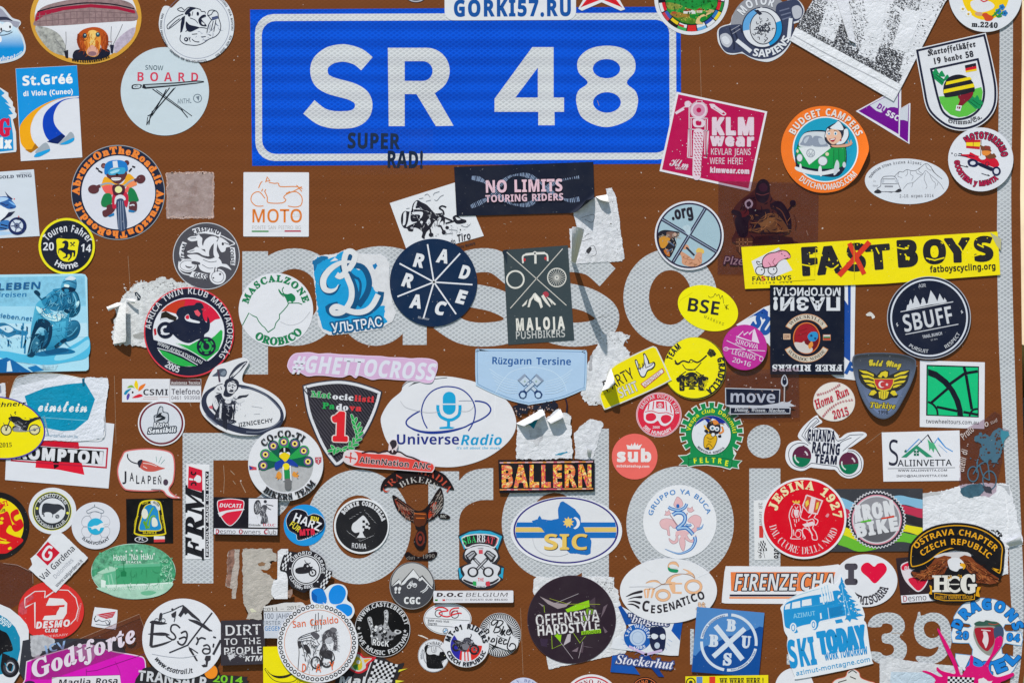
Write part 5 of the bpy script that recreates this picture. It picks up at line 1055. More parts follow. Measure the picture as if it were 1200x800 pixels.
pt();tx('fatboyscycling.org',913,548,27,'2a2820','S',w=308,rot=-3,off=.025)
pt('creases_and_shaded_corner');l("222 440 218 570|402 408 404 590|60 600 220 590",2,'c0ae10')

lift(1200,420,1,-.3,.8)
f(P("1040 370 1092 400 1090 455 1070 430"),'b4b088')  # folded-back corner, the shade on its underside painted into the colour
# --- upside-down dark square
F(890,320,6.15)
st('square_sticker','black square sticker stuck upside down, with white capitals and a parrot roundel',P("74 86 610 88 606 732 76 728"),'151a2a')
tx('МОТОРИСТА!',342,106,52,'d2d4da','B',w=490,rot=180,off=.01);tx('ПАЗИ!',340,178,82,'d2d4da','B',w=500,rot=180,off=.02);tx('FREE RIDERS',342,660,44,'d2d4da','R',w=508,rot=180,off=.02)
pt('parrot_roundel');OR='c88a5c'
f(A(338,465,172,-62,62)+A(338,465,128,62,-62),OR);f(A(338,465,168,-60,60)+A(338,465,132,60,-60),'c9bfb0');f(A(338,465,178,242,118)+A(338,465,134,118,242),OR);f(A(338,465,174,240,120)+A(338,465,138,120,240),'c9bfb0')
ar('WIRCSKYLUS',338,465,140,24,-52,52,'4a3a34','R');ar('SUEBADOC NONEDE',338,465,168,24,234,126,'4a3a34','R',up=True)
f(C(338,468,98,114),'d07038');f(C(338,468,90,106),'6d1620');f(S("255 460 270 400 330 365 390 390 415 430 350 470 300 500 262 500"),'9a1a28');f(S("250 500 300 500 320 490 330 510 380 540 370 570 320 575 270 550"),'c8c0bc');f(S("345 455 370 425 410 425 420 460 400 488 365 490"),'2a88c0');f(C(372,450,9),'153a6a');f(C(400,470,8),'153a6a');f(S("350 520 375 490 385 520 360 545"),'d88a40');ls("280 420 340 400|275 450 340 430",5,'78121e')
f(B(170,436,222,478,3),'c9a88c');tx('ZDW',196,470,24,'6a3a30','R',w=40);f(B(456,442,512,484),'c07a54');f(B(460,445,508,457),'c9c4c0');f(B(460,457,508,468),'3a7a4a');f(B(460,468,508,480),'b03a34')
end()
# ================================================================ stickers: right of centre
F(780,320,10)
st('oval_sticker','tilted yellow oval sticker with brush lettering and a thin mountain line',_ell(829.6,361,36.4,25.6,20,0,360,56),'f4e212')
tx('BSE',432,468,158,'23252e','B',w=400,rot=8,off=.0);tx('MARBURG',560,568,32,'4a4620','S',w=250,rot=22,sp=.25)
pt('mountain_line');ls("500 265 520 285 560 275 580 240 600 265 625 250 640 300 665 265 680 355|690 370 720 420|735 370 695 410|700 390 740 425|715 370 710 430",6,'4a4620');ls("160 350 180 310 230 280 270 255 315 225",4,'d6c40c')
F(690,370,6.153)
st('torn_paper','torn white paper with frayed edges under the curled yellow sticker',rag("80 115 150 118 230 115 300 140 290 165 262 180 270 230 300 260 290 330 220 480 240 635 110 645 0 645 -30 620 -60 560 -30 420 10 290 60 220",9,7,21),'d7d8dc~.3',mat='paper',group=TORN,cat='torn paper',thick=.25)
f(rag("10 290 30 270 25 390 5 400",4,8,3),'a8a8ac');dots(P("70 120 300 130 280 200 70 200"),60,2,7,'a2a2a4',7);dots(P("-50 540 30 600 110 640 -20 630"),40,2,7,'c8c4c0',8)
F(690,370,6.153)
st('round_sticker','bright yellow round sticker of a quad bike rider raising a chequered flag, black rim below',C(765,378,225,225),'f2df12',side='1d1f2a',thick=.9);
pt('rim');f(C(765,378,224,224),'20222c',C(760,374,219,219))
pt('rider_picture');KY='24242a'
ls("620 320 640 345 680 325 720 335 740 320 780 335 810 320 850 285",11,KY);f(P("850 270 870 235 900 245 920 275 880 300"),'4a4824');l("855 275 900 250|862 285 910 262|870 245 885 295|885 240 900 290",4,KY);f(C(905,280,9),KY);ls("620 340 640 350 660 340",8,KY);f(C(738,325,15,13),KY);f(C(738,328,9,7),'f2df12')
ls("675 350 705 385 760 385 810 335|705 385 770 388|650 435 700 400|770 400 835 440",6,KY);f(S("630 450 670 430 700 440 700 470 660 475 640 475"),KY);f(S("780 430 820 435 860 445 850 465 790 470"),KY);f(S("700 420 740 405 780 420 790 470 760 500 710 500 690 460"),KY);f(B(652,475,690,540,10),KY);f(B(788,470,832,538,10),KY);l("690 505 790 505|720 525 765 525",8,KY);f(C(742,450,16,12),'7a7420');f(B(725,485,757,520,3),'5a5620');l("662 490 680 490|662 505 680 505|662 520 680 520|800 488 822 488|800 505 822 505|800 520 822 520",3,'56562a');ls("690 430 660 425|790 430 830 425",5,KY);hatch(P('640 430 860 430 840 520 650 520'),34,26,4.5,'c8b81c',30,.9,3)
pt();ar('TEAM',762,376,174,42,-72,-32,'22242e','B',off=.02);ar('GRADELLA',762,376,174,44,66,152,'22242e','B',off=.02)
st('rounded_sticker','tilted yellow rounded card with black and white capitals, its left corner curled up white',catmull(P("76 580 85 545 120 480 160 375 270 305 440 225 475 222 500 250 585 440 580 470 400 560 140 668 110 670 100 655"),True,4),'e9d80f',thick=.22,side='d8d8d2')
IN_=grow(catmull(P("76 580 85 545 120 480 160 375 270 305 440 225 475 222 500 250 585 440 580 470 400 560 140 668 110 670 100 655"),True,4),-1.4)
f(CUR.out,'d4d4cc');f(IN_,'e9d80f');
tx('PARTY',232,500,88,'26262a','B',w=235,rot=-27,off=-.02);tx('SHIT',296,565,76,'d8d8d4','B',w=150,rot=-23,off=-.01,ol='8a8040',ow=.02)
pt('hand_sign');f(S("330 325 345 315 360 350 362 375 390 360 395 300 390 275 405 270 432 320 440 340 470 330 480 355 460 385 425 400 405 440 375 440 355 400"),'2a2a30');f(S("337 330 345 325 355 358 358 385 385 372 402 350 398 285 405 280 424 325 430 348 462 340 470 356 450 378 420 392 400 432 378 432 362 398"),'d6d6da');ls("365 345 372 390|385 340 390 380|405 340 410 375|410 375 440 360 462 345",5,'2a2a30')
pt('stamp');f(P("372 490 530 375 546 405 402 522"),'c03a3a');f(P("380 490 527 383 538 404 405 513"),'dcdcd8');tx('APPROVED',464,466,26,'b04a48','B',w=150,rot=-37,off=-.01);pt();tx('TRASH PARTY',130,560,12,'6a6420','S',w=80,rot=-22)
flap("95 540 160 376","168 508 186 476",11,'dcdcde','curled_corner',roll=1.3)
F(740,450,7.27)
st('round_sticker','red round sticker with a white helmet and goggles inside white lettering',C(233,260,194,190),'dcb8c2')
f(C(233,260,188,184),'d42a44');ring(233,260,180,184,'dcc8d0',.98)
pt('goggles_picture');PW='dfd6dc';f(S("105 270 110 230 150 160 190 140 240 132 300 140 340 180 360 230 355 290 330 330 290 355 250 345 225 310 190 330 140 330 110 305"),PW);f(S("122 280 130 255 175 245 205 262 208 290 180 312 145 312 125 300"),'d42a44');f(S("250 300 260 270 300 260 335 275 335 305 300 332 270 330"),'d42a44');f(P("210 146 278 146 280 205 210 202"),'d42a44');l("190 145 182 215|292 145 300 225|150 165 140 220|330 180 340 240",9,'d42a44');l("115 235 170 225 230 245 300 240 355 262",6,'d42a44');f(C(243,180,22,20),PW);tx('69',243,192,24,'d42a44','B')
pt();ar('MAGYAR DUCATI KLUB',233,260,142,32,-72,88,PW,'B',off=-.01);ar('SBS HUNGARY',233,260,172,32,232,138,PW,'B',up=True);tx('2008',210,376,20,PW,'B',w=62)
F(580,450,5.715)
st('round_sticker','coral round sticker with a white crown above bold white lettering',C(936,484,153,153),'e4665e')
tx('sub',932,516,78,'e2dada','B',w=230,off=.03);tx('subskateshop.com',924,556,17,'e6d2d0','B',w=222,rot=1,off=.01)
pt('crown');f(P("888 435 880 405 908 412 916 395 922 414 938 388 944 412 958 395 958 412 985 400 968 436"),'e2dada')
# --- gear badge
F(740,450,7.27)
def gear(k):
    p=[]
    for i in range(15):
        a=240+i*17.2
        if a>482:break
        for da,r_ in((-4.6,218),(-4.6,262),(4.6,262),(4.6,218)):an=R(a+da);p.append(q(682+(r_+k)*math.sin(an)*1.02,410-(r_+k)*math.cos(an)*.98))
    return p
RB="895 590 870 640 945 650 912 685 918 722 860 712 840 728 760 705 640 690 540 695 480 710 470 690 400 690 440 655 395 605 470 600 500 580"
st('gear_sticker','green cogwheel sticker with a ribbon and a wasp riding a yellow scooter',grow(gear(0),.9)[:]+grow(P(RB),.0),'d8dad8')
f(gear(-2)+P("870 600 500 590"),'17854c');f(P("880 600 860 642 935 652 902 684 908 715 856 704 838 718 760 697 640 682 540 688 484 700 472 684 412 684 448 655 406 612 470 606 505 588 700 560"),'17854c')
f(C(680,425,215,180),'17854c');ring(680,432,166,172,'0c5230',1.0)
pt('wasp_picture');f(C(680,432,166,166),'d6d8de');f(A(680,432,164,-62,68),'1b2f8c');f(P("545 350 590 320 625 300 650 330 690 290 715 300 730 320 760 340 800 330 830 375 700 440 560 420"),'d6d8de')
f(S("640 350 660 320 700 310 745 330 760 370 750 410 710 430 670 420 645 390"),'26242c');f(S("690 310 720 305 742 330 720 345 700 340"),'d8843a');f(C(690,372,24,22),'d6d8de');f(C(728,380,20,20),'d6d8de');f(C(690,374,11),'3a6a7a');f(C(728,382,9),'3a6a7a');ls("680 335 672 300 640 285 610 295|735 345 760 335 790 345",8,'8a6a28');ls("620 350 640 385 660 400",16,'e0a82a');ls("770 360 780 400 745 420",16,'d8843a');f(S("618 395 640 385 655 405 640 418"),'26242c');f(S("735 440 760 430 765 450 745 455"),'26242c')
f(S("615 500 620 450 650 420 700 425 728 450 720 500 690 550 650 555 620 535"),'d8a81e');o(S("615 500 620 450 650 420 700 425 728 450 720 500 690 550 650 555 620 535"),'3a2a14',5);ls("640 450 670 465 700 455|650 485 680 490",5,'7a5a14');ls("635 530 660 505 690 535",5,'7a5a14');f(C(695,428,17),'d6d8de');o(C(695,428,17),'3a2a14',4);f(S("632 540 660 535 660 555 640 552"),'2a2a30');f(S("610 320 630 305 640 340 618 345"),'c4d0e0')
pt();ar('Vespa club Dolomiti',680,425,182,34,-82,88,'d8e22a','B',off=.0);ar('BERTOLA RIBOTA',680,432,158,18,230,134,'3a3a40','B',up=True,off=-.01)
for ch,x,y,r_ in(('F',545,672,-8),('E',595,668,-4),('L',643,666,0),('T',698,668,2),('R',750,674,5),('E',806,694,10)):tx(ch,x,y,46,'d8e22a','B',rot=r_,w=34,off=.01)
l("480 610 490 640 480 695|860 640 850 705|480 640 560 625 700 622 800 632 860 645",4,'0c5230')
# --- magenta button badge
F(840,360,5.715)
st('button_badge','domed magenta button badge with a white tent and crossed ice axes',C(185,268,149,152),'b01288',mat='gloss',thick=2.6,side='7a0c60')
f(C(185,268,146,149),'b8148e');
pt('tent_picture');WM='dcc4da';l("130 205 175 160 180 185 208 165 215 180 248 148 280 240",6,WM);f(P("240 160 250 152 282 242 232 228"),WM);l("250 160 234 228",4,WM);l("64 222 300 332|55 275 322 292",5,WM);o(C(60,278,15,12),WM,4);o(C(296,344,12,16),WM,4);l("130 205 128 195 230 228",5,WM)
pt();tx('SIROWA',194,262,34,WM,'B',w=160,rot=15,off=-.03);tx('LEGENDS',174,333,36,WM,'B',w=168,rot=16,off=-.03);tx('20•16',160,382,34,WM,'B',w=130,rot=16,off=-.03)
# --- clear film with dark lettered bars and a rocket
st('clear_sticker','clear film with a dark lettered double bar and a little launching rocket',P("52 428 420 410 546 400 552 738 250 752 60 740"),'6a4030',mat='film',thick=.05,solid=False,cat='clear sticker')
pt('lettered_bars','vinyl');f(P("54 538 424 548 420 634 480 664 494 672 490 712 86 716 86 666 56 658"),'b6b8c2');f(P("60 544 418 554 414 640 300 656 62 652"),'1b2032');f(P("92 672 486 676 486 706 92 710"),'1b2032')
tx('move',238,636,78,'a8abba','B',w=312,rot=1,off=.0,part='lettered_bars');tx('Dialog. Wissen. Machen.',290,699,24,'b6b8c0','J',w=345,rot=1,off=.01,part='lettered_bars')
f(S("376 660 410 640 440 630 470 635 500 622 490 640 522 660 480 664 420 664"),'b6b8c2');l("452 525 450 640",8,'b0a8a8');f(S("452 450 470 475 474 510 452 532 430 512 432 475"),'b6b8c2');f(S("452 456 464 478 466 505 452 520 438 505 440 478"),'1b2032');f(C(452,480,5),'b6b8c2')
pt('film_specks','paper');dots(P("60 430 540 410 545 735 70 740"),26,1.5,7,'b09a94',12)
# --- dark round with fir trees
F(1030,320,8)
st('round_sticker','navy round sticker with a white fir tree line above large white condensed capitals',C(466,418,393,388),'a9acb6')
f(C(466,418,385,381),'1a2033');ring(468,418,348,364,'ced2dc')
pt('fir_trees');f(P("254 348 262 300 272 298 280 290 285 262 295 240 306 265 312 290 325 270 322 250 338 208 358 240 385 300 398 270 396 255 410 226 425 245 440 290 460 275 456 268 470 215 482 160 520 215 545 265 552 240 566 192 585 225 604 255 612 230 636 268 600 280 480 296 380 318 300 336"),'c9cbd2');l("200 362 694 268",8,'c9cbd2')
pt();tx('SBUFF',470,508,160,'c4c6cc','B',w=480,rot=-11,off=.0);l("246 574 742 478",8,'c9cbd2');tx('TRAIL.BUNCH',500,594,28,'b4b6bf','B',w=190,rot=-11,off=.01);tx('EST. 2014',515,628,13,'a4a6af','B',w=64,rot=-11);tx('AIR',404,134,34,'b9bbc4','B',w=72,rot=-6,off=-.02);ar('PURSUIT',466,418,330,34,216,181,'c4c6cc','B',up=True,off=-.02);ar('RESPECT',466,418,330,34,152,117,'c4c6cc','B',up=True,off=-.02)
l("170 465 162 480 176 488 166 500|776 348 768 358 782 366 770 378",7,'c4c6cc')
# --- chip of paint
F(760,180,4)
st('paper_chip','tiny curved white paper chip on bare brown film left of the fir tree disc',S("1020 752 1040 742 1058 758 1060 768 1048 774 1044 762 1024 760"),'d0ccc8',mat='paper',cat='paper chip',group=TORN)
# --- domed plectrum badge
F(990,400,7.06)
st('domed_badge','thick domed slate badge shaped like a plectrum with a golden eagle and red shield',S("60 150 80 112 150 98 260 92 400 96 500 112 575 145 585 190 575 260 540 360 480 480 420 580 360 628 310 640 250 620 190 560 130 450 80 300 62 200"),'4a5468',mat='gloss',thick=3.2,side='26282f')
gf(grow(CUR.out,-1.2),'262a33','55637f','320 130 320 330');gf(grow(CUR.out,-5.),'343a48','66769a','320 150 330 520')
pt('eagle_picture');YE='d6c021';KE='17171a'
EAG="105 228 180 235 245 265 258 280 290 245 330 235 365 245 362 280 385 270 440 245 535 232 525 290 515 330 490 370 440 405 400 420 440 440 425 465 380 465 350 480 315 488 280 480 230 470 185 445 215 400 170 380 130 340 112 300"
f(P(EAG),KE)
for e in("112 236 175 245 235 272 235 290 190 268 150 262","130 275 190 280 236 300 236 316 190 300 150 300","150 315 195 318 238 330 240 346 200 338 165 336","172 350 215 350 240 362 244 380 210 372","530 240 460 252 405 278 405 294 450 275 490 268","515 280 455 286 404 306 404 322 450 306 495 304","500 320 450 324 402 336 400 352 440 344 482 340","470 352 430 355 398 366 392 384 425 378","268 290 296 255 330 243 352 252 350 285 335 300 310 280 296 300","215 405 240 400 262 420 230 445 195 440","385 405 410 405 430 440 400 448 370 425","275 415 300 405 330 405 362 415 345 465 315 478 280 465"):f(P(e),YE)
f(C(282,268,6),KE);f(P("232 305 405 305 400 350 375 395 320 412 262 395 240 350"),YE);f(P("240 311 397 311 392 348 370 388 320 402 268 388 246 348"),'b82a2e');f(C(302,354,28),'d8d4d4');f(C(311,354,22),'b82a2e');f(P("330 354 340 350 343 340 348 350 357 352 350 358 352 368 343 362 334 366 338 357"),'d8d4d4')
l("315 410 312 470|335 410 335 468|297 410 292 468",4,KE)
pt();tx('Gold Wing',325,204,46,'c9b62a','C',w=270,rot=3,off=.03,ol='20222c',ow=.04);tx('Türkiye',308,550,44,'c9b62a','J',w=215,rot=3,off=.01,ol='20222c',ow=.05);tx('1998',312,598,30,'14161c','B',w=86,rot=1)
# --- green square
st('square_sticker','white square sticker framing a green field with black bicycle frame tubes',P("622 156 1158 172 1154 722 620 706"),'d9d9df')
f(P("676 192 1110 206 1108 628 672 612"),'161a26');f(P("686 204 1102 216 1098 620 684 604"),'15b877')
pt('bicycle_frame');KF='161a26';AR=A(640,650,336,8,95,ry=400);AR2=A(640,650,286,95,8,ry=350)
f(P("688 226 760 250 850 320 910 400 955 490 975 570 978 616 930 612 930 570 905 490 865 410 810 350 750 305 688 280"),KF)
l("850 365 1000 258",24,KF);l("716 505 855 385",22,KF);l("985 212 1000 262 1050 560",24,KF);l("1000 262 1100 246",22,KF);l("760 540 930 575|980 582 1098 604",20,KF);ls("688 498 730 520 760 560 768 605|1098 556 1060 565 1040 590 1030 615",16,KF)
pt();tx('twowheeltours.com.au',890,680,32,'3c3c44','S',w=440,rot=1.5,off=.01)
# --- baseball
F(900,380,4)
st('round_sticker','round baseball sticker with red stitching and red slab lettering',C(310,362,98,92),'d8d0cc')
f(C(310,362,95,89),'dcd4ce');
pt('stitches');ls("232 330 270 320 310 300 340 280|262 430 290 395 340 365 400 355",3,'b09090')
for p_ in(catmull(pts("232 330 270 320 310 300 340 280"),False,4),catmull(pts("258 432 290 395 340 365 402 352"),False,5)):
    for(x0,y0),(x1,y1)in zip(p_[:-1],p_[1:]):l([(x0,y0+1.5),(x0-.9,y0-1.4)],2.6,'a83a4a');l([(x0,y0-1.5),(x0+.9,y0+1.4)],2.2,'b06a72')
pt();tx('Home Run',306,360,40,'b8243a','J',w=172,rot=-24,off=.01);tx('2015',345,432,36,'b8243a','R',w=78,rot=-16,off=.01)
# --- acorn motorcycle
F(910,480,8.89)
GO=catmull(P("412 58 440 85 478 126 430 158 400 180 480 185 560 190 600 215 640 260 660 295 740 240 895 228 940 268 860 330 780 385 740 405 820 420 890 490 905 560 880 650 810 700 740 712 670 685 610 625 560 620 400 605 350 600 290 630 230 632 150 600 100 530 92 460 110 380 160 335 230 318 270 325 220 275 280 170"),True,3)
st('cutout_sticker','white cutout shaped like a motorcycle with two-tone acorns for wheels',GO,'dadae0',thick=.2)
pt('outline_drawing');IK='20243c';l("345 355 262 268 300 200 350 130 400 88 418 86 444 118 400 150 368 182 380 190 414 180 440 196 468 212 520 205 570 220 600 255 620 310 640 325 700 305 765 262 905 256 830 310 750 375 700 420 690 430",6,IK);ls("360 355 295 270 340 190 420 110|600 360 640 380 680 330 780 290",6,IK)
ls("330 370 280 345 210 350 150 390 125 460 150 550 210 595 290 600 340 570 370 555 480 570 620 590 660 640 720 685 800 680 870 630 885 560 860 480 800 430 740 425",6,IK)
for cx,cy,rr_,tilt in((262,485,98,12),(752,555,102,0)):
    f(_ell(*q(cx,cy),rr_/FS,(rr_+12)/FS,tilt,0,360,40),'0f6e4c');f(_ell(*q(cx,cy),rr_/FS,(rr_+12)/FS,tilt,-100,92,30),'5c2440');
    l(A(cx,cy,rr_*.62,30,80,n=8),16,'d0c4cc');l(A(cx,cy,rr_*.72,205,285,n=8),14,'c8d8d0')
l("290 370 262 380|735 440 760 450",8,'5c2440')
pt();tx('GHIANDA',460,325,112,IK,'B',w=292,rot=4,off=.021);tx('RACING',510,455,110,IK,'B',w=300,rot=5,off=.02);tx('TEAM',512,556,86,IK,'B',w=240,rot=5,off=.02)
# --- mountain hut card
F(980,480,5)
st('card_sticker','white business card with green house roof and mountain peaks above thin capitals',P("266 132 722 120 730 414 276 420"),'dcdce2')
pt('house_and_peaks');l("410 245 485 170 502 190",6,'3a8acb');l("575 195 595 165 640 220 682 244",6,'3a8acb');l("600 205 650 250",3,'6aa0d0');l("470 212 536 146 610 272",5,'2c2c34');f(P("533 170 560 195 570 190 600 250 575 225 570 250 555 225 545 240 540 200"),'4aa878');f(P("380 278 470 205 565 276 528 276 468 228 412 278"),'2c8a68');f(P("398 240 410 230 412 248 400 250"),'2c6a58');f(P("454 238 484 238 484 268 454 268"),'1e6a52');l("469 238 469 268|454 253 484 253",3,'dcdce2')
pt();tx('S',335,325,150,'26283a','S',w=66);tx('ALIINVETTA',518,328,36,'33353e','S',w=318,rot=-.6,off=.012);l("302 344 696 338",3,'4a4a52');tx('WWW.SALIINVETTA.COM',506,360,12,'5c5c64','S',w=290,rot=-.5,off=.02);tx('INFO@SALIINVETTA.COM',502,392,12,'5c5c64','S',w=300,rot=-.5,off=.02)
# --- torn white paper right, clear film with blue riders over it
F(1060,470,4.443)
st('torn_paper','large torn white paper above the eagle patch at the right edge',rag("42 485 90 480 180 468 240 455 300 432 400 425 480 425 550 432 556 470 575 560 600 660 618 745 540 765 540 900 60 900 70 660",5,9,31),'dcdde2~.15',mat='paper',group=TORN,cat='torn paper',thick=.3)
f(rag("50 490 100 478 190 468 185 482 110 498 55 510",3,6,5),'b9b9bb');dots(P("420 670 500 670 510 720 440 720"),40,2,7,'2c2c34',3);l("525 490 540 620 530 720",5,'e4e4e8');f(rag("480 430 545 440 548 490 520 450",2,8,3),'b4b6bc')
flap("545 755 615 742","520 735 600 700",3.0,'dcdce0','curled_corner')
st('clear_sticker','clear film strip with a blue ink picture of mountain bikers and white script',rag("290 150 340 130 420 90 470 52 500 70 508 140 548 150 520 200 512 300 480 420 478 470 440 500 300 480 284 440 290 300",3,10,4),'604038',mat='film',thick=.05,solid=False,cat='clear sticker')
pt('bikers_picture','matte');BB='45687c';f(rag("375 180 420 165 440 185 470 150 500 140 515 180 518 230 500 290 470 320 440 300 430 320 400 300 390 260 400 230 380 210",6,6,9),BB);f(C(375,195,13,17),BB);f(C(415,215,16),BB);f(C(395,170,9),BB);f(rag("505 150 540 155 548 175 515 210 508 250",4,6,3),'3f8496');dots(P("380 170 510 150 510 290 390 290"),30,3,8,'5a3a30',3);dots(P("340 290 500 290 480 340 360 330"),20,2,6,BB,6)
ring(356,378,24,30,BB,1.4);ring(442,410,32,38,BB,1.35);ls("356 378 390 330 430 320 442 410|390 330 410 390 442 410|380 300 375 370",6,BB);f(rag("290 450 330 435 400 430 420 455 390 490 330 500 300 485",4,7,2),'426678~.6');f(rag("405 440 450 450 455 480 420 470",4,7,5),'3a3a44')
pt('script','vinyl');tx('Prato',336,176,34,'c8b8b4','T',w=78,rot=-42,off=.01,part='script');tx('o',430,130,30,'c8b8b4','T',rot=-20,part='script',off=.01);tx('sud',468,112,18,'b8a8a4','T',rot=-25,part='script');tx('atelli di',318,310,30,'c8b8b4','T',w=118,rot=-80,off=.012,part='script');tx('..',330,228,30,'c8b8b4','T',rot=-70,part='script')
end()
# ================================================================ stickers: centre
F(440,430,6.667)
st('oval_sticker','large white oval sticker with a navy ringed planet and cyan microphone',catmull(P("42 430 60 350 120 260 200 190 215 140 280 95 420 75 560 72 700 95 800 125 950 200 1050 290 1098 410 1085 510 1020 600 900 690 760 750 600 780 420 770 300 735 180 670 90 580"),True,4),'d9d9de')
pt('planet_picture');NV='22398a';CY='1b9ccc'
ls("405 478 375 420 360 340 385 255 440 190 510 158 575 152 650 165 710 200 755 255 778 320 775 390 755 450 725 498",10,NV);ls("348 342 290 375 245 415 245 450 290 480 380 505 480 510 580 500 690 470 750 440 830 405 885 365 900 325 870 285 820 268 775 265",12,NV,taper=0);ls("250 455 300 488 390 508 480 510 590 497 690 470 752 442",22,NV,taper=2)
f(B(526,192,626,370,49),CY);f(P("520 284 632 284 632 294 520 294"),'d9d9de');ls("488 296 488 330 505 380 545 405 575 412 610 405 650 375 660 330 660 296",24,CY);l("571 410 571 470",24,CY);f(P("500 468 560 462 620 470 600 480 500 482"),CY);ls("650 264 720 262 760 264",5,'8a90a4')
ls("195 265 230 310 300 335 400 355 500 350|660 345 720 345 755 325 770 300",3,'a8a8ae');ls("205 160 240 125 290 110 440 95 560 82",5,'3a3c48');f(P("255 155 300 120 350 118 290 135"),'2a2c38')
pt();tx('Universe',408,602,78,'23307e','B',w=500,off=.0);tx('Radio',828,608,80,'1b93c4','O',w=330);tx("it's all about the music",805,640,18,'3aa4cc','O',w=345)
l([(q(938,215)),(q(932,330)),(q(935,400))],3,'e8e8ee')
F(330,400,6)
GH=catmull(P("40 165 55 120 90 85 140 78 200 75 260 85 330 82 420 90 500 92 580 98 640 100 700 102 760 110 850 112 910 118 970 115 1040 120 1090 140 1098 180 1085 230 1060 285 1010 292 960 280 880 275 800 270 700 262 640 270 600 258 545 240 520 258 480 235 430 252 370 250 310 242 240 240 180 245 120 215 70 222 45 190"),True,4)
st('cutout_sticker','pale pink wavy edged strip sticker with faded white hashtag capitals',GH,'dcc0da')
f(grow(GH,-1.1),'cfaacd');tx('#GHETTOCROSS',574,240,114,'d6d6e2','B',w=1005,rot=3.6,off=.012,sh=.16)
lift(950,260,.3,1,1.5)
F(350,440,6.667)
SHM=catmull(P("30 95 45 70 150 45 300 30 420 42 540 75 640 115 650 145 610 280 540 430 440 580 350 680 300 708 265 690 180 570 110 420 60 280"),True,4)
st('shield_sticker','dark carbon striped shield with red number, laurel branch and green white red lettering',SHM,'35323c')
f(grow(SHM,-1.6),'d3d3d9');INN=grow(SHM,-4.9);f(INN,'2c2a32')
pt('carbon_stripes')
for i in range(-4,30):
    seg=[];x0,y0=-100+i*26,60
    for k in range(90):
        X,Y=q(x0+k*7,y0+k*9)
        if inside((X,Y),INN):seg.append((X,Y))
    if len(seg)>2:l([seg[0],seg[-1]],8,'46434c')
pt('laurel_and_number');tx('1',320,500,195,'d8242e','R',w=120,rot=2,off=.035,ol='d8c8c4',ow=.02,part='laurel_and_number')
ls("420 330 450 400 465 450 440 510 400 560 330 580 260 585",4,'2c8a4a')
for x,y,r_ in((420,325,70),(445,350,110),(430,370,60),(470,385,120),(440,410,60),(480,420,120),(450,440,70),(485,455,140),(455,480,80),(470,500,160),(430,510,90),(445,540,170),(400,535,100),(410,565,190),(360,565,150),(370,590,210),(320,575,30),(300,590,150),(270,560,45),(250,585,170),(280,590,100)):
    e=_ell(*q(x,y),27/FS,11/FS,r_-90+90,0,360,12);f(grow(e,.35),'c8d4c8');f(e,'2aa050')
pt();
tx('Mot',172,170,44,'2aa052','R',w=158,rot=5,off=.02,ol='d0d4d0',ow=.02);tx('ocic',345,188,44,'d6d6dc','R',w=168,rot=4,off=.02);tx('listi',512,202,44,'d03a40','R',w=158,rot=4,off=.02)
tx('Pa',232,258,46,'2aa052','R',w=100,rot=3,off=.02);tx('do',340,268,46,'d6d6dc','R',w=100,rot=3,off=.02);tx('va',444,274,46,'d03a40','R',w=98,rot=3,off=.02)
F(550,380,6)
st('plate_sticker','pale blue crest plate sticker with white wings and crossed pistons',catmull(P("42 200 50 178 75 172 430 172 790 180 820 190 828 220 820 440 790 465 640 525 440 562 400 562 260 525 70 440 45 400"),True,4),'a9c4dd')
CR_=grow(CUR.out,-2.0);f(CR_,'5a82ae');f(grow(CUR.out,-2.6),'a9c3de')
pt('wings_and_pistons');WW='c4d8ea'
ls("185 480 230 400 300 330 420 302 520 310 600 340 660 400 685 470",4,WW)
for i in range(6):ls("%d %d %d %d %d %d"%(140+i*12,310+i*28,230+i*8,370+i*22,340,400+i*16),4,WW);ls("%d %d %d %d %d %d"%(725-i*12,315+i*28,640-i*8,372+i*22,530,405+i*16),4,WW)
for sx in(1,-1):
    g=lambda s_:P(' '.join(str((430+sx*(float(v)-430))if i%2==0 else float(v))for i,v in enumerate(s_.split())))
    f(g("337 392 388 346 432 394 385 440"),'5c7494');f(g("345 394 386 358 424 394 386 430"),'b9c8d8');f(g("388 346 400 358 352 404 337 392"),'8a98ae');l(g("405 410 470 470"),30,'4a648a');l(g("408 412 466 466"),20,'b9c8d8');f(g("455 480 470 462 500 468 515 490 505 515 480 522 460 508"),'1f3a68');f(_ell(*q(430+sx*54,496),18/FS,19/FS,0,0,360,20),'b4cce2');f(_ell(*q(430+sx*-40,400),7/FS,7/FS,0,0,360,12),'9ab0a8')
pt();tx('Rüzgarın Tersine',436,282,50,'1c5494','B',w=562,rot=.8)
# --- torn blobs under the plate
F(580,450,5.715)
st('torn_film','scraps of torn black film on brown below the pale blue plate',rag("118 155 150 125 200 140 240 160 300 130 340 120 400 110 425 150 400 185 350 175 300 165 240 165 215 200 160 218 140 190",8,6,41),'1f2230',mat='matte',group=TORN,cat='torn film',thick=.1)
dots(P("130 150 420 130 420 190 140 220"),40,2,7,'b0968a',5);ls("470 90 482 130 480 180 470 215",9,'2a2030')
st('torn_paper','torn white paper with a folded blue stained corner above the fiery lettered strip',rag("142 262 200 240 300 168 330 180 345 240 400 180 430 160 440 185 470 190 510 210 516 400 518 500 142 505",6,8,42),'d9dadf~.2',mat='paper',group=TORN,cat='torn paper',thick=.3)
f(P("205 265 250 225 290 195 285 240 260 300 235 275"),'1a7f9a');f(rag("400 470 430 460 480 448 490 458 440 475",3,6,3),'3a8aa8');f(rag("230 300 300 280 320 360 280 420 240 360",6,8,2),'cdcdd1~.5')
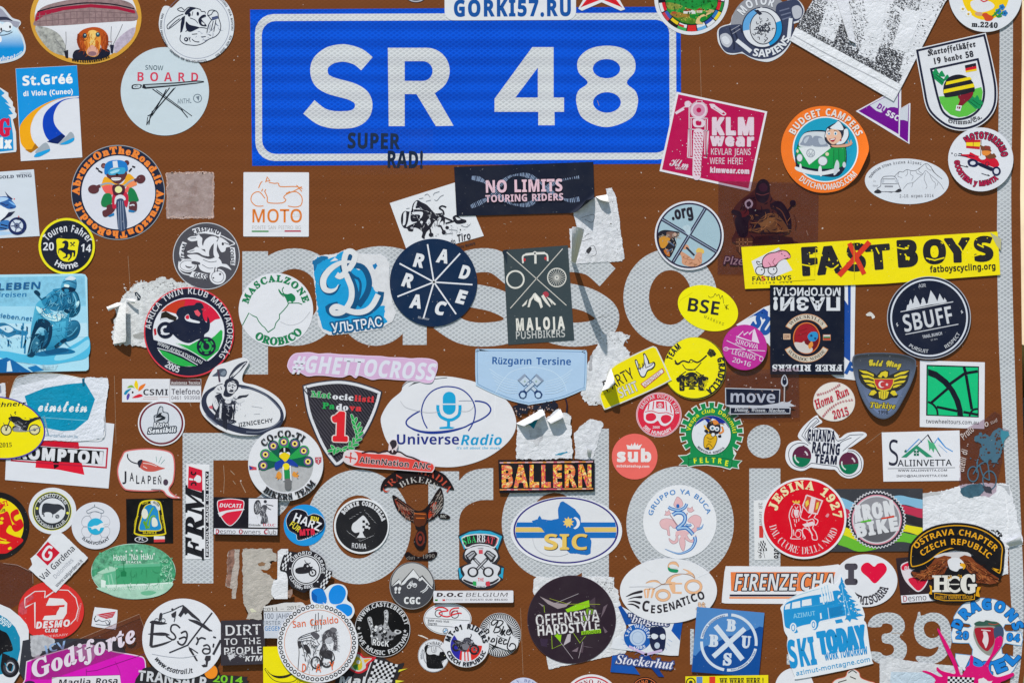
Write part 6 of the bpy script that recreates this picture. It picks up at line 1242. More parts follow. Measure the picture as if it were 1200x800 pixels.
flap("142 262 318 166","196 280 338 205",7,'c6c6c9','folded_corner',roll=.9);flap("350 242 438 165","374 262 462 215",6,'c2c2c5','curled_tip',roll=.9)
st('torn_paper','grey torn paper strip leaning beside the fiery lettered strip',rag("530 325 580 275 640 232 720 255 726 275 690 380 655 500 528 505 540 420",4,8,43),'d6d7dc~.35',mat='paper',group=TORN,cat='torn paper',thick=.25)
flap("620 480 640 500","615 425 650 440",4,'d8d8da','curled_tip')
st('strip_sticker','black strip sticker with block capitals filled with orange and red flames',P("22 506 666 506 666 716 30 728"),'1c1a20')
pt('flame_lettering');
rb=random.Random(3)
tx('BALLERN',346,684,140,'d8541e','B',w=622,rot=-.4,off=.021,part='flame_lettering')
LET=P("35 548 655 540 655 676 35 684")
def tinted(n,cols,seed,rmin,rmax):
    """flame blotches kept inside the letters"""
    prm=CUR.prims[-1];V,T=[],[]
prm=CUR.prims[-1];Vb,Tb=prm[1],prm[2];CUR.prims.pop()
FLC=['d84a2c','e0752a','eaa63a','ecd05a','c83a4c','e8903a','d05a6a','f0d88a','e06a3a']
def sub(tri,n):
    for _ in range(n):
        o_=[]
        for a,b,c in tri:
            e=(math.dist(a,b),math.dist(b,c),math.dist(c,a));m_=e.index(max(e))
            if m_==1:a,b,c=b,c,a
            if m_==2:a,b,c=c,a,b
            m=((a[0]+b[0])/2,(a[1]+b[1])/2);o_+=[(a,m,c),(m,b,c)]
        tri=o_
    return tri
byc={}
for a,b,c in Tb:
    for t_ in sub([(Vb[a][:2],Vb[b][:2],Vb[c][:2])],5):
        cx,cy=sum(p[0]for p in t_)/3,sum(p[1]for p in t_)/3
        h_=math.sin(cx*.33+1.7*math.sin(cy*.5))+math.sin(cy*.61+cx*.17)+rb.uniform(-.5,.5)+(cy-557)*.03;byc.setdefault(FLC[int((h_+3)*1.7)%len(FLC)],[]).append(t_)
lvl=prm[4]
for c_,ts in byc.items():
    v_=[p for t_ in ts for p in t_];CUR.prims.append((prm[0],v_,[(3*i,3*i+1,3*i+2)for i in range(len(ts))],colr(c_),lvl))
for y0 in(520,700):
    for i in range(26):f(P("%d %d %d %d %d %d %d %d"%(32+i*24,y0-i*.25,57+i*24,y0-i*.25,57+i*24,y0+9-i*.25,32+i*24,y0+9-i*.25)),rb.choice(['d87a5a','e0b0a0','c85a6a','d8904a','d0a0a8']))
# --- peacock roundel
F(280,490,7.27)
st('round_sticker','white round sticker of a peacock riding a motorcycle',C(400,388,320,314),'d9d9de')
f(A(400,395,235,82,262,ry=232)+P("170 440 300 415 500 405 630 395"),'b2b2b4~.25')
pt('peacock_picture');
for x,y,c_ in((210,400,'0f5a48'),(228,306,'2a9a4c'),(295,233,'0f5a48'),(384,200,'2a9a4c'),(478,215,'0f5a48'),(554,275,'2a9a4c'),(590,366,'0f5a48')):
    d=math.dist((x,y),(395,370));nx,ny=-(y-370)/d*47,(x-395)/d*47;f(P("%f %f %f %f %f %f %f %f"%(x+nx,y+ny,x-nx,y-ny,395-nx*.25,370-ny*.25,395+nx*.25,370+ny*.25)),c_);f(C(x,y,47),c_)
    f(C(x,y,36),'6a4a8a');f(C(x,y,24),'e6d48a');f(C(x,y,19),'ecd060');f(C(x,y,11),'17171c')
f(S("310 430 310 380 360 350 400 340 450 350 500 390 500 410 440 400 360 415 330 435"),'1d3f9a');f(S("345 290 360 255 400 245 432 260 438 300 400 280 360 295"),'1a1a20');f(P("382 250 396 250 396 285 384 285"),'d9d9de');f(C(364,304,18),'d9d9de');f(C(420,302,18),'d9d9de');f(C(366,306,7),'1a1a20');f(C(418,304,7),'1a1a20');f(S("345 320 380 290 420 300 435 320 400 368 375 350"),'e4c81e')
f(C(404,408,30),'e4d020');f(S("385 445 432 440 440 500 410 515 388 500"),'1d8a4a');l("378 410 384 530|440 400 446 530",13,'d9d9de');f(B(392,510,448,608,26),'6c6c6e');f(S("320 480 340 450 365 470 360 510 330 515"),'d8903a');f(S("455 480 470 450 495 470 510 490 480 500"),'d8903a');ls("330 490 312 500|340 500 330 520|360 500 358 515|490 465 505 450|500 480 512 480|495 495 505 505",7,'d8903a')
f(P("88 400 152 414 154 438 92 440"),'c84a58');f(P("88 400 124 422 92 440"),'2a3f8a');f(P("648 330 705 328 704 370 680 394 652 375"),'b8505c');l("660 345 695 345|678 335 678 382",7,'d9c4c8')
pt();ar('CO-CO-TI',402,395,240,52,-50,36,'2a2a2e','R',off=.022);ar('BIKERS TEAM',402,392,298,50,221,122,'2a2a2e','R',up=True,off=.022)
# --- red winged biker cutout, clear edged
F(420,520,4.443)
st('cutout_sticker','black and red winged biker emblem on greenish clear film, hanging below the red strip',catmull(P("110 240 140 180 190 140 300 105 420 130 480 180 505 240 470 235 445 270 450 340 480 380 440 400 380 420 350 450 360 520 330 550 400 552 415 590 380 615 340 622 260 615 235 590 250 560 300 545 280 500 290 440 250 400 180 330 165 260 190 200 140 250"),True,4),'7a9a90',mat='film3',thick=.05,solid=False,cat='clear sticker')
pt('winged_emblem','matte');K_='1c1518'
f(catmull(P("115 245 130 190 190 145 240 130 300 125 380 130 450 160 495 225 490 240 440 225 380 205 330 205 260 210 210 225 150 225"),True,3),K_)
f(S("178 265 250 310 300 345 340 340 375 300 405 250 430 228 445 290 430 350 390 390 355 410 340 440 330 450 300 440 290 410 250 390 200 340"),K_);f(S("190 290 240 330 280 370 270 390 220 350"),'8a2c1c');f(S("372 330 400 300 412 320 395 370 365 385"),'a83a22');ls("205 288 285 345|200 300 280 355|205 315 275 365|215 335 272 375|230 355 268 385",3.5,'7a4a3c');ls("385 330 428 245|392 335 436 262|398 345 440 280|400 358 442 300|400 370 440 322",3.5,'9a9490');ls("400 330 415 290|405 345 425 310",4,'1c1518');hatch(P('185 280 300 350 270 390 200 340'),30,34,4,'8c6a5a',50,.3,3);hatch(P('375 310 430 235 445 300 395 380'),30,34,4,'8c8078',115,.3,4);hatch(P('185 280 300 350 270 390 200 340'),22,30,4,'1c1518',50,.3,5);hatch(P('375 310 430 235 445 300 395 380'),22,30,4,'1c1518',115,.3,6);f(S("290 370 320 355 355 360 350 410 325 430 295 420"),'5a2c18');ls("290 360 350 365|300 385 345 385",6,'b8602a');f(S("320 430 345 430 355 490 340 545 310 548 288 510 300 470"),K_);ring(322,492,14,24,'6a2a20',1.6);f(C(322,490,9,14),'7a3028')
f(S("415 370 440 360 475 375 470 390 430 388"),K_);f(S("240 575 260 560 290 580 330 585 365 565 405 560 408 580 380 605 340 605 300 605 260 600"),K_)
tx('MC',442,383,15,'a8a8a4','B',rot=4,part='winged_emblem')
ar('CRA   MADIA',308,330,172,34,-66,64,'b84a38','R',part='winged_emblem',off=-.01);ar('BIKERS',308,330,130,30,-40,44,'b9b4b0','R',part='winged_emblem',off=-.01);tx('cluj - 1990',324,596,20,'7a7470','F',w=150,rot=-4,part='winged_emblem')
# --- red rounded strip with alien
F(400,520,5)
st('strip_sticker','red rounded strip with a dark alien figure leaning over black lettering',catmull(P("10 80 20 45 60 32 120 40 160 48 220 52 270 45 278 10 285 -15 300 -28 325 -20 332 10 325 45 380 70 460 95 530 110 548 135 535 162 510 165 300 150 120 138 50 122 18 105"),True,4),'d8c8cc',thick=.22)
f(catmull(P("16 80 26 50 60 40 160 56 270 62 400 85 520 110 542 135 530 158 505 160 300 144 120 132 50 116 22 100"),True,4),'d8453e')
pt('alien_figure');f(S("288 5 285 -10 300 -24 320 -20 325 5 310 25 298 22"),'332c34');ls("300 20 300 45|120 52 180 42 220 52 260 40 300 50 340 45 380 68 420 80 460 98",9,'2c1c22');f(S("280 45 300 30 325 45 318 60 290 58"),'2c1c22');f(P("293 25 300 32 308 25 302 50 298 50"),'d8c8cc');ring(55,80,38,42,'d0d0d4');f(C(55,80,38),'d6c8cc');l("28 75 82 85|56 52 54 108",7,'c84a48');f(C(55,80,9),'c84a48');f(C(28,74,6),'c84a48');f(C(83,86,6),'c84a48');f(C(57,54,6),'c84a48')
pt();tx('AlienNation ANC',314,128,34,'2a2024','B',w=420,rot=5.5,off=.0,ol='d0b8ba',ow=.035)
# --- pistons rocker badge
F(530,610,8.89)
SB=catmull(P("62 160 80 140 180 100 290 88 400 95 500 130 535 155 520 220 480 310 498 380 470 430 470 450 540 480 530 560 525 610 500 625 440 680 380 705 300 712 200 700 130 660 72 612 62 560 62 490 130 455 160 440 110 390 115 330 130 300 85 220"),True,3)
st('cutout_sticker','black edged piston badge cutout with blue trims and a green white red lettered rocker',SB,'2c2a30')
f(P("72 165 180 112 290 98 400 108 520 160 470 300 450 270 490 175 400 140 290 128 190 138 100 175 140 270 125 300"),'2a9cc0');f(P("62 492 82 486 90 540 110 575 78 606 72 560"),'2a9cc0');f(P("512 486 536 490 526 600 482 570 508 545"),'2a9cc0')
f(catmull(P("95 175 190 140 290 132 400 142 490 178 440 285 380 262 290 250 210 262 140 288"),True,2),'d0d0d6');f(catmull(P("108 185 190 152 290 144 400 154 476 185 436 268 380 248 290 236 210 248 148 272"),True,2),'2a262c')
f(S("130 360 150 300 220 270 300 258 390 272 450 310 475 370 440 420 410 440 480 470 495 500 470 560 500 610 420 660 300 690 180 660 100 610 130 560 105 500 130 470 200 440 160 410"),'d0d0d6');f(catmull(P("115 620 180 655 300 672 420 655 485 610 475 596 420 630 300 648 190 632 125 606"),True,2),'2c2a30');f(P("215 625 250 630 252 678 215 668"),'2a9c50');f(P("348 632 388 625 395 672 355 680"),'c83a48');f(P("252 640 346 640 346 690 252 690"),'d0d0d6');tx('ITALY',300,692,16,'2c2a30','B',w=80)
pt('crossed_pistons');
for sx in(1,-1):
    g=lambda s_:P(' '.join(str((295+sx*(float(v)-295))if i%2==0 else float(v))for i,v in enumerate(s_.split())))
    f(g("132 360 200 310 230 305 262 345 190 430 165 425"),'2c2a30');f(g("150 362 205 322 225 320 240 340 185 405"),'a8a8ae');l(g("160 380 230 330"),8,'2c2a30');l(g("225 390 350 520"),30,'2c2a30');l(g("235 400 335 505"),12,'b9b9bf');f(_ell(*q(295+sx*80,530),58/FS,52/FS,0,0,360,24),'2c2a30');f(_ell(*q(295+sx*80,530),38/FS,38/FS,0,0,360,24),'d0d0d6')
pt();tx('1990',293,292,14,'5a4a4c','B',w=62);f(B(276,300,318,342,2),'c84a58');tx('THE',297,628,36,'c83a48','B',w=64)
for ch,x,y,c_,r_ in(('S',135,248,'3ab868',-16),('B',180,232,'3ab868',-10),('A',228,224,'3ab868',-5),('R',276,220,'d8d8dc',0),('B',322,222,'d8d8dc',3),('A',368,228,'d04a58',7),('T',408,240,'d04a58',12),('!',448,255,'d04a58',18)):tx(ch,x,y,74,c_,'R',w=44 if ch!='!' else 18,rot=r_)
end()
# ================================================================ stickers: bottom left
F(0,560,8)
st('round_sticker','black rimmed round sticker with a red lion on yellow, cut by the left edge',C(-40,445,315,318),'1a1a1c',thick=.3)
f(C(-40,445,262,262),'e8cf12')
pt('lion_picture');LR='d01a22';f(S("-250 380 -150 330 -60 340 20 330 70 310 100 380 120 460 90 440 60 500 130 540 200 560 215 590 160 640 100 680 40 705 -100 690 -250 600"),LR);f(S("100 330 130 300 165 290 180 330 150 345 130 370 150 400 190 380 210 400 220 450 180 490 140 500 110 460 130 430 160 440 130 420 105 380"),LR);f(S("0 300 40 250 20 240 -60 260 -80 300"),LR);f(P("0 585 60 590 100 600 60 615 0 610"),'e8cf12');f(S("75 655 100 640 110 660 85 670"),'e8cf12');f(C(20,378,16,14),'e8cf12');f(S("0 400 30 410 20 430 -20 430"),'e8cf12');ls("-60 520 0 560 60 580",10,'e8cf12')
pt();tx('DUCATI',-10,280,50,LR,'B',w=190,rot=-16,al='c');tx('CLUB',10,318,28,'2a2a20','B',w=90,rot=-10);l("-30 200 20 190",10,'e8cf12')
st('round_sticker','small white round sticker with a black bull in a yellow edged ring',C(492,306,223,218),'d6d7dd')
f(C(488,308,184,182),'c9c832');f(C(488,308,178,176),'30343a');ring(488,308,160,166,'d6d7a0',.985);f(C(490,304,124,118),'d3d5da')
pt('bull_picture');f(S("402 250 430 232 500 240 560 245 600 275 600 298 575 290 545 310 520 330 500 340 495 362 488 365 492 340 470 320 430 318 415 330 420 355 408 358 405 320 395 345 392 300"),'32363e');ls("405 260 398 310 402 340",8,'32363e');f(C(538,358,20),'5a5e66');ls("525 350 545 360 540 375",5,'b4b6ba')
pt();ar('MANZOTEAM',488,308,132,34,-58,66,'d0d2d6','B',off=.0);ar('FOODBALL CLUB',488,308,164,32,254,126,'d0d2d6','B',up=True,off=-.02);f(C(348,282,12),'d8d850');f(C(634,326,12),'d8d850')
F(90,510,5.331)
st('round_sticker','small white round sticker with a pale crest and a gull on a blue disc',C(119,562,151,147),'d3d4dc')
pt('gull_crest');
for a in range(0,360,60):o(_ell(*q(119+66*math.sin(R(a)),568-66*math.cos(R(a))),36/FS,30/FS,a,0,360,20),'9a9ca6',2)
f(C(119,567,52,52),'2aa6cc');f(S("60 565 90 570 110 562 130 560 160 545 200 548 170 556 175 572 150 575 140 595 120 580 95 585 90 575"),'d8dade');ls("62 470 90 455 112 445 140 455 168 470 160 485 112 474 70 485 62 470",4,'6a7480');ls("112 445 112 430",5,'6a7480');ls("75 485 80 505|155 485 150 505",2.5,'9a9ca6')
pt();ar('ILMAVOIMAT',119,562,118,17,228,132,'4a4c54','S',up=True,off=.02)
st('square_sticker','black square sticker with white snowdrop flowers in a yellow edged shield',P("308 396 600 390 602 672 312 674"),'121214')
YL='d8c422';pt('snowdrop_shield');f(S("395 420 450 402 500 405 528 425 545 520 556 590 548 620 440 630 366 618 358 590 375 500"),YL);f(S("402 428 450 410 498 412 520 432 538 520 548 590 540 612 440 620 374 610 366 590 382 500"),'1a1a1a');f(S("420 445 455 425 495 430 510 450 520 520 530 590 440 596 386 590 402 510"),YL);f(S("424 450 455 430 492 436 505 455 514 520 524 585 440 590 392 585 408 512"),'1f86c0')
f(S("410 465 425 455 440 470 445 500 430 520 415 515 405 495"),'d8d8cc');f(S("470 520 485 510 502 530 505 560 485 570 470 560"),'d8d8cc');ls("430 580 440 530 455 490 470 460 480 450|450 580 460 520 480 500 490 510|440 570 420 540",9,'6aa832');f(P("412 540 425 530 450 575 435 585"),'5a9a2c');f(S("462 410 490 408 515 430 522 462 505 465 490 440 470 435"),'d4d4d0');tx('GLIWICE',456,614,18,YL,'B',w=88,rot=1,part='snowdrop_shield');tx('KLUB',428,426,16,YL,'B',w=40,rot=-16,part='snowdrop_shield');tx('MATRA',492,432,15,'1a1a1a','B',w=44,rot=36,part='snowdrop_shield');ar('AKADEMICKI',460,560,92,10,-100,-52,YL,'B',part='snowdrop_shield');tx('TURYSTYKI',534,540,10,YL,'B',w=90,rot=76,part='snowdrop_shield')
pt();f(C(403,648,42,19),'d0d0d4');f(C(403,648,36,15),'2a2a30');tx('PL',403,655,18,'d0d0d4','B',w=36);f(P("482 628 550 628 550 646 482 648"),'d8d8da');f(P("482 648 550 646 550 664 482 666"),'c83a40')
SBP=catmull(P("280 130 300 98 360 85 450 80 540 88 590 105 610 140 615 210 605 290 580 335 610 370 652 388 600 392 560 375 530 345 450 350 330 345 290 330 262 280 252 220 262 170"),True,4)
st('cutout_sticker','white speech bubble sticker with red edge and a red chilli pepper over black capitals',SBP,'cf6a68')
f(grow(SBP,-1.5),'dadade')
pt('chilli_pepper');f(S("385 170 400 155 430 158 480 175 520 195 552 205 520 215 480 225 430 222 395 200"),'c2564c');ls("318 115 320 140 345 165 390 178",7,'2a2a38');f(S("380 165 400 150 412 155 400 185 390 200"),'2a2a38');ls("415 172 460 178 500 192|415 192 440 205",5,'e0c8c4');l("500 165 496 130|512 172 530 130|525 178 550 150",3,'6a9a98')
pt()
for ch,x,y,h_ in(('J',305,285,60),('A',344,283,50),('L',380,300,50),('A',415,300,46),('P',453,300,48),('E',486,302,42),('Ñ',518,303,42)):tx(ch,x,y,h_,'33333b','S',w=26,off=.02)
f(C(556,292,16,20),'4a3a4a');l("465 336 525 338",6,'6a6a70');lift(590,330,1,.6,.9)
# --- green hotel oval
F(20,610,6)
st('oval_sticker','green and white oval photo sticker of a mountain hotel',C(818,355,297,196),'b4cfc0')
pt('hotel_picture');GP='3f9a6c'
f(C(818,355,293,192),'7fbf9c~.5');f(S("530 330 560 250 640 200 740 170 900 165 1020 210 1090 280 1110 350 1080 330 1000 290 880 300 760 300 680 310 600 340"),'69b48e~.9');f(S("1000 300 1060 250 1108 330 1108 400 1060 440 1010 430"),'4aa478~.9');f(S("535 340 600 330 640 345 580 380 540 400 525 370"),'4fa67c~.8')
f(P("690 320 1005 306 1008 435 700 445"),GP);f(P("685 316 830 306 1010 300 1008 318 690 330"),'5fb08a');f(P("560 365 650 318 710 330 690 350 600 372"),'a9cfb8');f(P("610 370 690 350 695 450 620 445"),'5fae88');f(P("525 400 570 370 605 375 590 410 620 440 600 470 560 440"),'9cc8b0~.6');f(P("590 410 625 420 620 500 592 480"),'d4e2da');l("640 380 650 450|660 370 680 460",8,'8cc4a6');l("750 290 752 350",6,'20784c');f(P("728 360 755 345 770 362 768 388 730 390"),'20784c')
f(S("560 470 700 465 900 450 1090 430 1060 490 980 530 860 548 740 540 640 510"),'a9d0bb~.3');f(P("620 448 900 440 1095 430 1090 440 900 452 640 470"),'d0e2d8');f(S("870 500 930 490 980 500 940 520 890 520"),'6ab08c');dots(P("540 240 700 190 1090 260 1090 330 900 230 640 260"),60,3,9,'57a880',4);dots(P("1010 310 1090 310 1090 430 1015 430"),40,3,9,'8ccca8',5)
hatch(P('540 240 700 190 760 200 690 330 600 330'),40,24,5,'4a9a70',40,.9,3);hatch(P('1010 250 1090 280 1090 420 1015 430'),30,24,5,'a4d4b8',60,.9,4);hatch(P('690 330 1000 320 1000 430 700 440'),24,60,3,'348a5e',88,.1,5)
pt();tx('Hotel "Na Háku"',824,275,44,'dfe8e2','B',w=296,rot=-2,off=-.02);tx('SEDLO POD ČIERNYM VRCHOM',830,482,34,'d5e4da','B',w=400,off=-.03);tx('ŠTÁCIA',820,297,14,'d5e4da','B',w=110)
for x,y in((768,214),(806,208),(842,208),(876,213)):f(P(' '.join('%f %f'%(x+(10 if k%2==0 else 4)*math.sin(k*.6283),y-(10 if k%2==0 else 4)*math.cos(k*.6283))for k in range(10))),'dfe8e2')
# --- residue film far left
F(0,640,5)
st('faded_patch','dull torn film patch on brown at the left edge beside the red disc',rag("-60 60 20 95 100 105 192 150 195 220 120 330 0 400 -60 400",2,8,3),'6a4a44',mat='film',thick=.05,solid=False,cat='worn film')
pt('film_edge','paper');l(P("20 97 100 107 192 150 194 215"),3,'9a8076')
st('round_sticker','red round sticker with a large white outlined numeral and letter',C(300,376,193,172),'d2302e')
f(P("108 380 115 340 150 300 190 270 200 300 160 330 158 390 130 400"),'d0505a~.7')
pt('outlined_numeral');WD='dcd6d8';l("146 326 148 302 205 262 266 260 268 296 330 252 400 255 445 300 460 360 445 420 400 468",5,WD);l("146 326 148 356 205 326 206 474 290 474|266 260 262 300",5,WD)
f(P("270 345 290 300 370 305 395 330 392 390 370 425 300 432 250 428 262 405 330 400 345 345"),WD);f(P("318 345 380 340 378 352 310 358"),'d2302e');f(P("290 402 318 372 350 340 348 362 322 400"),'d2302e')
pt();tx('DESMO',312,472,38,WD,'O',w=205,rot=-4,off=.02,ol='d2302e',ow=.05);tx('CLUB',302,500,20,WD,'O',w=78,off=.02,ol='b0282a',ow=.04);tx('ANNIVERSARY',300,530,13,'e0b4b4','S',w=200,rot=-6);tx('ANNIVERSARIO',468,385,9,'e0b4b4','S',w=110,rot=-78)
# --- diamond white
F(20,610,6)
st('square_sticker','creased white square sticker turned on its corner with a red emblem square',rag("248 88 285 68 320 88 500 258 272 502 82 338 108 305 95 262 130 235",1.5,6,2),'d8d9de',mat='matte',thick=.2)
f(P("136 236 218 144 302 222 216 312"),'c41430');
pt('emblem');ls("250 190 225 180 200 205 185 235 195 262 220 270 238 250 240 225 222 222",18,'dcdce2')
pt();tx('Val Gardena',300,308,44,'2c2c36','B',w=318,rot=-44,off=-.01);tx('Dolomites',336,342,30,'a0a2ac','S',w=185,rot=-45);tx('www.valgardena.it',375,374,26,'3c3c46','B',w=260,rot=-45,off=-.02)
# --- scooter oval
F(0,640,5)
st('oval_sticker','white rounded sticker with a black scooter on a turquoise disc, cut by the left edge',P("-70 340 0 336 60 362 120 410 158 455 170 490 168 680 130 720 80 800 30 850 -70 850"),'d8d9de')
f(P("-70 390 0 398 40 420 90 470 118 530 120 600 100 690 40 740 -70 760"),'1583a8')
pt('scooter_picture');f(S("-60 470 -20 470 10 490 40 505 60 540 76 590 70 610 20 620 -10 650 -60 640"),'17171c');f(C(60,705,54,60),'1c1c22');f(C(58,705,38,44),'3a3a44');f(C(62,705,26,32),'b4b8c0');f(C(62,705,18,24),'1c1c22');f(P("15 620 60 640 30 690 5 700"),'1c1c22');l("30 680 50 720|80 690 70 730",5,'1583a8')
pt();tx('aggio',25,452,36,'d8e4ea','B',w=80,rot=38,off=.0)
# --- little winged card
F(0,690,6.667)
st('card_sticker','tiny white rounded card with red wing stripes over a motorcycle outline',catmull(P("738 150 760 142 900 158 918 178 906 300 880 310 730 290 718 265"),True,4),'dadae0',thick=.2)
pt('winged_motorcycle');WR='c02438';f(P("752 200 800 188 905 172 900 182 780 205"),WR);f(P("770 210 840 196 900 184 894 194 790 216"),WR);f(P("790 220 850 206 894 196 888 206 810 224"),WR);f(P("815 225 860 215 886 208 880 218 830 230"),WR);ls("740 230 745 250 770 240|750 205 735 235|840 240 860 270 850 275",5,'34343c');ls("735 225 750 250 775 235|825 255 840 275 862 255 855 235",4,'34343c');ls("770 235 800 250 835 240",4,'5a5a62');l("748 272 875 285",4,'6a6a72')
# --- dark strip beneath, magenta plate, clear film
st('strip_sticker','charcoal sticker with blue and white letters, under the magenta plate',P("180 400 250 385 480 382 900 385 1010 520 500 640 200 720 150 640"),'35363e')
pt('torn_letters','vinyl');f(rag("240 360 340 350 430 395 420 440 330 480 300 540 250 520",3,6,3),'b9b9be~.5');tx('JCV',440,478,60,'8aa6cc','B',w=180,rot=-14,part='torn_letters')
st('plate_sticker','magenta arched plate sticker with a white name panel at the bottom edge',catmull(P("208 560 380 500 600 440 700 425 880 478 1060 510 1135 545 1142 690 1130 900 190 900 195 700"),False),'d8c4d4')
f(grow(CUR.out,-1.2),'d019b0')
f(P("410 684 938 668 948 740 940 900 400 900"),'d9d5da');l("408 682 940 666",4,'a02090');
pt('scuffs');l("680 640 760 630 1140 500|676 620 678 670",4,'6a1460');f(rag("540 450 720 430 780 470 720 560 600 520 560 480",3,6,4),'d08ac0~.3');ls("900 560 930 620 945 670",4,'9a1484')
pt();tx('Maglia Rosa',690,742,48,'26222a','B',w=470,rot=-2,sh=.15)
f(C(235,735,44,24),'3a2a4a')
st('clear_sticker','clear film with white slanted script across the magenta plate',P("250 530 630 380 1090 192 1130 300 1135 440 800 560 400 700 240 700"),'8a7068',mat='film',thick=.04,solid=False,cat='clear sticker')
pt('film_edge','paper');l("630 382 1090 192 1128 296",4,'9a7c6a')
pt('script','vinyl');tx('Godiforte',675,545,128,'dccfdc','J',w=870,rot=-20,off=.015,part='script')
# --- trail sticker and neighbours
F(150,690,6.667)
st('strip_sticker','black rounded strip with white and lime capitals at the bottom edge',catmull(P("120 614 400 640 640 660 920 680 930 700 915 900 100 900"),True,3),'2c2a2e')
tx('TRANSALP',345,735,78,'c9c9ce','B',w=540,rot=6,off=.01);tx('2014',780,728,56,'78c02c','O',w=235,rot=5)
st('round_sticker','small orange disc peeping from behind the white trail disc',C(655,640,58,62),'2a2622');f(C(650,640,52,56),'ea8a22')
st('round_sticker','large white round sticker with brush lettering, mountain slope and climbing figures',C(432,384,318,314),'dbdbe1')
pt('brush_lettering');IN2='35333a'
f(S("172 255 200 240 260 250 310 265 260 275 200 268"),IN2);l("196 262 182 440",26,IN2);f(S("160 345 220 335 290 335 330 355 260 360 180 352"),IN2);f(S("180 440 260 420 350 395 300 425 220 450 185 452"),IN2)
ls("410 300 380 275 345 280 338 320 365 350 375 375 350 390 300 360",13,IN2);ls("390 400 400 420 430 430 455 400 465 350 450 325 415 340|400 385 440 370 460 380",14,IN2);l("470 430 660 180",12,IN2);f(P("470 228 540 240 600 270 658 322 640 326 560 280 490 245"),IN2);l("480 235 660 322",10,IN2);ls("540 370 550 400 535 430|545 395 575 375 610 385",13,IN2);ls("590 440 620 430 640 450 640 490 605 500 585 480 600 460 640 465",12,IN2);ls("672 420 668 450|690 375 668 368",13,IN2);l("728 392 668 506",18,IN2)
l("325 492 475 430",11,IN2);f(P("475 440 495 460 530 520 550 556 535 556 510 515 480 470"),IN2);l("490 455 550 495",8,IN2)
pt('mountain_slope');f(P("395 200 420 160 435 120 460 140 560 230 575 255 500 210 470 180 450 195 440 180 415 215"),IN2);l("345 165 400 135 435 122",8,IN2);l("270 190 345 165",5,IN2);f(P("340 190 380 165 378 200 370 220 345 212"),IN2);l("372 215 362 250",6,IN2);f(S("250 190 265 180 272 200 262 235 245 240"),IN2);f(C(350,155,10),IN2);ring(228,240,14,18,IN2);ring(278,240,14,18,IN2);f(P("610 515 650 515 648 550 630 560 622 605 608 600 610 560 600 545"),IN2);f(P("575 590 605 580 615 605 590 606"),IN2)
pt();ar('www.esatrail.it',432,384,272,36,235,163,IN2,'T',up=True,off=.015)
ls("190 500 300 520 430 530 540 510",4,'c0c0c8')
st('square_sticker','dark square sticker with scuffed white capitals in three lines',P("728 242 1070 232 1076 580 728 592"),'37333a',mat='matte')
tx('DIRT',900,356,84,'d4d3d6','B',w=290,rot=-2,off=-.02);tx('TO THE',900,428,52,'d4d3d6','B',w=290,rot=-2,off=-.01);tx('PEOPLE',900,504,58,'d4d3d6','B',w=305,rot=-2,off=-.01);tx('KTM',985,556,40,'d4d3d6','O',w=138,rot=-2)
pt('scuffs');f(rag("780 510 820 500 860 515 830 530 800 560 790 540",5,6,3),'c4c3c8');dots(P("900 260 1050 260 1050 470 900 400"),40,3,9,'37333a',4);dots(P("780 490 920 490 920 530 780 530"),40,3,9,'c8c7cc',4)
# --- vertical strip on the letter
F(210,540,6.667)
st('strip_sticker','upright white strip with slanted black capitals and a red tool emblem',P("56 22 238 26 240 764 50 766"),'dcdce0',thick=.2)
f(P("74 38 180 70 182 242 68 210"),'c81e38')
pt('tool_emblem');f(S("128 120 140 108 165 118 172 140 165 165 140 165 130 155 112 150 84 148 76 140 84 132 112 138"),'dcdce0');ls("100 80 95 95 110 105 125 100 130 85",12,'2a1a20');ls("96 190 98 175 112 168 128 172 130 190",12,'2a1a20');l("112 135 112 155",5,'2a1a20')
pt();tx('FRM',188,480,134,'1c1c22','J',w=560,rot=-90,off=.02);
f(P("205 80 232 80 232 750 205 750"),'22222a');tx('PROUDLY MADE IN ITALY',229,415,19,'dcdce0','B',w=650,rot=-90)
st('rectangular_sticker','black edged club sticker with a red crest and an engraved winged figure, beside bare brown',P("270 278 778 288 774 582 268 572"),'1c1a22')
f(P("276 522 770 530 768 574 274 566"),'d9d8df');f(P("546 290 772 294 770 518 544 514"),'d9d8df')
pt('red_crest');CRS="300 315 330 298 400 290 480 298 510 315 506 370 480 430 440 480 400 505 360 480 325 430 304 380"
f(S(CRS,4),'d8d4da');f(grow(S(CRS,4),-.9),'d01e3c');f(S("310 400 380 382 460 372 506 370 504 380 430 390 370 402 325 432 312 415"),'d8d4da');tx('DUCATI',402,360,30,'dcd8de','O',w=172,rot=2,part='red_crest')
pt('winged_figure');f(S("590 400 585 350 600 310 625 302 640 330 640 380 625 410 605 415"),'3a3a42');f(S("635 370 660 340 690 350 680 400 695 440 690 480 640 486 645 440 632 410"),'4a4a52');f(C(675,314,13),'3a3a42');ls("680 335 710 342 738 348|685 355 705 370 720 378",6,'3a3a42');ls("600 330 610 400|615 315 622 400|645 420 650 470|665 400 670 470|630 340 632 380",3,'b4b4ba')
hatch(P('590 310 640 310 630 410 600 410'),16,40,3,'c4c4ca',85,.2,3);hatch(P('640 350 690 350 690 480 650 480'),18,34,3,'b4b4ba',80,.4,4)
pt();tx('Desmo Owners Club',524,566,34,'33303a','S',w=478,rot=1,off=.0)
for ch,x in(('D',300),('O',484),('C',680)):tx(ch,x,565,34,'c02a40','S',w=28,off=.02)
tx('Ortrale',592,504,17,'2a2a30','R',w=95,rot=1);tx('D.O.C',705,506,20,'c03048','R',w=100,rot=1)
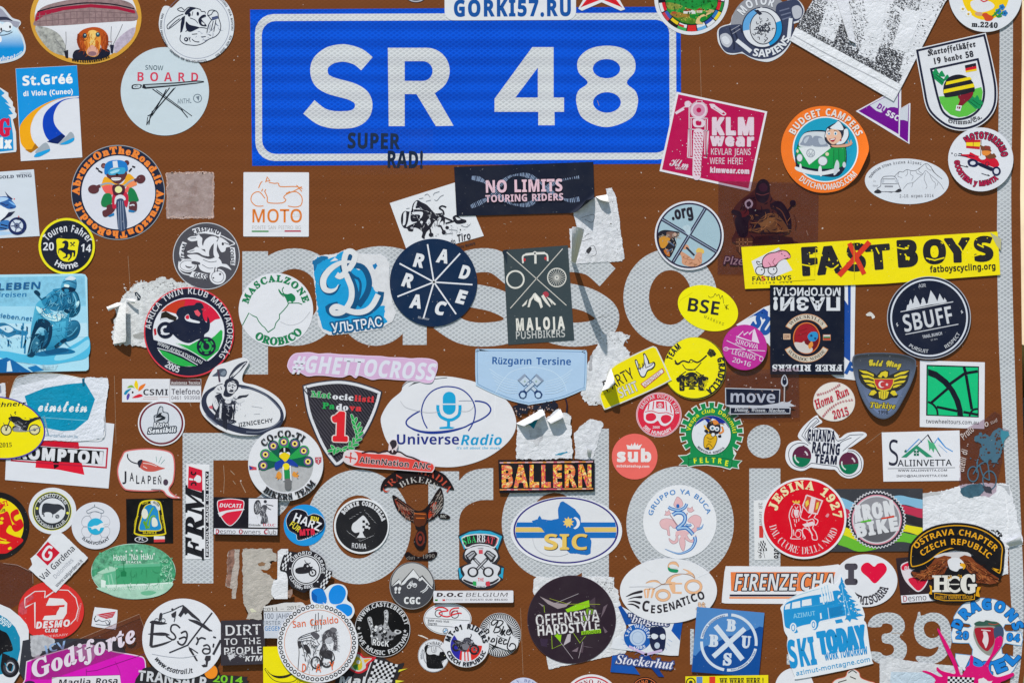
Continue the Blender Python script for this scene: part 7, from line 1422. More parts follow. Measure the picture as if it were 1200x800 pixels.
# --- adhesive residue and scraps
F(255,630,7.273)
st('residue_scrap','narrow beige strip of adhesive residue left of the broad beige patch',rag("140 95 190 95 185 200 168 350 155 515 122 515 130 430 68 410 80 290 78 210 95 110",3,5,3),'b3a8a0~.4',mat='paper',thick=.06,group=TORN,cat='paper residue')
f(rag("95 110 140 95 145 200 120 300 110 420 70 410 80 300 80 200",3,5,5),'9a7466~.8')
st('residue_patch','broad beige patch of paper residue with ragged holes above the dark capitals',rag("215 90 470 88 475 120 505 130 508 210 470 190 440 200 480 250 500 340 470 400 480 520 390 590 370 640 380 690 245 685 265 640 230 560 215 400",4,6,6),'b5aea6~.25',mat='paper',thick=.06,group=TORN,cat='paper residue')
pt('bare_holes');f(rag("370 270 440 260 470 200 520 200 518 330 480 350 430 310 390 290",5,5,9),'744018');f(rag("345 215 380 200 420 210 400 235 355 235",4,5,4),'8a6a50');f(P("275 600 300 595 340 625 290 630"),'d0cdb4')
st('paper_scrap','white paper scrap with a folded lower tip left of the chequered round badge',P("545 90 604 90 600 515 490 516 462 480 460 430 480 360 512 350 515 110"),'d9d9dd',mat='paper',thick=.2,group=TORN,cat='torn paper');f(P("600 440 640 430 642 470 620 510 600 500"),'9a8074~.6')
st('card_sticker','torn pale card with dates and blue lettering, under the chain rimmed disc',rag("395 580 560 550 720 545 740 560 800 700 700 840 400 850 396 620",1.5,6,3),'cfcdcc',mat='matte')
tx('2014 – 2015',555,612,30,'5a5854','R',w=320,rot=-4,off=-.01);l("392 622 640 620",3,'6a6a70');f(P("398 628 700 624 720 840 400 848"),'c4c8d2');tx('100 JAHRE',520,682,44,'4a5060','S',w=250,rot=0);tx('ERSTER WELT',530,736,34,'5a6474','S',w=290);tx('GEGEN',475,784,36,'3a7ab4','S',w=145,off=.01)
# --- heart round and black disc
F(320,570,8)
st('round_sticker','sky blue round sticker with a black scalloped heart full of white yellow red lettering',C(296,360,196,194),'1d8fd4')
pt('heart');HE=S("140 290 180 230 240 220 300 240 325 280 380 262 440 280 472 320 465 380 420 420 330 470 240 490 225 440 160 400 135 340");
rb=random.Random(2);sc=[]
for i,(x,y)in enumerate(grow(HE,.8)):sc.append((x,y))
f(grow(HE,1.5),'d0d6de');f(HE,'1c1a26')
for x,y in catmull(HE,True,2)[::2]:f([(x+1.15*math.cos(a*1.05),y-1.15*math.sin(a*1.05))for a in range(6)][::-1],'1c1a26')
pt();tx('HARZ',305,366,82,'dedee4','B',w=275,rot=22,off=.0);tx('EIN',388,318,38,'e2d040','B',w=82,rot=10,off=.02);tx('FÜR',192,392,54,'e2d040','B',w=110,rot=38,off=.0);tx('MTB',322,450,54,'d02a44','B',w=145,rot=-4,off=.03)
st('round_sticker','black round sticker with white rim, laurel and a half chequered spade',C(830,368,259,260,0),'dcdde0',thick=.8)
f(C(832,368,244,242),'222226')
pt('spade');f(S("820 285 850 270 890 320 912 370 900 400 870 410 840 420 855 460 865 475 790 475 805 450 810 425 770 430 738 400 745 350 780 320"),'d2d2d6')
for i,(x,y)in enumerate(((850,325),(880,350),(850,375),(885,400),(865,400),(905,365))):f(B(x-12,y-12,x+12,y+12),'222226')
for i in range(4):l("%d %d %d %d"%(715+i*32,300-i*20,745+i*28,288-i*16),14,'c9c9cd',taper=2);l("%d %d %d %d"%(868+i*26,240+i*28,900+i*22,262+i*26),14,'c9c9cd',taper=2)
for i in range(5):l("%d %d %d %d"%(690+i*28,410+i*22,722+i*24,440+i*14),14,'c9c9cd',taper=2);l("%d %d %d %d"%(945-i*28,455+i*12,905-i*24,470+i*10),14,'c9c9cd',taper=2)
pt();ar('BONNIE CORATELLA',830,368,196,36,-56,76,'d0d0d4','M',off=.035);tx('ROMA',804,578,50,'d0d0d4','B',w=140,rot=4,off=-.01)
# --- chequered garage badge
F(255,630,7.273)
def checks(quad,n,m,c0,c1):
    a,b,c,d=pts(quad)
    for i in range(n):
        for j in range(m):
            g=lambda u,v:((a[0]*(1-u)+b[0]*u)*(1-v)+(d[0]*(1-u)+c[0]*u)*v,(a[1]*(1-u)+b[1]*u)*(1-v)+(d[1]*(1-u)+c[1]*u)*v)
            f([g(i/n,j/m),g((i+1)/n,j/m),g((i+1)/n,(j+1)/m),g(i/n,(j+1)/m)],c0 if(i+j)%2 else c1)
st('cutout_sticker','round garage badge sticker with chequered flags either side of a black motorcycle',catmull(P("600 160 590 110 650 115 690 118 758 102 830 118 890 160 920 210 928 262 980 285 960 340 930 380 905 435 865 420 830 435 770 445 735 462 650 425 615 390 600 340 585 290 535 270 545 205 570 140"),True,4),'26242a')
pt('chequered_flags');checks("595 108 648 130 590 275 540 262",4,6,'26242a','d6d6da');checks("930 268 982 292 910 436 862 408",4,6,'26242a','d6d6da')
pt('ring');f(C(758,270,168,166),'26242a');ring(758,268,118,126,'d4d4d9');f(C(758,268,110),'d4d4d9')
pt('motorcycle');MK='26242a';ring(688,275,13,24,MK);ring(812,292,22,34,MK);f(C(812,292,8),MK);f(S("668 262 700 245 730 240 745 215 780 220 790 240 815 240 800 265 780 290 740 300 690 300 680 285"),MK);ls("745 185 755 205 780 215 795 205",6,MK);ls("785 235 812 292",8,MK);f(C(770,236,8),'d4d4d9')
pt();ar('CIBORIO GARAGE',758,268,132,28,-62,104,'d4d4d9','B',off=.0);ar('CLASSIC BIKE',758,268,158,26,250,156,'d4d4d9','B',up=True,off=.0);tx('1981',690,425,20,'d4d4d9','B',w=80,rot=22);f(C(620,256,7),'d4d4d9');f(C(856,368,7),'d4d4d9')
# --- blue flower behind the chain ring disc
st('flower_sticker','blue petalled flower cutout behind the chain rimmed disc',catmull(P("790 440 830 420 880 425 910 440 960 400 1020 385 1080 400 1110 450 1105 520 1150 560 1170 620 1140 680 1100 680 1000 720 850 700 800 560"),True,4),'d8dbe0')
f(S("806 450 850 425 900 435 925 480 935 530 910 560 830 545 806 510"),'1a78cc');f(S("950 470 985 410 1040 395 1085 425 1095 480 1060 545 1000 560 960 540"),'1583d8');f(S("1010 580 1080 555 1140 580 1150 630 1120 660 1060 650"),'1583d8');f(P("806 450 850 490 850 545 806 520"),'1059a8');l("936 520 938 560|920 560 900 545|1000 575 1020 560",6,'d8dbe0')
# --- castle round
F(300,700,6.667)
st('strip_sticker','black racing flag cutout with red edged crest and white capitals at the bottom edge',catmull(P("720 545 750 470 785 418 830 440 850 465 940 455 1000 470 1060 505 1100 520 1158 508 1130 570 1100 640 1060 700 700 760 600 760 640 600"),True,3),'2b282c')
pt('chequered_flag');checks("930 478 1110 520 1060 660 880 640",9,7,'1c1a1e','d0d0d4');l("912 468 850 640",8,'d0d0d4');f(P("1120 560 1188 550 1110 580"),'d8ce3a');f(P("1090 640 1160 648 1090 667"),'d8ce3a')
pt('crest');f(S("720 545 750 470 785 420 825 435 850 460 940 462 880 520 870 560 800 590"),'c02a34');f(S("735 540 755 480 788 438 815 450 840 470 905 472 860 515 855 548 800 575"),'c4c4c0');f(S("750 530 780 460 820 480 830 540 800 565"),'c8b42a');f(P("840 480 900 474 850 510"),'e0a020');f(S("760 530 790 520 800 560 770 555"),'4a8a3a');f(C(800,500,16),'d8d8d8')
pt();tx('Malpat',850,672,52,'c9c9cd','B',w=420,rot=2,off=.02,sh=.15)
F(410,700,8)
st('round_sticker','black round sticker of a horned hand made of little instruments in white',C(306,292,260,262),'c9c9cc')
f(C(306,292,255,257),'131315')
pt('horned_hand');HB='a9a9ac';rb=random.Random(6)
f(S("320 125 345 110 360 130 362 180 355 240 370 290 330 310 300 290 320 240 325 180"),HB);f(S("165 190 185 175 205 190 215 240 225 300 240 340 205 350 195 300 175 240"),HB);f(S("200 330 240 270 270 260 300 250 320 290 370 290 400 320 440 300 480 310 470 335 430 350 400 390 360 400 330 440 290 430 240 430 205 440 200 380"),'8c8c90')
for i in range(130):
    x,y=rb.uniform(170,470),rb.uniform(130,445)
    if inside(q(x,y),S("200 330 240 270 270 260 300 250 320 290 370 290 400 320 440 300 480 310 470 335 430 350 400 390 360 400 330 440 290 430 240 430 205 440 200 380")):ring(x,y,3,8+rb.random()*6,rb.choice(['17171a','dcdcde','17171a']))
for i in range(22):t_=i/21;f(C(342+rb.uniform(-10,12),125+t_*160,rb.uniform(3,6)),rb.choice(['3a3a3e','dcdcde']));f(C(182+t_*40+rb.uniform(-10,10),190+t_*140,rb.uniform(3,7)),rb.choice(['3a3a3e','dcdcde']))
f(S("425 300 450 298 480 312 478 328 445 335 420 325"),'c4c4c6');f(S("435 308 455 306 470 315 455 325 438 322"),'2a2a2e');tx('RocK',285,448,56,'dcdcde','B',w=160,rot=6,off=.0,part='horned_hand',ol='17171a',ow=.04)
pt();ar('WWW.CASTLEBEER.IT',306,292,212,38,-72,80,'c9c9cc','B',off=.01);ar('LIVE MUSIC FESTIVAL',306,292,242,42,262,98,'c9c9cc','B',up=True,off=.0)
for x,y in((85,283),(517,310)):f(P(' '.join('%f %f'%(x+(18 if k%2==0 else 8)*math.sin(k*.6283),y-(18 if k%2==0 else 8)*math.cos(k*.6283))for k in range(10))),'c9c9cc')
# --- smiley and chain ring disc
F(300,700,6.667)
st('square_sticker','yellow sticker with a wide black smile, half under the chain rimmed disc',P("58 378 300 374 470 380 470 760 60 760"),'e8d80e')
pt('smile');f(catmull(pts("75 540 120 590 180 605 250 595 330 560"),False)+catmull(pts("320 575 250 615 190 625 140 612 100 580"),False),'26261c');ls("80 545 75 560 130 630 200 655 290 650 340 610",5,'26261c');tx('GOSM',370,640,26,'3a3a20','S',w=100,rot=-40)
st('round_sticker','white round sticker rimmed with a bicycle chain round an inked ox and rider',C(485,350,315,308),'dbdbe0',thick=.25)
pt('chain_rim')
for i in range(48):a=i*7.5;x,y=481+288*math.sin(R(a)),346-285*math.cos(R(a));g_='b0aa96' if i in(0,1)else '26262a';ring(x,y,8.5,16,g_)
ring(486,346,259,263,'d8906a',.985)
pt('ox_and_rider');NK='3a383c';ls("330 560 340 420 330 340 350 300 440 265 500 250|340 310 440 280|345 345 380 330 440 330 470 350|360 360 380 430 390 490|400 360 395 410 430 470|440 360 470 400 450 440|350 320 440 300|480 290 480 330 500 360|460 240 470 120|490 240 490 110|510 240 520 130|440 230 440 160|475 280 470 180",5,NK)
f(S("330 340 350 330 360 370 345 390 332 370"),NK);f(S("380 360 410 370 430 410 415 430 395 410 375 385"),NK);f(S("430 270 470 265 500 290 480 320 450 300"),'55535a');f(S("520 300 540 260 580 240 620 255 635 300 640 380 630 405 605 395 610 340 570 310 540 330 560 380 580 430 550 470 520 440 500 410 520 360"),'4a484e');f(S("580 240 600 225 630 235 632 255 605 265"),'6a686e');f(S("545 320 590 300 600 340 560 350"),'b4b4ba');ls("560 400 600 420 615 470 590 500|520 380 500 430 520 480",8,NK);ring(470,500,30,42,NK,1.2);ring(555,490,32,46,NK,1.1);f(S("500 420 560 400 600 430 590 470 530 460"),'3a383c');ls("500 350 460 420 440 520|420 470 400 560",4,'8a888e')
hatch(P('340 310 480 290 480 420 360 440'),60,26,4,'3a383c',70,.7,3);hatch(P('510 260 630 250 640 400 520 400'),50,24,4,'a8a6ac',60,.7,4);hatch(P('440 400 600 400 590 520 440 540'),50,28,4,'2a282c',40,.9,5);hatch(P('360 440 440 430 420 560 380 520'),14,40,3,'8a888e',100,.3,6)
pt();tx('San Cataldo',470,210,52,'e0632a','B',w=362,rot=-6,off=-.02);tx('D',376,572,66,'e0632a','B',w=38,rot=3,off=-.02);tx('A',490,575,66,'e0632a','B',w=42,off=-.02);tx('Y',598,556,66,'e0632a','B',w=40,rot=-3,off=-.02)
end()
# ================================================================ stickers: bottom middle and right
F(440,640,8.89)
st('round_sticker','grey domed round sticker of white peaks with a motorcycle and footprints',C(382,405,236,246),'8c8c90',mat='gloss',thick=1.2,side='55555a')
f(C(384,402,230,240),'3c3c44');f(C(384,402,222,232),'3e3e47');f(A(384,400,220,-78,84,ry=230)+P("590 430 485 300 440 330 395 230 270 370 245 335 168 412"),'b4b3b4')
pt('peaks');f(P("168 415 245 338 275 368 395 234 470 330 485 302 600 430 590 440 530 380 490 340 470 355 440 360 410 330 390 345 370 330 340 350 300 390 262 405 245 375 190 405"),'d9d9dc');l("168 412 245 336 272 372 395 232 460 318 485 300 600 432|272 372 262 405|460 318 440 350",7,'2c2c34');f(S("320 370 360 330 400 320 440 340 470 380 440 400 350 400"),'3e3e47')
pt('motorcycle');ring(350,415,13,22,'cfcfd2');ring(410,400,15,24,'cfcfd2');f(S("345 390 370 360 385 350 390 380 430 385 420 400 370 410"),'cfcfd2');ls("365 380 395 405|380 350 372 380",5,'5a5a60')
for x in(212,250):f(S("%d 430 %d 415 %d 430 %d 455 %d 455"%(x-12,x+4,x+18,x+8,x-10)),'d6d6d9');f(C(x-2,474,10,13),'d6d6d9')
ls("545 395 520 440 470 470|550 420 530 450 490 480",9,'d6d6d9')
pt();tx('CGC',382,592,66,'dcdcde','B',w=178,rot=1,off=.02)
F(490,680,8.333)
st('strip_sticker','narrow white strip with spaced dark capitals and a tiny green red flag',B(150,94,930,212,12,-.2),'d9d8de')
tx('D.O.C',305,152,36,'3c3238','B',w=265,off=.02,sh=.15);tx('BELGIUM',668,152,38,'4a4448','S',w=420,sh=.2,off=.0);f(B(165,178,192,195),'2f7a2c');f(B(238,178,264,195),'c83a3a');tx('POWERED BY',385,192,18,'9a98a0','S',w=225);tx('DUCATI SUD BELGIO',690,190,17,'5a545c','B',w=370);l("170 100 900 98",3,'b0aeb4');l("160 162 890 160",2,'b8b6bc')
st('oval_sticker','white oval club sticker with a red ribbon motorcycle, under the tricolour roundel',C(287,372,234,157),'dadade')
o(C(287,372,225,148),'3a3a40',4)
pt('ribbon_motorcycle');ring(200,318,30,38,'33333a');ring(358,328,32,40,'33333a');RD='d02430';ls("165 280 200 260 250 262 290 290 230 300 205 318 240 342 290 350 340 330 400 315 425 320",13,RD);ls("310 330 315 290 350 268 400 265",12,RD);ls("320 340 345 300 390 290",8,RD)
pt();l("72 360 290 376 502 388|92 432 300 446 420 458",4,'4a4a50');tx('BMW moto klub',197,402,21,'3c3c42','S',w=210,rot=3,off=.01);tx('Zagreb',138,426,20,'3c3c42','S',w=95,rot=4,off=.01)
pt('emblem');f(C(266,488,28,30),'3a4a5a');f(C(266,488,20,22),'d0d4da');f(P("266 488 266 466 286 488"),'2a8ac0');f(P("266 488 266 510 246 488"),'2a8ac0');ring(266,488,24,27,'b4b8c0')
st('paper_chip','thin pale scratch-like paper sliver on brown beside the black cat disc',P("0 526 40 532 98 562 96 572 50 552 0 534"),'d4c8c0',mat='paper',cat='paper chip',group=TORN,thick=.1)
st('round_sticker','white round sticker with a black arched cat, cut by the bottom edge',C(150,730,152,162),'d9d9de')
ring(150,730,146,149,'3a3a40',1.07);ring(155,735,98,106,'8a8a90',1.0);f(C(155,735,98,98),'d0d0d4')
pt('black_cat');f(S("60 660 75 630 100 625 90 660 85 700 110 720 160 715 200 730 215 700 240 690 260 700 280 730 275 760 230 790 240 850 100 850 80 780 75 720"),'17171a');f(P("205 720 215 690 230 705"),'17171a');f(C(258,728,4),'c8c8a0');ls("130 640 135 690 170 700|175 640 160 690",5,'7a7a80');l("148 645 150 680 175 690 178 650",4,'9a9aa0')
hatch(P('80 720 240 720 240 790 90 790'),20,24,3,'3c3c40',60,.6,3)
pt();ar('SCHWARZ',155,735,112,34,-38,34,'33333a','B',off=-.02);ar('RADCLUB',155,735,112,22,-104,-58,'44444c','B',off=-.02)
st('round_sticker','round sticker of engraved sunburst lines and looping white script',C(797,528,206,215),'d6d6da')
f(C(797,528,203,212),'1e1e22')
pt('sunburst')
for i in range(62):
    a=i*360/62;l([q(797+128*math.sin(R(a)),528-130*math.cos(R(a))),q(797+165*math.sin(R(a+6)),528-170*math.cos(R(a+6))),q(797+198*math.sin(R(a+3)),528-206*math.cos(R(a+3)))],7.5,'d6d6da')
f(S("640 560 690 420 720 380 800 370 850 400 930 540 980 570 960 660 900 680 800 650 700 610 640 590"),'d6d6da')
pt('looping_script');SK='1e1e22';ls("735 500 760 440 780 390 740 380 715 410 735 430 790 385 830 400 800 440 760 450 800 460 790 495 740 505",12,SK);ls("820 470 800 520|835 440 815 530 850 480 830 500 850 535|870 500 895 490 880 475 860 510 890 525 910 500",12,SK);ls("650 480 640 510 680 470 690 500 660 520 640 600|690 540 680 590 700 550|730 560 710 590 740 590 745 565 725 560|770 550 760 620 720 660 740 640|790 590 820 580 800 560 785 600 820 610|870 575 840 580 835 615 870 610|900 540 870 640 900 680 950 660 945 620 910 610 890 640",12,SK);l("770 530 830 560 860 570",6,SK)
pt('halftone');dots(S("620 440 690 400 720 420 690 500 640 520"),30,2,6,'6a6a70',3)
st('round_sticker','white round sticker of a naked black motorcycle over a red white blue flag',C(470,630,222,212),'d9d9de',thick=.25)
pt('flag_disc');f(C(470,630,154,152),'d8d8de');f(A(470,630,154,90,262,ry=152)+P("320 650 420 620"),'d2302a');f(A(470,630,154,205,312,ry=152)+P("366 545 420 640 405 740"),'2a2a9a');f(P("366 545 425 645 365 740 330 690 318 630 340 570"),'2a2a9a');f(P("430 690 510 690 520 780 425 778"),'d8d8de');l("455 690 458 778|485 690 490 778",12,'d2302a')
pt('motorcycle_picture');BKK='26242c';ring(548,668,30,50,BKK,1.05);f(C(548,668,14),'4a4a52');ring(372,648,20,40,BKK,1.0);f(S("335 580 380 575 430 590 450 560 490 550 520 570 530 600 500 640 470 680 420 670 380 640 360 610"),BKK);f(S("440 575 480 556 510 570 490 600 450 600"),'3c3c48');f(S("430 620 470 610 500 630 480 670 440 665"),'77757e');f(S("500 580 530 580 540 610 520 620"),'3a3840');ls("505 560 520 530 515 515|520 580 555 660|525 575 570 650",8,BKK);ls("350 610 330 640|380 660 430 680 470 690",9,'55535c');f(C(525,595,12),'a8a8b0');hatch(P('340 580 520 560 530 640 380 660'),40,24,4,'85838c',20,.9,3);hatch(P('520 630 580 630 580 700 530 700'),12,18,4,'8a8892',60,.9,4)
pt();ar('MT-01 RIDERS',470,630,166,46,-78,82,'22222a','B',off=.025);ar('CZECH REPUBLIC',470,630,200,38,254,106,'22222a','B',up=True,off=.015)
# --- torn sheet and the dark disc
F(600,660,6.154)
st('torn_paper','crumpled white paper under the big dark disc, its edges sticking out',rag("160 110 180 92 300 100 480 95 735 98 738 170 765 190 768 260 800 330 830 500 820 640 600 690 265 760 240 640 220 400 150 200",3,6,3),'d7d7da~.25',mat='paper',group=TORN,cat='torn paper',thick=.3)
dots(P("590 105 735 105 735 230 640 160"),60,2,6,'9a9a9c',4);f(rag("660 500 760 560 800 600 740 610 680 560",4,6,3),'c0c0c2')
st('round_sticker','big dark plum disc with jagged white capitals and lime green shards',C(430,402,320,318),'43323c',thick=.25)
f(C(430,402,316,314),'2e222c')
pt('shards');LG='8cc41e';f(P("385 330 470 290 555 262 560 310 480 335 400 350"),LG);f(P("295 505 358 500 350 565"),LG);f(P("490 430 540 320 600 330 520 440"),'6a961e');f(P("200 235 300 280 380 290 430 270 390 310 330 325 260 290"),'9a8c90');f(P("370 590 400 510 425 500 420 560"),'b4aab0');f(P("190 280 230 300 220 310"),'8a7c82');f(P("640 390 660 310 690 290 665 350"),'6a5a64');f(P("430 630 480 600 470 635"),'7a6a74');f(P("480 640 520 560 510 640"),'54444e');f(P("500 590 590 605 540 600"),'7a6a74');f(P("200 540 260 540 250 600 210 590"),'3a2c40');f(P("655 450 690 490 670 500"),'6a5a64');f(P("560 270 600 240 600 320 560 300"),'4a3c46')
l("300 290 480 215|350 565 440 685|510 560 480 680",3.5,'a49aa0');l("270 250 400 290 635 292",3,'a0a83a');l("285 500 290 612 360 580|440 495 490 570 530 520|230 300 235 350",3,'a0c02a')
pt();tx('OFFENSIVA',402,432,84,'d4d2d2','B',w=465,rot=-5,off=-.01,ol='4a3c42',ow=.03);tx('HARDSTYLE',410,500,74,'d4d2d2','B',w=460,rot=-5,off=.0,ol='4a3c42',ow=.03);f(P("500 486 640 470 642 498 500 512"),LG);tx('RELOADED',572,503,20,'3a4a1a','B',w=128,rot=-6)
pt('scratches');l("190 400 640 360",4,'6a5e64');dots(P("180 340 640 320 640 470 190 510"),40,2,5,'5a4c54',4)
# --- blue yellow oval
F(580,530,5)
st('oval_sticker','white oval sticker with a blue province map, sun and moon over blue and yellow stripes',C(418,460,327,202),'dcdce1',thick=.3)
f(C(416,455,308,194),'36307a');f(C(416,455,298,185),'d6d6da');
pt('stripes');f(P("130 408 704 408 710 436 122 436"),'1a68b4');f(P("122 438 710 438 712 464 120 464"),'d8b868');f(P("120 466 712 466 706 500 126 500"),'1a68b4')
pt('province_map');f(rag("400 285 425 300 470 330 500 370 502 420 520 440 530 470 550 490 565 520 560 590 540 600 480 590 440 590 420 570 400 520 360 478 300 475 270 440 235 430 215 400 250 390 262 368 275 390 330 395 372 385 370 330 385 290",1.5,5,3),'1868b2')
f(P(' '.join('%f %f'%(430+(34 if k%2==0 else 20)*math.sin(k*math.pi/9),408-(34 if k%2==0 else 20)*math.cos(k*math.pi/9))for k in range(18))),'e2c068');f(A(462,412,36,10,170)+A(450,412,30,165,15),'dcdce1')
pt('raised_letters');tx('SIC',418,572,92,'3a3228','B',w=268,off=.0,part='raised_letters');tx('SIC',414,568,92,'e0bc60','B',w=268,off=.0,part='raised_letters')
pt();ls("220 500 240 560 300 600 380 605 430 590",3,'bcbcc2')
# --- lily round, then moto oval
F(730,555,7.62)
st('round_sticker','white round sticker with a pink lily entwined with a blue snake-like curve',C(508,428,328,328),'dedee2')
pt('pink_lily');PK='dcb0b4';PO='a07880'
for e in("455 270 475 220 490 205 520 230 535 270 520 290 490 300 465 290","330 440 345 410 390 398 440 410 470 450 480 480 450 480 430 460 412 470 415 520 418 548 400 540 395 500 350 480","580 420 610 380 650 366 690 385 698 420 680 470 650 510 630 520 612 500 640 470 620 440","470 520 500 505 560 505 590 530 570 545 600 590 630 580 650 550 640 600 600 605 560 580 545 545 555 620 540 685 515 650 505 600 515 550 490 550 490 600 450 622 420 600 412 575 430 590 460 600 475 570"):f(grow(S(e),.45),PO);f(S(e),PK)
for e in("378 330 395 340 412 322 418 345 430 350 410 365 395 370 372 365 385 350","580 300 600 310 620 292 622 315 635 325 612 340 590 340 575 320"):f(grow(P(e),.4),PO);f(P(e),PK)
l("420 365 495 470|575 345 545 440",8,PO)
pt('blue_snake');BS='1f64b0';BL_='9cbcdc'
for w_,c_ in((34,BS),(16,BL_)):ls("405 295 440 312 500 322 550 300 570 265",w_*.8,c_);ls("445 365 480 345 530 350 555 385 545 430 510 465 490 485 560 480 600 510 625 540",w_,c_);ls("640 560 645 600 615 660 560 695 500 710 440 695 375 668",w_,c_,1);ls("660 490 700 480 718 445",w_*.8,c_,1);ls("560 450 590 460 610 450",w_*.6,c_)
f(C(490,285,14,18),BS)
pt();ar('GRUPPO YA BUCA',508,428,252,40,-78,74,'4a86c4','S',off=.012)
F(700,640,8)
st('square_sticker','blue and white square sticker with a masked figure, under the orange racer oval',P("192 572 210 552 300 600 796 700 760 1020 680 1020 128 952 150 860 340 820"),'d4d6dc',mat='matte')
F(700,700,6)
f(P("145 62 165 52 260 180 200 190"),'0f4a9a');f(P("92 520 105 405 200 400 300 540 270 535"),'1450a4');f(P("540 175 600 165 580 300 520 230"),'1450a4');f(P("300 400 360 400 470 555 430 552"),'0f3a84')
pt('masked_emblem')
for sx in(1,-1):
    for i in range(8):a=205+i*16;x,y=350+sx*165*math.sin(R(a+180))*1.0,280-130*math.cos(R(a+180))*-1;
for a in range(100,262,13):l([q(350+150*math.sin(R(a)),270-120*math.cos(R(a))),q(350+182*math.sin(R(a+5)),270-146*math.cos(R(a+5)))],16,'2a78b8',taper=2)
f(C(284,276,98,92),'1658a8');f(C(284,278,57,58),'b4c4da');o(C(284,278,40,42),'8aa4c8',4);f(S("370 215 400 202 455 205 480 240 478 320 465 370 420 385 380 350 366 290"),'1a2444');f(S("378 262 395 250 425 262 422 280 400 290 382 280"),'d0d4dc');f(S("440 262 465 252 478 270 470 290 448 288"),'d0d4dc');f(C(420,334,19,22),'b9c4d4');l("222 340 350 400|455 368 330 400",18,'c0acd0')
pt();ar('1.EV WEIDEN',284,278,68,22,-88,96,'d4dce8','B',off=.0);tx('1985',296,358,22,'d4dce8','B',w=90,rot=-8);tx('"brigade',360,185,56,'d8d6e0','J',w=300,rot=6,off=.0,ol='2a3a6a',ow=.06);tx('Stockerhut',330,480,62,'dcdae4','J',w=405,rot=6,off=.0,ol='3a4a80',ow=.06)
F(700,640,8)
st('oval_sticker','white oval sticker with an orange outlined racer and bold dark capitals',C(666,412,455,304,0),'dadade',thick=.22)
pt('racer_outline');PC='e2b088';PD='9a7660'
f(grow(S("668 165 690 145 730 142 755 165 758 190 720 195 700 180 680 195 662 190"),.4),PD);f(S("668 165 690 145 730 142 755 165 758 190 720 195 700 180 680 195 662 190"),PC);f(S("660 190 690 205 755 215 748 242 700 240 668 225"),'1c8a5c');f(S("672 178 700 165 740 175 755 200 690 200"),'d8d8da')
ls("455 340 500 318 560 318 600 350 640 340 660 300 720 262 800 255 870 268 910 295",7,PD);ls("805 212 850 225 900 260 915 300",7,PD);f(S("800 208 850 220 890 250 912 290 880 262 830 250 850 240"),PC);f(S("640 340 670 300 720 268 790 262 720 285 690 320 700 340 650 345"),PC);f(S("450 345 500 318 555 318 590 345 540 330 490 335"),PC)
for cx,cy,r0,r1 in((615,455,48,70),(900,375,60,82)):ring(cx,cy,r0-2,r1+3,PD,.82 if cx<700 else .84);ring(cx,cy,r0,r1,PC,.82 if cx<700 else .84)
l("440 400 452 480|445 400 480 395 470 480|485 395 530 390 505 480",15,PC);l("720 330 715 430 790 432",22,PC);l("700 345 795 345",14,PC);f(S("670 345 720 335 730 420 700 430"),PC);l("520 400 600 355 700 350",5,PD)
pt('speed_stripes');DKN='2e2a30';f(S("265 468 330 430 415 408 418 430 340 448 290 465"),DKN);f(S("285 490 340 470 415 460 412 482 350 480 300 490"),DKN);f(S("285 515 340 505 400 518 396 540 340 520"),DKN);f(S("280 540 330 532 390 560 388 582 340 550"),DKN)
pt();
for i,(ch,x,y)in enumerate(zip('CESENATICO',(446,518,584,642,706,768,820,862,916,984),(604,622,620,610,592,570,548,532,514,492))):tx(ch,x,y,98 if i==0 else 74,DKN,'B',rot=[8,4,-3,-8,-14,-16,-18,-20,-22,-22][i],w=[76,52,54,54,64,66,56,26,62,72][i],off=.01)
tx('.it',970,580,56,'e0b898','R',w=95,rot=-10,off=.02,ol='a08878',ow=.03)
ls("440 180 480 215 520 235|930 290 1000 260 1050 235",5,'e6e6ea');ls("300 375 420 372 520 375",5,'c8c8cc')
# --- blue square
F(700,700,6)
st('blue_square_sticker','blue mountain square sticker with white crossed bars and letters in a broken ring',P("700 62 1174 104 1134 556 662 518"),'4a80bc',thick=.22)
pt('blue_ridge');f(P("690 405 720 370 740 360 760 335 800 330 860 300 920 270 960 260 1000 240 1040 236 1080 215 1110 215 1140 200 1166 206 1134 556 662 518 674 400"),'124a92')
pt('crossed_bars');l("830 195 1020 432",36,'c9d2de');l("1036 215 814 412",34,'c9d2de')
for a0,a1 in((5,97),(103,184),(190,272),(278,358)):l(A(924,312,192,a0,a1,ry=194),20,'c9d2de')
pt()
for ch,x,y in(('B',938,230),('B',815,338),('U',1042,346),('S',910,468)):tx(ch,x,y,76,'c9d2de','R',w=62,rot=4,off=.03)
ar('NESTOR SONNENRET',924,312,185,10,282,352,'1a4a8a','B');ar('ROLLERBAHN SKI.TRAX',924,312,198,10,176,108,'1a4a8a','B',up=True)
st('strip_sticker','yellow strip with blue and red bars and black slab capitals at the bottom edge',P("618 550 1200 540 1202 680 620 690"),'e6d41a')
f(P("696 552 738 551 738 680 696 680"),'5a84c4');f(P("786 551 828 550 828 680 786 680"),'d83a28');ring(656,592,26,34,'2a2a24');f(C(656,592,14),'3a3a30');tx('WE WERE HERE !',1014,602,40,'26241e','R',w=310,rot=-.5,off=.02)
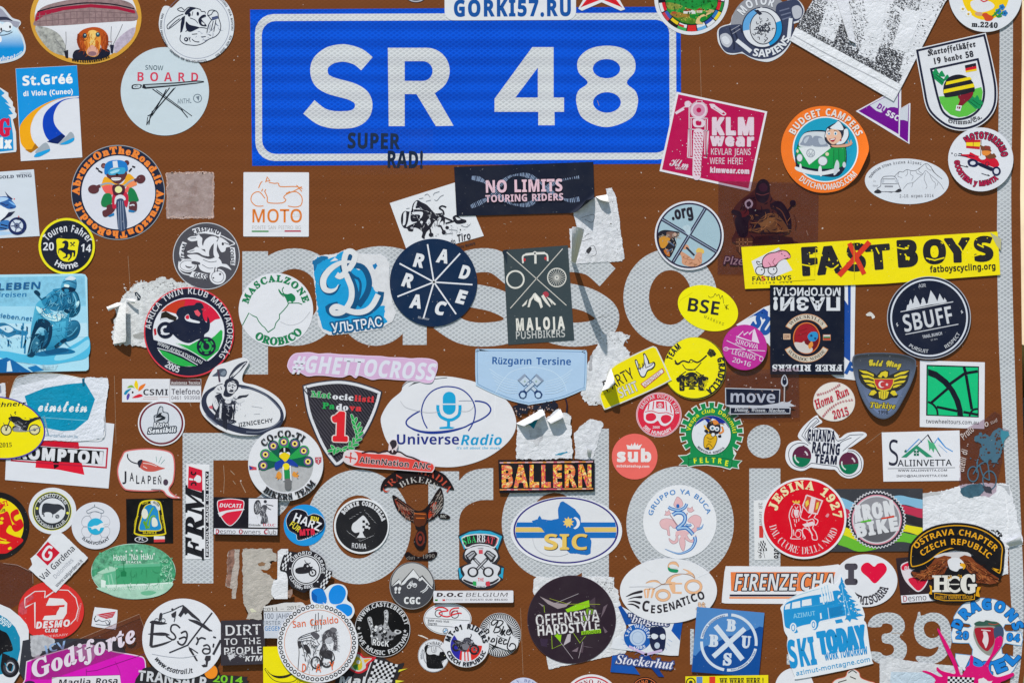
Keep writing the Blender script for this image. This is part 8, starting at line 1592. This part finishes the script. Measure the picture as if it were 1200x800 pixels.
# --- firenze strip, heart oval
F(845,640,5.581)
st('strip_sticker','long white rounded strip with orange outlined italic capitals and dark stripes',catmull(P("28 140 60 128 300 130 640 130 800 135 800 380 600 375 100 372 15 368 5 350 15 240"),True,3),'dcdbe0',thick=.22)
f(P("62 166 502 166 500 290 66 290"),'e07a42');f(P("506 166 760 166 740 290 500 290"),'e07a42')
tx('FIRENZE',284,286,108,'d6d6da','B',w=412,off=.0,sh=.14,ol='33303a',ow=.03);tx('CHAP',660,286,108,'d6d6da','B',w=300,sh=.14,ol='33303a',ow=.03);f(P("56 312 500 312 500 325 56 325"),'22243a');f(P("54 328 500 328 500 340 54 340"),'e08a58')
st('oval_sticker','white oval sticker with a dark capital and a red heart above curved lettering',C(945,222,208,172,0),'d9d9df')
tx('I',850,236,112,'4a4650','M',w=82,off=.05)
pt('heart');f(S("1003 240 960 200 920 165 915 135 935 110 965 105 1000 130 1025 110 1060 108 1082 135 1078 165 1045 205",4),'d8113c')
pt();ar('TIMISOARA',945,222,156,52,222,108,'403c44','M',up=True,off=.02)
# --- small white event card, champion stripes, iron round, red round
F(870,550,5.714)
st('card_sticker','upright white card with handwriting and a chequered flag, mostly under the red lion disc',P("76 206 236 200 236 600 82 605"),'d8d8da')
tx('2B Tervenue',112,320,24,'5a5a5e','T',w=200,rot=88);tx('café',108,540,22,'5a5a5e','T',w=110,rot=88);tx('oto',212,560,36,'26262a','B',w=72,rot=90,off=.02)
pt('chequered_flag');checks("112 480 150 470 165 540 120 545",5,4,'2a2a2e','d8d8da');f(B(112,375,140,455,4),'c83a34');ls("120 550 125 590|140 545 150 590",3,'4a4a4e')
st('rectangular_sticker','dark sticker with waving blue red black yellow green stripes behind the toothed roundel',P("560 130 1206 126 1208 545 560 548"),'3b3d43')
pt('rainbow_bands')
for c_,y0,y1 in(('7fb0cc',180,240),('b8324e',242,300),('2a2a2e',304,360),('d8cf24',368,420),('66b032',425,490)):
    top=catmull(pts("640 %d 700 %d 780 %d 900 %d 1000 %d 1060 %d 1120 %d 1206 %d"%tuple(y0+d for d in(0,20,50,40,0,-8,5,20))),False,3);bot=catmull(pts("1206 %d 1120 %d 1060 %d 1000 %d 900 %d 780 %d 700 %d 640 %d"%tuple(y1+d for d in(30,0,-8,0,40,58,30,10))),False,3);f(top+bot,c_)
def teeth(cx,cy,r0,r1,n):
    p=[]
    for i in range(n*2):a=i*math.pi/n;rr_=(r0 if i%2 else r1)/FS;X,Y=q(cx,cy);p.append((X+rr_*math.sin(a),Y-rr_*math.cos(a)))
    return p
st('gear_sticker','toothed dark roundel with a pink ring and grey white block capitals',teeth(900,334,184,196,50),'d0cfd4',thick=.25)
f(teeth(900,334,176,188,50),'34323a');ring(898,334,160,167,'d88a9c');f(C(898,334,160),'c9c8cc');f(C(898,334,152),'8c8b92');f(A(898,334,150,115,245),'5c5c62')
tx('IRON',895,322,96,'d2d2d6','B',w=258,rot=-9,off=.035);tx('BIKE',905,425,84,'d2d2d6','B',w=290,rot=-10,off=.035);f(P("790 345 860 330 862 345 792 355"),'5ab038');f(P("928 322 1015 305 1015 318 930 332"),'c8402a');f(B(752,235,768,355),'d2d2d6')
st('round_sticker','red round sticker with a white lined crowned lion holding a flag',C(412,325,284,272),'dedee2',thick=.25)
f(C(412,325,270,258),'d20e24')
pt('lion_drawing');LW='e0c8cc';ls("335 240 320 270 312 310 320 350 330 400 330 440 325 460 390 462|385 240 392 290 390 320 430 340 470 330 480 360 470 390 490 420 500 465 470 465 462 430 440 400 410 390 400 420 420 455 410 462|360 405 380 400 400 410 405 455|340 400 345 440|440 320 470 290 490 300 480 320 505 340 490 370 470 350|430 345 450 400 470 440",6,LW);ls("340 235 355 225 385 235|340 260 330 300 340 320|390 260 380 300 370 320|345 290 360 320 372 295|350 245 360 260 372 245",5,LW);f(S("345 270 360 265 376 272 372 295 358 310 346 295"),LW);f(S("350 225 335 215 338 205 350 214 358 203 366 214 378 204 384 214 376 226"),'e0b04a');ls("345 330 350 350|360 330 362 355|378 325 376 345|350 360 355 380",5,LW);f(C(372,430,18,22),'d20e24');o(C(372,430,18,22),LW,4);f(P("400 365 470 345 480 370 420 385"),LW)
f(P("398 240 430 165 540 205 502 300 440 290"),LW);f(P("408 238 432 175 460 185 440 285"),'c84a3a');f(P("490 196 528 210 498 290 474 285"),'c84a3a');f(P("420 215 440 200 445 230 425 250"),'e0c04a');f(P("496 220 512 215 504 260 488 270"),'e0c04a');l("395 290 425 170",5,LW)
pt();ar('JESINA 1927',412,325,196,54,-74,90,'e6d6a8','R',off=.022);ar('DAL CUORE DELLA NORD',412,325,240,50,258,108,'e2c8cc','R',up=True,off=-.02)
f(S("555 310 570 292 580 300 570 318"),'d88a94')
# --- ski van cutout
F()
st('round_sticker','blank white round corner of a sticker under the van cutout',C(931,806,23,24),'dadae0')
F(905,665,6.154)
VAN=catmull(P("75 265 110 230 200 180 330 130 390 100 420 110 430 120 470 100 490 50 505 62 530 130 580 160 620 220 665 330 660 375 680 410 700 560 720 670 700 695 400 760 180 800 160 780 130 690 105 560 110 500 85 450 70 330 58 290"),True,3)
st('cutout_sticker','white cutout sticker of a blue camper van with skis and a fir above blue capitals',VAN,'dcdfe4',thick=.25)
pt('van_and_fir');AZ='1f8cc8'
f(S("88 270 120 240 240 205 340 190 400 175 470 160 490 180 470 215 520 280 530 340 400 375 340 385 330 420 310 445 290 440 300 400 180 425 185 460 160 468 130 440 95 425 85 380 80 310",3),AZ)
for e in("95 265 130 252 125 298 90 300","143 248 200 236 202 284 140 294","214 232 280 220 284 266 212 276","340 210 400 195 420 240 345 250"):f(P(e),'d9dee4')
l("95 300 320 270 400 255",5,'4aa4d4');ls("100 230 200 190 330 150 390 140",4,'a9cde0');f(C(150,430,24,36),'d9dee4');f(C(150,430,14,26),AZ);f(C(150,430,9,18),'d9dee4');f(C(296,408,22,34),'d9dee4');f(C(296,408,12,24),AZ);f(C(296,408,7,16),'d9dee4');l("345 385 530 345",7,'d9dee4');f(P("342 325 352 322 358 362 346 368"),'d9dee4');l("400 285 410 370",4,'d9dee4');f(P("408 290 500 270 520 330 420 350"),'1a7ab4');f(P("450 375 500 365 510 390 460 400"),AZ)
l("345 145 372 260|365 130 390 250|385 120 408 245|402 115 425 240|418 120 440 235",12,'d9dee4');l("352 140 378 262|374 128 398 250|395 120 416 242",3,'6ab4d8');l("385 262 392 240|405 262 408 240|425 258 428 238|445 250 446 232",8,AZ)
FIR="495 62 512 100 505 100 528 140 516 140 545 180 532 182 575 208 552 215 605 240 575 248 620 262 585 280 640 300 600 312 660 340 600 352 620 372 570 365 560 390 540 370 520 375 530 340 500 330 520 310 490 300 510 280 480 260 500 240 475 220 495 200 470 180 490 160 478 140 492 100"
f(rag(FIR,2.0,6,5),AZ);l("500 120 530 340|520 200 560 340",3,'a9d4e8');dots(P("490 180 600 260 620 340 530 340"),26,3,8,'cfe2ec',6)
pt();tx('AZIMUT',232,352,34,'8cc8e2','B',w=160,rot=-8,off=-.03);tx('SKI',226,702,190,AZ,'B',w=205,rot=-9,off=.02);tx('TODAY',512,590,150,AZ,'B',w=335,rot=-9,off=.035,sp=-.03);tx('WORK TOMORROW',534,640,52,AZ,'B',w=312,rot=-9,off=.02);tx('azimut-montagne.com',440,722,32,'3a9aca','S',w=548,rot=-11,off=.01)
lift(150,740,-.5,1,.8)
# --- square club crest under the eagle patch
F(1040,600,6.669)
st('rectangular_sticker','dark club card with a red and white crest, half under the eagle patch',P("65 358 330 330 440 560 430 690 108 712"),'2f2228')
f(P("104 648 425 628 430 684 110 706"),'dad8de');tx('Desmo',212,690,46,'4a464e','S',w=190,rot=-4);tx('D',138,696,46,'b8505c','S',w=36,rot=-4);tx('O',348,670,44,'b8303c','S',w=36,rot=-4)
pt('red_crest');f(S("102 420 150 385 220 375 310 395 330 470 300 570 245 620 190 590 130 520",4),'d6ccd2');f(S("110 420 155 392 220 382 300 400 305 430 200 430 122 452",4),'cc1a3c');f(S("162 520 240 500 320 490 295 560 245 610 200 580",4),'cc1a3c');tx('DUCATI',200,440,26,'d6ccd2','O',w=140,rot=-6,part='red_crest')
# --- eagle patch
RK=catmull(P("165 290 190 230 270 150 380 100 520 80 660 92 780 135 880 210 915 270 912 340 890 492 800 450 700 360 640 320 560 300 500 300 420 330 340 390 260 430 168 432"),True,3)
EG=catmull(P("168 432 180 470 230 530 330 520 345 480 350 600 320 640 365 655 370 680 520 705 660 690 680 660 720 650 690 600 700 550 800 565 850 550 880 500 890 490"),False,3)
st('eagle_patch','black and gold arched patch with a brown bald eagle and white emblem letters',RK[:],'17161a',thick=.5)
pt('gold_border');GD='d89c1e';o(grow(RK,-3.2),GD,8)
pt('eagle');f(catmull(P("185 460 300 400 440 335 520 320 640 325 740 390 880 500 870 530 820 560 760 560 700 540 690 600 720 660 670 690 520 705 365 685 320 640 345 600 340 520 260 530 200 500"),True,3),'17161a')
f(S("360 350 420 320 500 310 620 310 650 345 560 360 480 355"),'c8c4c6');BRN='7a3c20'
f(P("370 360 440 335 495 345 500 365 470 420 440 480 350 490 340 525 250 520 200 490 180 460 250 470 300 440 340 400"),BRN);f(P("560 350 600 332 650 345 690 390 740 420 800 470 870 515 855 550 800 560 740 550 690 550 690 500 640 470 600 420 575 380"),BRN)
for e in("380 370 450 360 430 380","330 420 420 400 380 430","280 470 390 440 340 480","220 480 330 480 280 500","620 360 680 410 700 440 650 400","640 400 720 450 740 480 680 450","680 460 780 500 800 530 720 500"):f(P(e),'a05a30')
ls("460 370 380 440 300 500|480 400 400 470 350 510|600 370 660 440 740 500|610 410 680 480 760 545|220 470 300 480|700 430 820 510",4,'3a1a10')
f(S("468 380 490 358 530 352 570 365 595 395 590 430 560 440 540 460 500 450 480 430"),'d6d6da');f(S("570 395 600 400 608 425 590 445 585 425 565 415"),'dca024');f(C(568,396,5),'17161a')
hatch(P('200 490 340 410 480 350 440 480 340 520'),40,50,4,'3a1a10',150,.25,3);hatch(P('570 350 700 400 860 530 700 540 640 470'),40,50,4,'3a1a10',35,.25,4);hatch(P('200 490 340 410 480 350 440 480 340 520'),22,40,4,'b87040',150,.25,5);hatch(P('570 350 700 400 860 530 700 540 640 470'),22,40,4,'b87040',35,.25,6)
pt('gold_ribbon');f(P("325 565 345 575 345 640 320 635 335 610"),GD);f(P("700 580 728 582 712 615 720 660 685 650"),GD);f(P("365 625 470 640 600 640 682 625 680 680 600 690 440 690 365 672"),GD);f(P("370 632 470 646 600 646 676 632 674 674 600 684 440 684 370 668"),'17161a')
pt('emblem_letters');f(P("348 490 420 490 420 506 404 508 404 540 440 540 440 508 425 506 425 490 500 490 500 506 486 508 486 604 500 606 500 620 425 620 425 606 440 604 440 562 404 562 404 604 420 606 420 620 348 620 348 606 362 604 362 508 348 506"),'d8d4cc');f(C(525,560,62,68),'17161a');ring(525,560,40,60,'d8d4cc',1.1);f(P("478 535 572 535 572 552 478 552"),'17161a');f(P("478 568 572 568 572 584 478 584"),'17161a');f(P("490 556 560 556 560 564 490 564"),'d8d4cc');tx('G',630,622,130,'d8d4cc','R',w=120,off=.03,part='emblem_letters',ol='17161a',ow=.03)
dots(P("465 490 490 488 500 512 470 515"),10,4,8,GD,3);dots(P("540 488 575 488 580 515 550 515"),10,4,8,GD,4)
pt();ar('OSTRAVA CHAPTER',520,620,448,46,-42,45,'e0a020','B',ry=445,off=.0);ar('CZECH REPUBLIC',520,620,372,46,-42,46,'e0a020','B',ry=370,off=.0);tx('HARLEY OWNERS GROUP',520,676,28,GD,'B',w=290,off=-.02)
# --- dragons crest
F(1070,690,7.27)
DR=catmull(P("345 270 365 200 420 130 500 85 590 72 700 85 800 135 880 210 920 295 785 300 790 355 920 365 922 482 785 460 760 545 895 580 880 650 820 730 740 760 680 765 560 740 430 690 380 640 360 545 500 560 475 460 335 455 340 320 470 325 480 298"),True,2)
st('crest_sticker','white rocker crest cutout with blue capitals and a red shield in its centre',DR,'6aa0cc',thick=.25)
f(grow(DR,-.7),'d8dade')
pt('shield_picture');f(C(640,405,130,158),'d4d4d8');f(S("520 330 540 290 600 290 680 280 750 310 770 380 760 460 700 540 640 562 560 500 515 400"),'8a8c84');f(S("525 335 600 325 690 335 690 450 660 500 625 525 570 480 540 420"),'a02030');f(S("520 290 560 270 600 275 620 262 660 270 720 280 760 320 720 330 680 310 600 310 540 310"),'35584c');f(S("690 330 760 320 768 400 700 420"),'3c4c68');f(S("595 360 625 360 640 400 640 450 620 500 605 470 590 440 600 400"),'d8ccd0');l("580 345 660 352",8,'d8ccd0');ls("640 290 690 300 730 290",7,'a04a3a')
pt();BD='1f7ccc'
ar('DRAGONS',632,400,232,84,-78,78,BD,'B',off=.035,ol='16304e',ow=.025);tx('20',416,420,62,BD,'B',w=108,rot=4,off=.03,ol='16304e',ow=.03);tx('04',850,440,62,BD,'B',w=110,rot=6,off=.03,ol='16304e',ow=.03)
ar('BIEL',640,400,320,100,218,122,BD,'B',up=True,off=.035,ol='16304e',ow=.025)
# --- torn sheet and pink splash
st('torn_paper','torn grey white paper with a faint blue patch beneath the altitude figures',rag("-285 600 -240 570 0 615 340 650 420 660 430 900 -285 900",2,6,4),'d0d1d5~.3',mat='paper',group=TORN,cat='torn paper',thick=.25)
f(P("-190 700 200 710 220 850 -200 850"),'bccbd8~.2')
st('splash_sticker','magenta paint splash cutout with a chequered strip at the bottom edge',catmull(P("205 345 222 340 240 375 300 480 370 630 395 705 412 730 440 690 455 660 480 640 484 570 500 560 512 580 510 640 560 660 600 645 640 590 670 540 690 470 700 420 740 395 762 420 750 480 700 550 660 600 640 660 665 720 720 745 800 725 850 708 855 735 780 775 740 800 760 900 200 900 180 800 190 770 150 730 80 700 95 690 150 705 220 740 250 735 200 690 205 660 240 690 310 710 360 712 330 620 280 520"),True,3),'d0106c',thick=.2)
pt('chequered_strip');checks("295 740 520 750 510 830 290 820",11,4,'17171a','d8d8dc');f(rag("560 760 600 750 640 780 680 775 640 850 560 850",3,6,3),'d8d0d4')
# --- strays along the bottom edge
F()
st('round_sticker','pale lilac round sticker just showing at the bottom edge',C(613.5,816,22.7),'c4c8e0');ring(613.5,816,15,16.5,'8a90b8');ar('1.S.V. BERG',613.5,816,17.6,3.4,-58,58,'7a80a8','R')
st('round_sticker','white round sticker with red rings and curved red lettering at the bottom edge',C(693,823.5,34),'dcd8dc');ring(693,823.5,29.8,31.4,'c02a3a');ar('RNO DI',693,823.5,22.5,5.6,-34,34,'a02a38','R')
st('round_sticker','black round sticker with orange ring and lettering at the bottom edge',C(756,809.6,17),'17161a');ring(756,809.6,15,15.8,'d8703a');ar('HUND IM',756,809.6,9.8,3.8,-66,66,'d8703a','B')
st('cutout_sticker','red edged cutout of a pale cartoon animal at the bottom edge',catmull(P("972 806 978 796 990 792 993 786 1000 783 1007 787 1009 793 1018 797 1026 800 1024 812 975 814"),True,4),'c8604a');f(grow(CUR.out,-.8),'d4d2d0');ls("994 788 999 785 1004 788|996 792 1003 795|982 799 992 796",1.2,'4a4644')
end()
end()
bpy.data.objects.remove(_to)
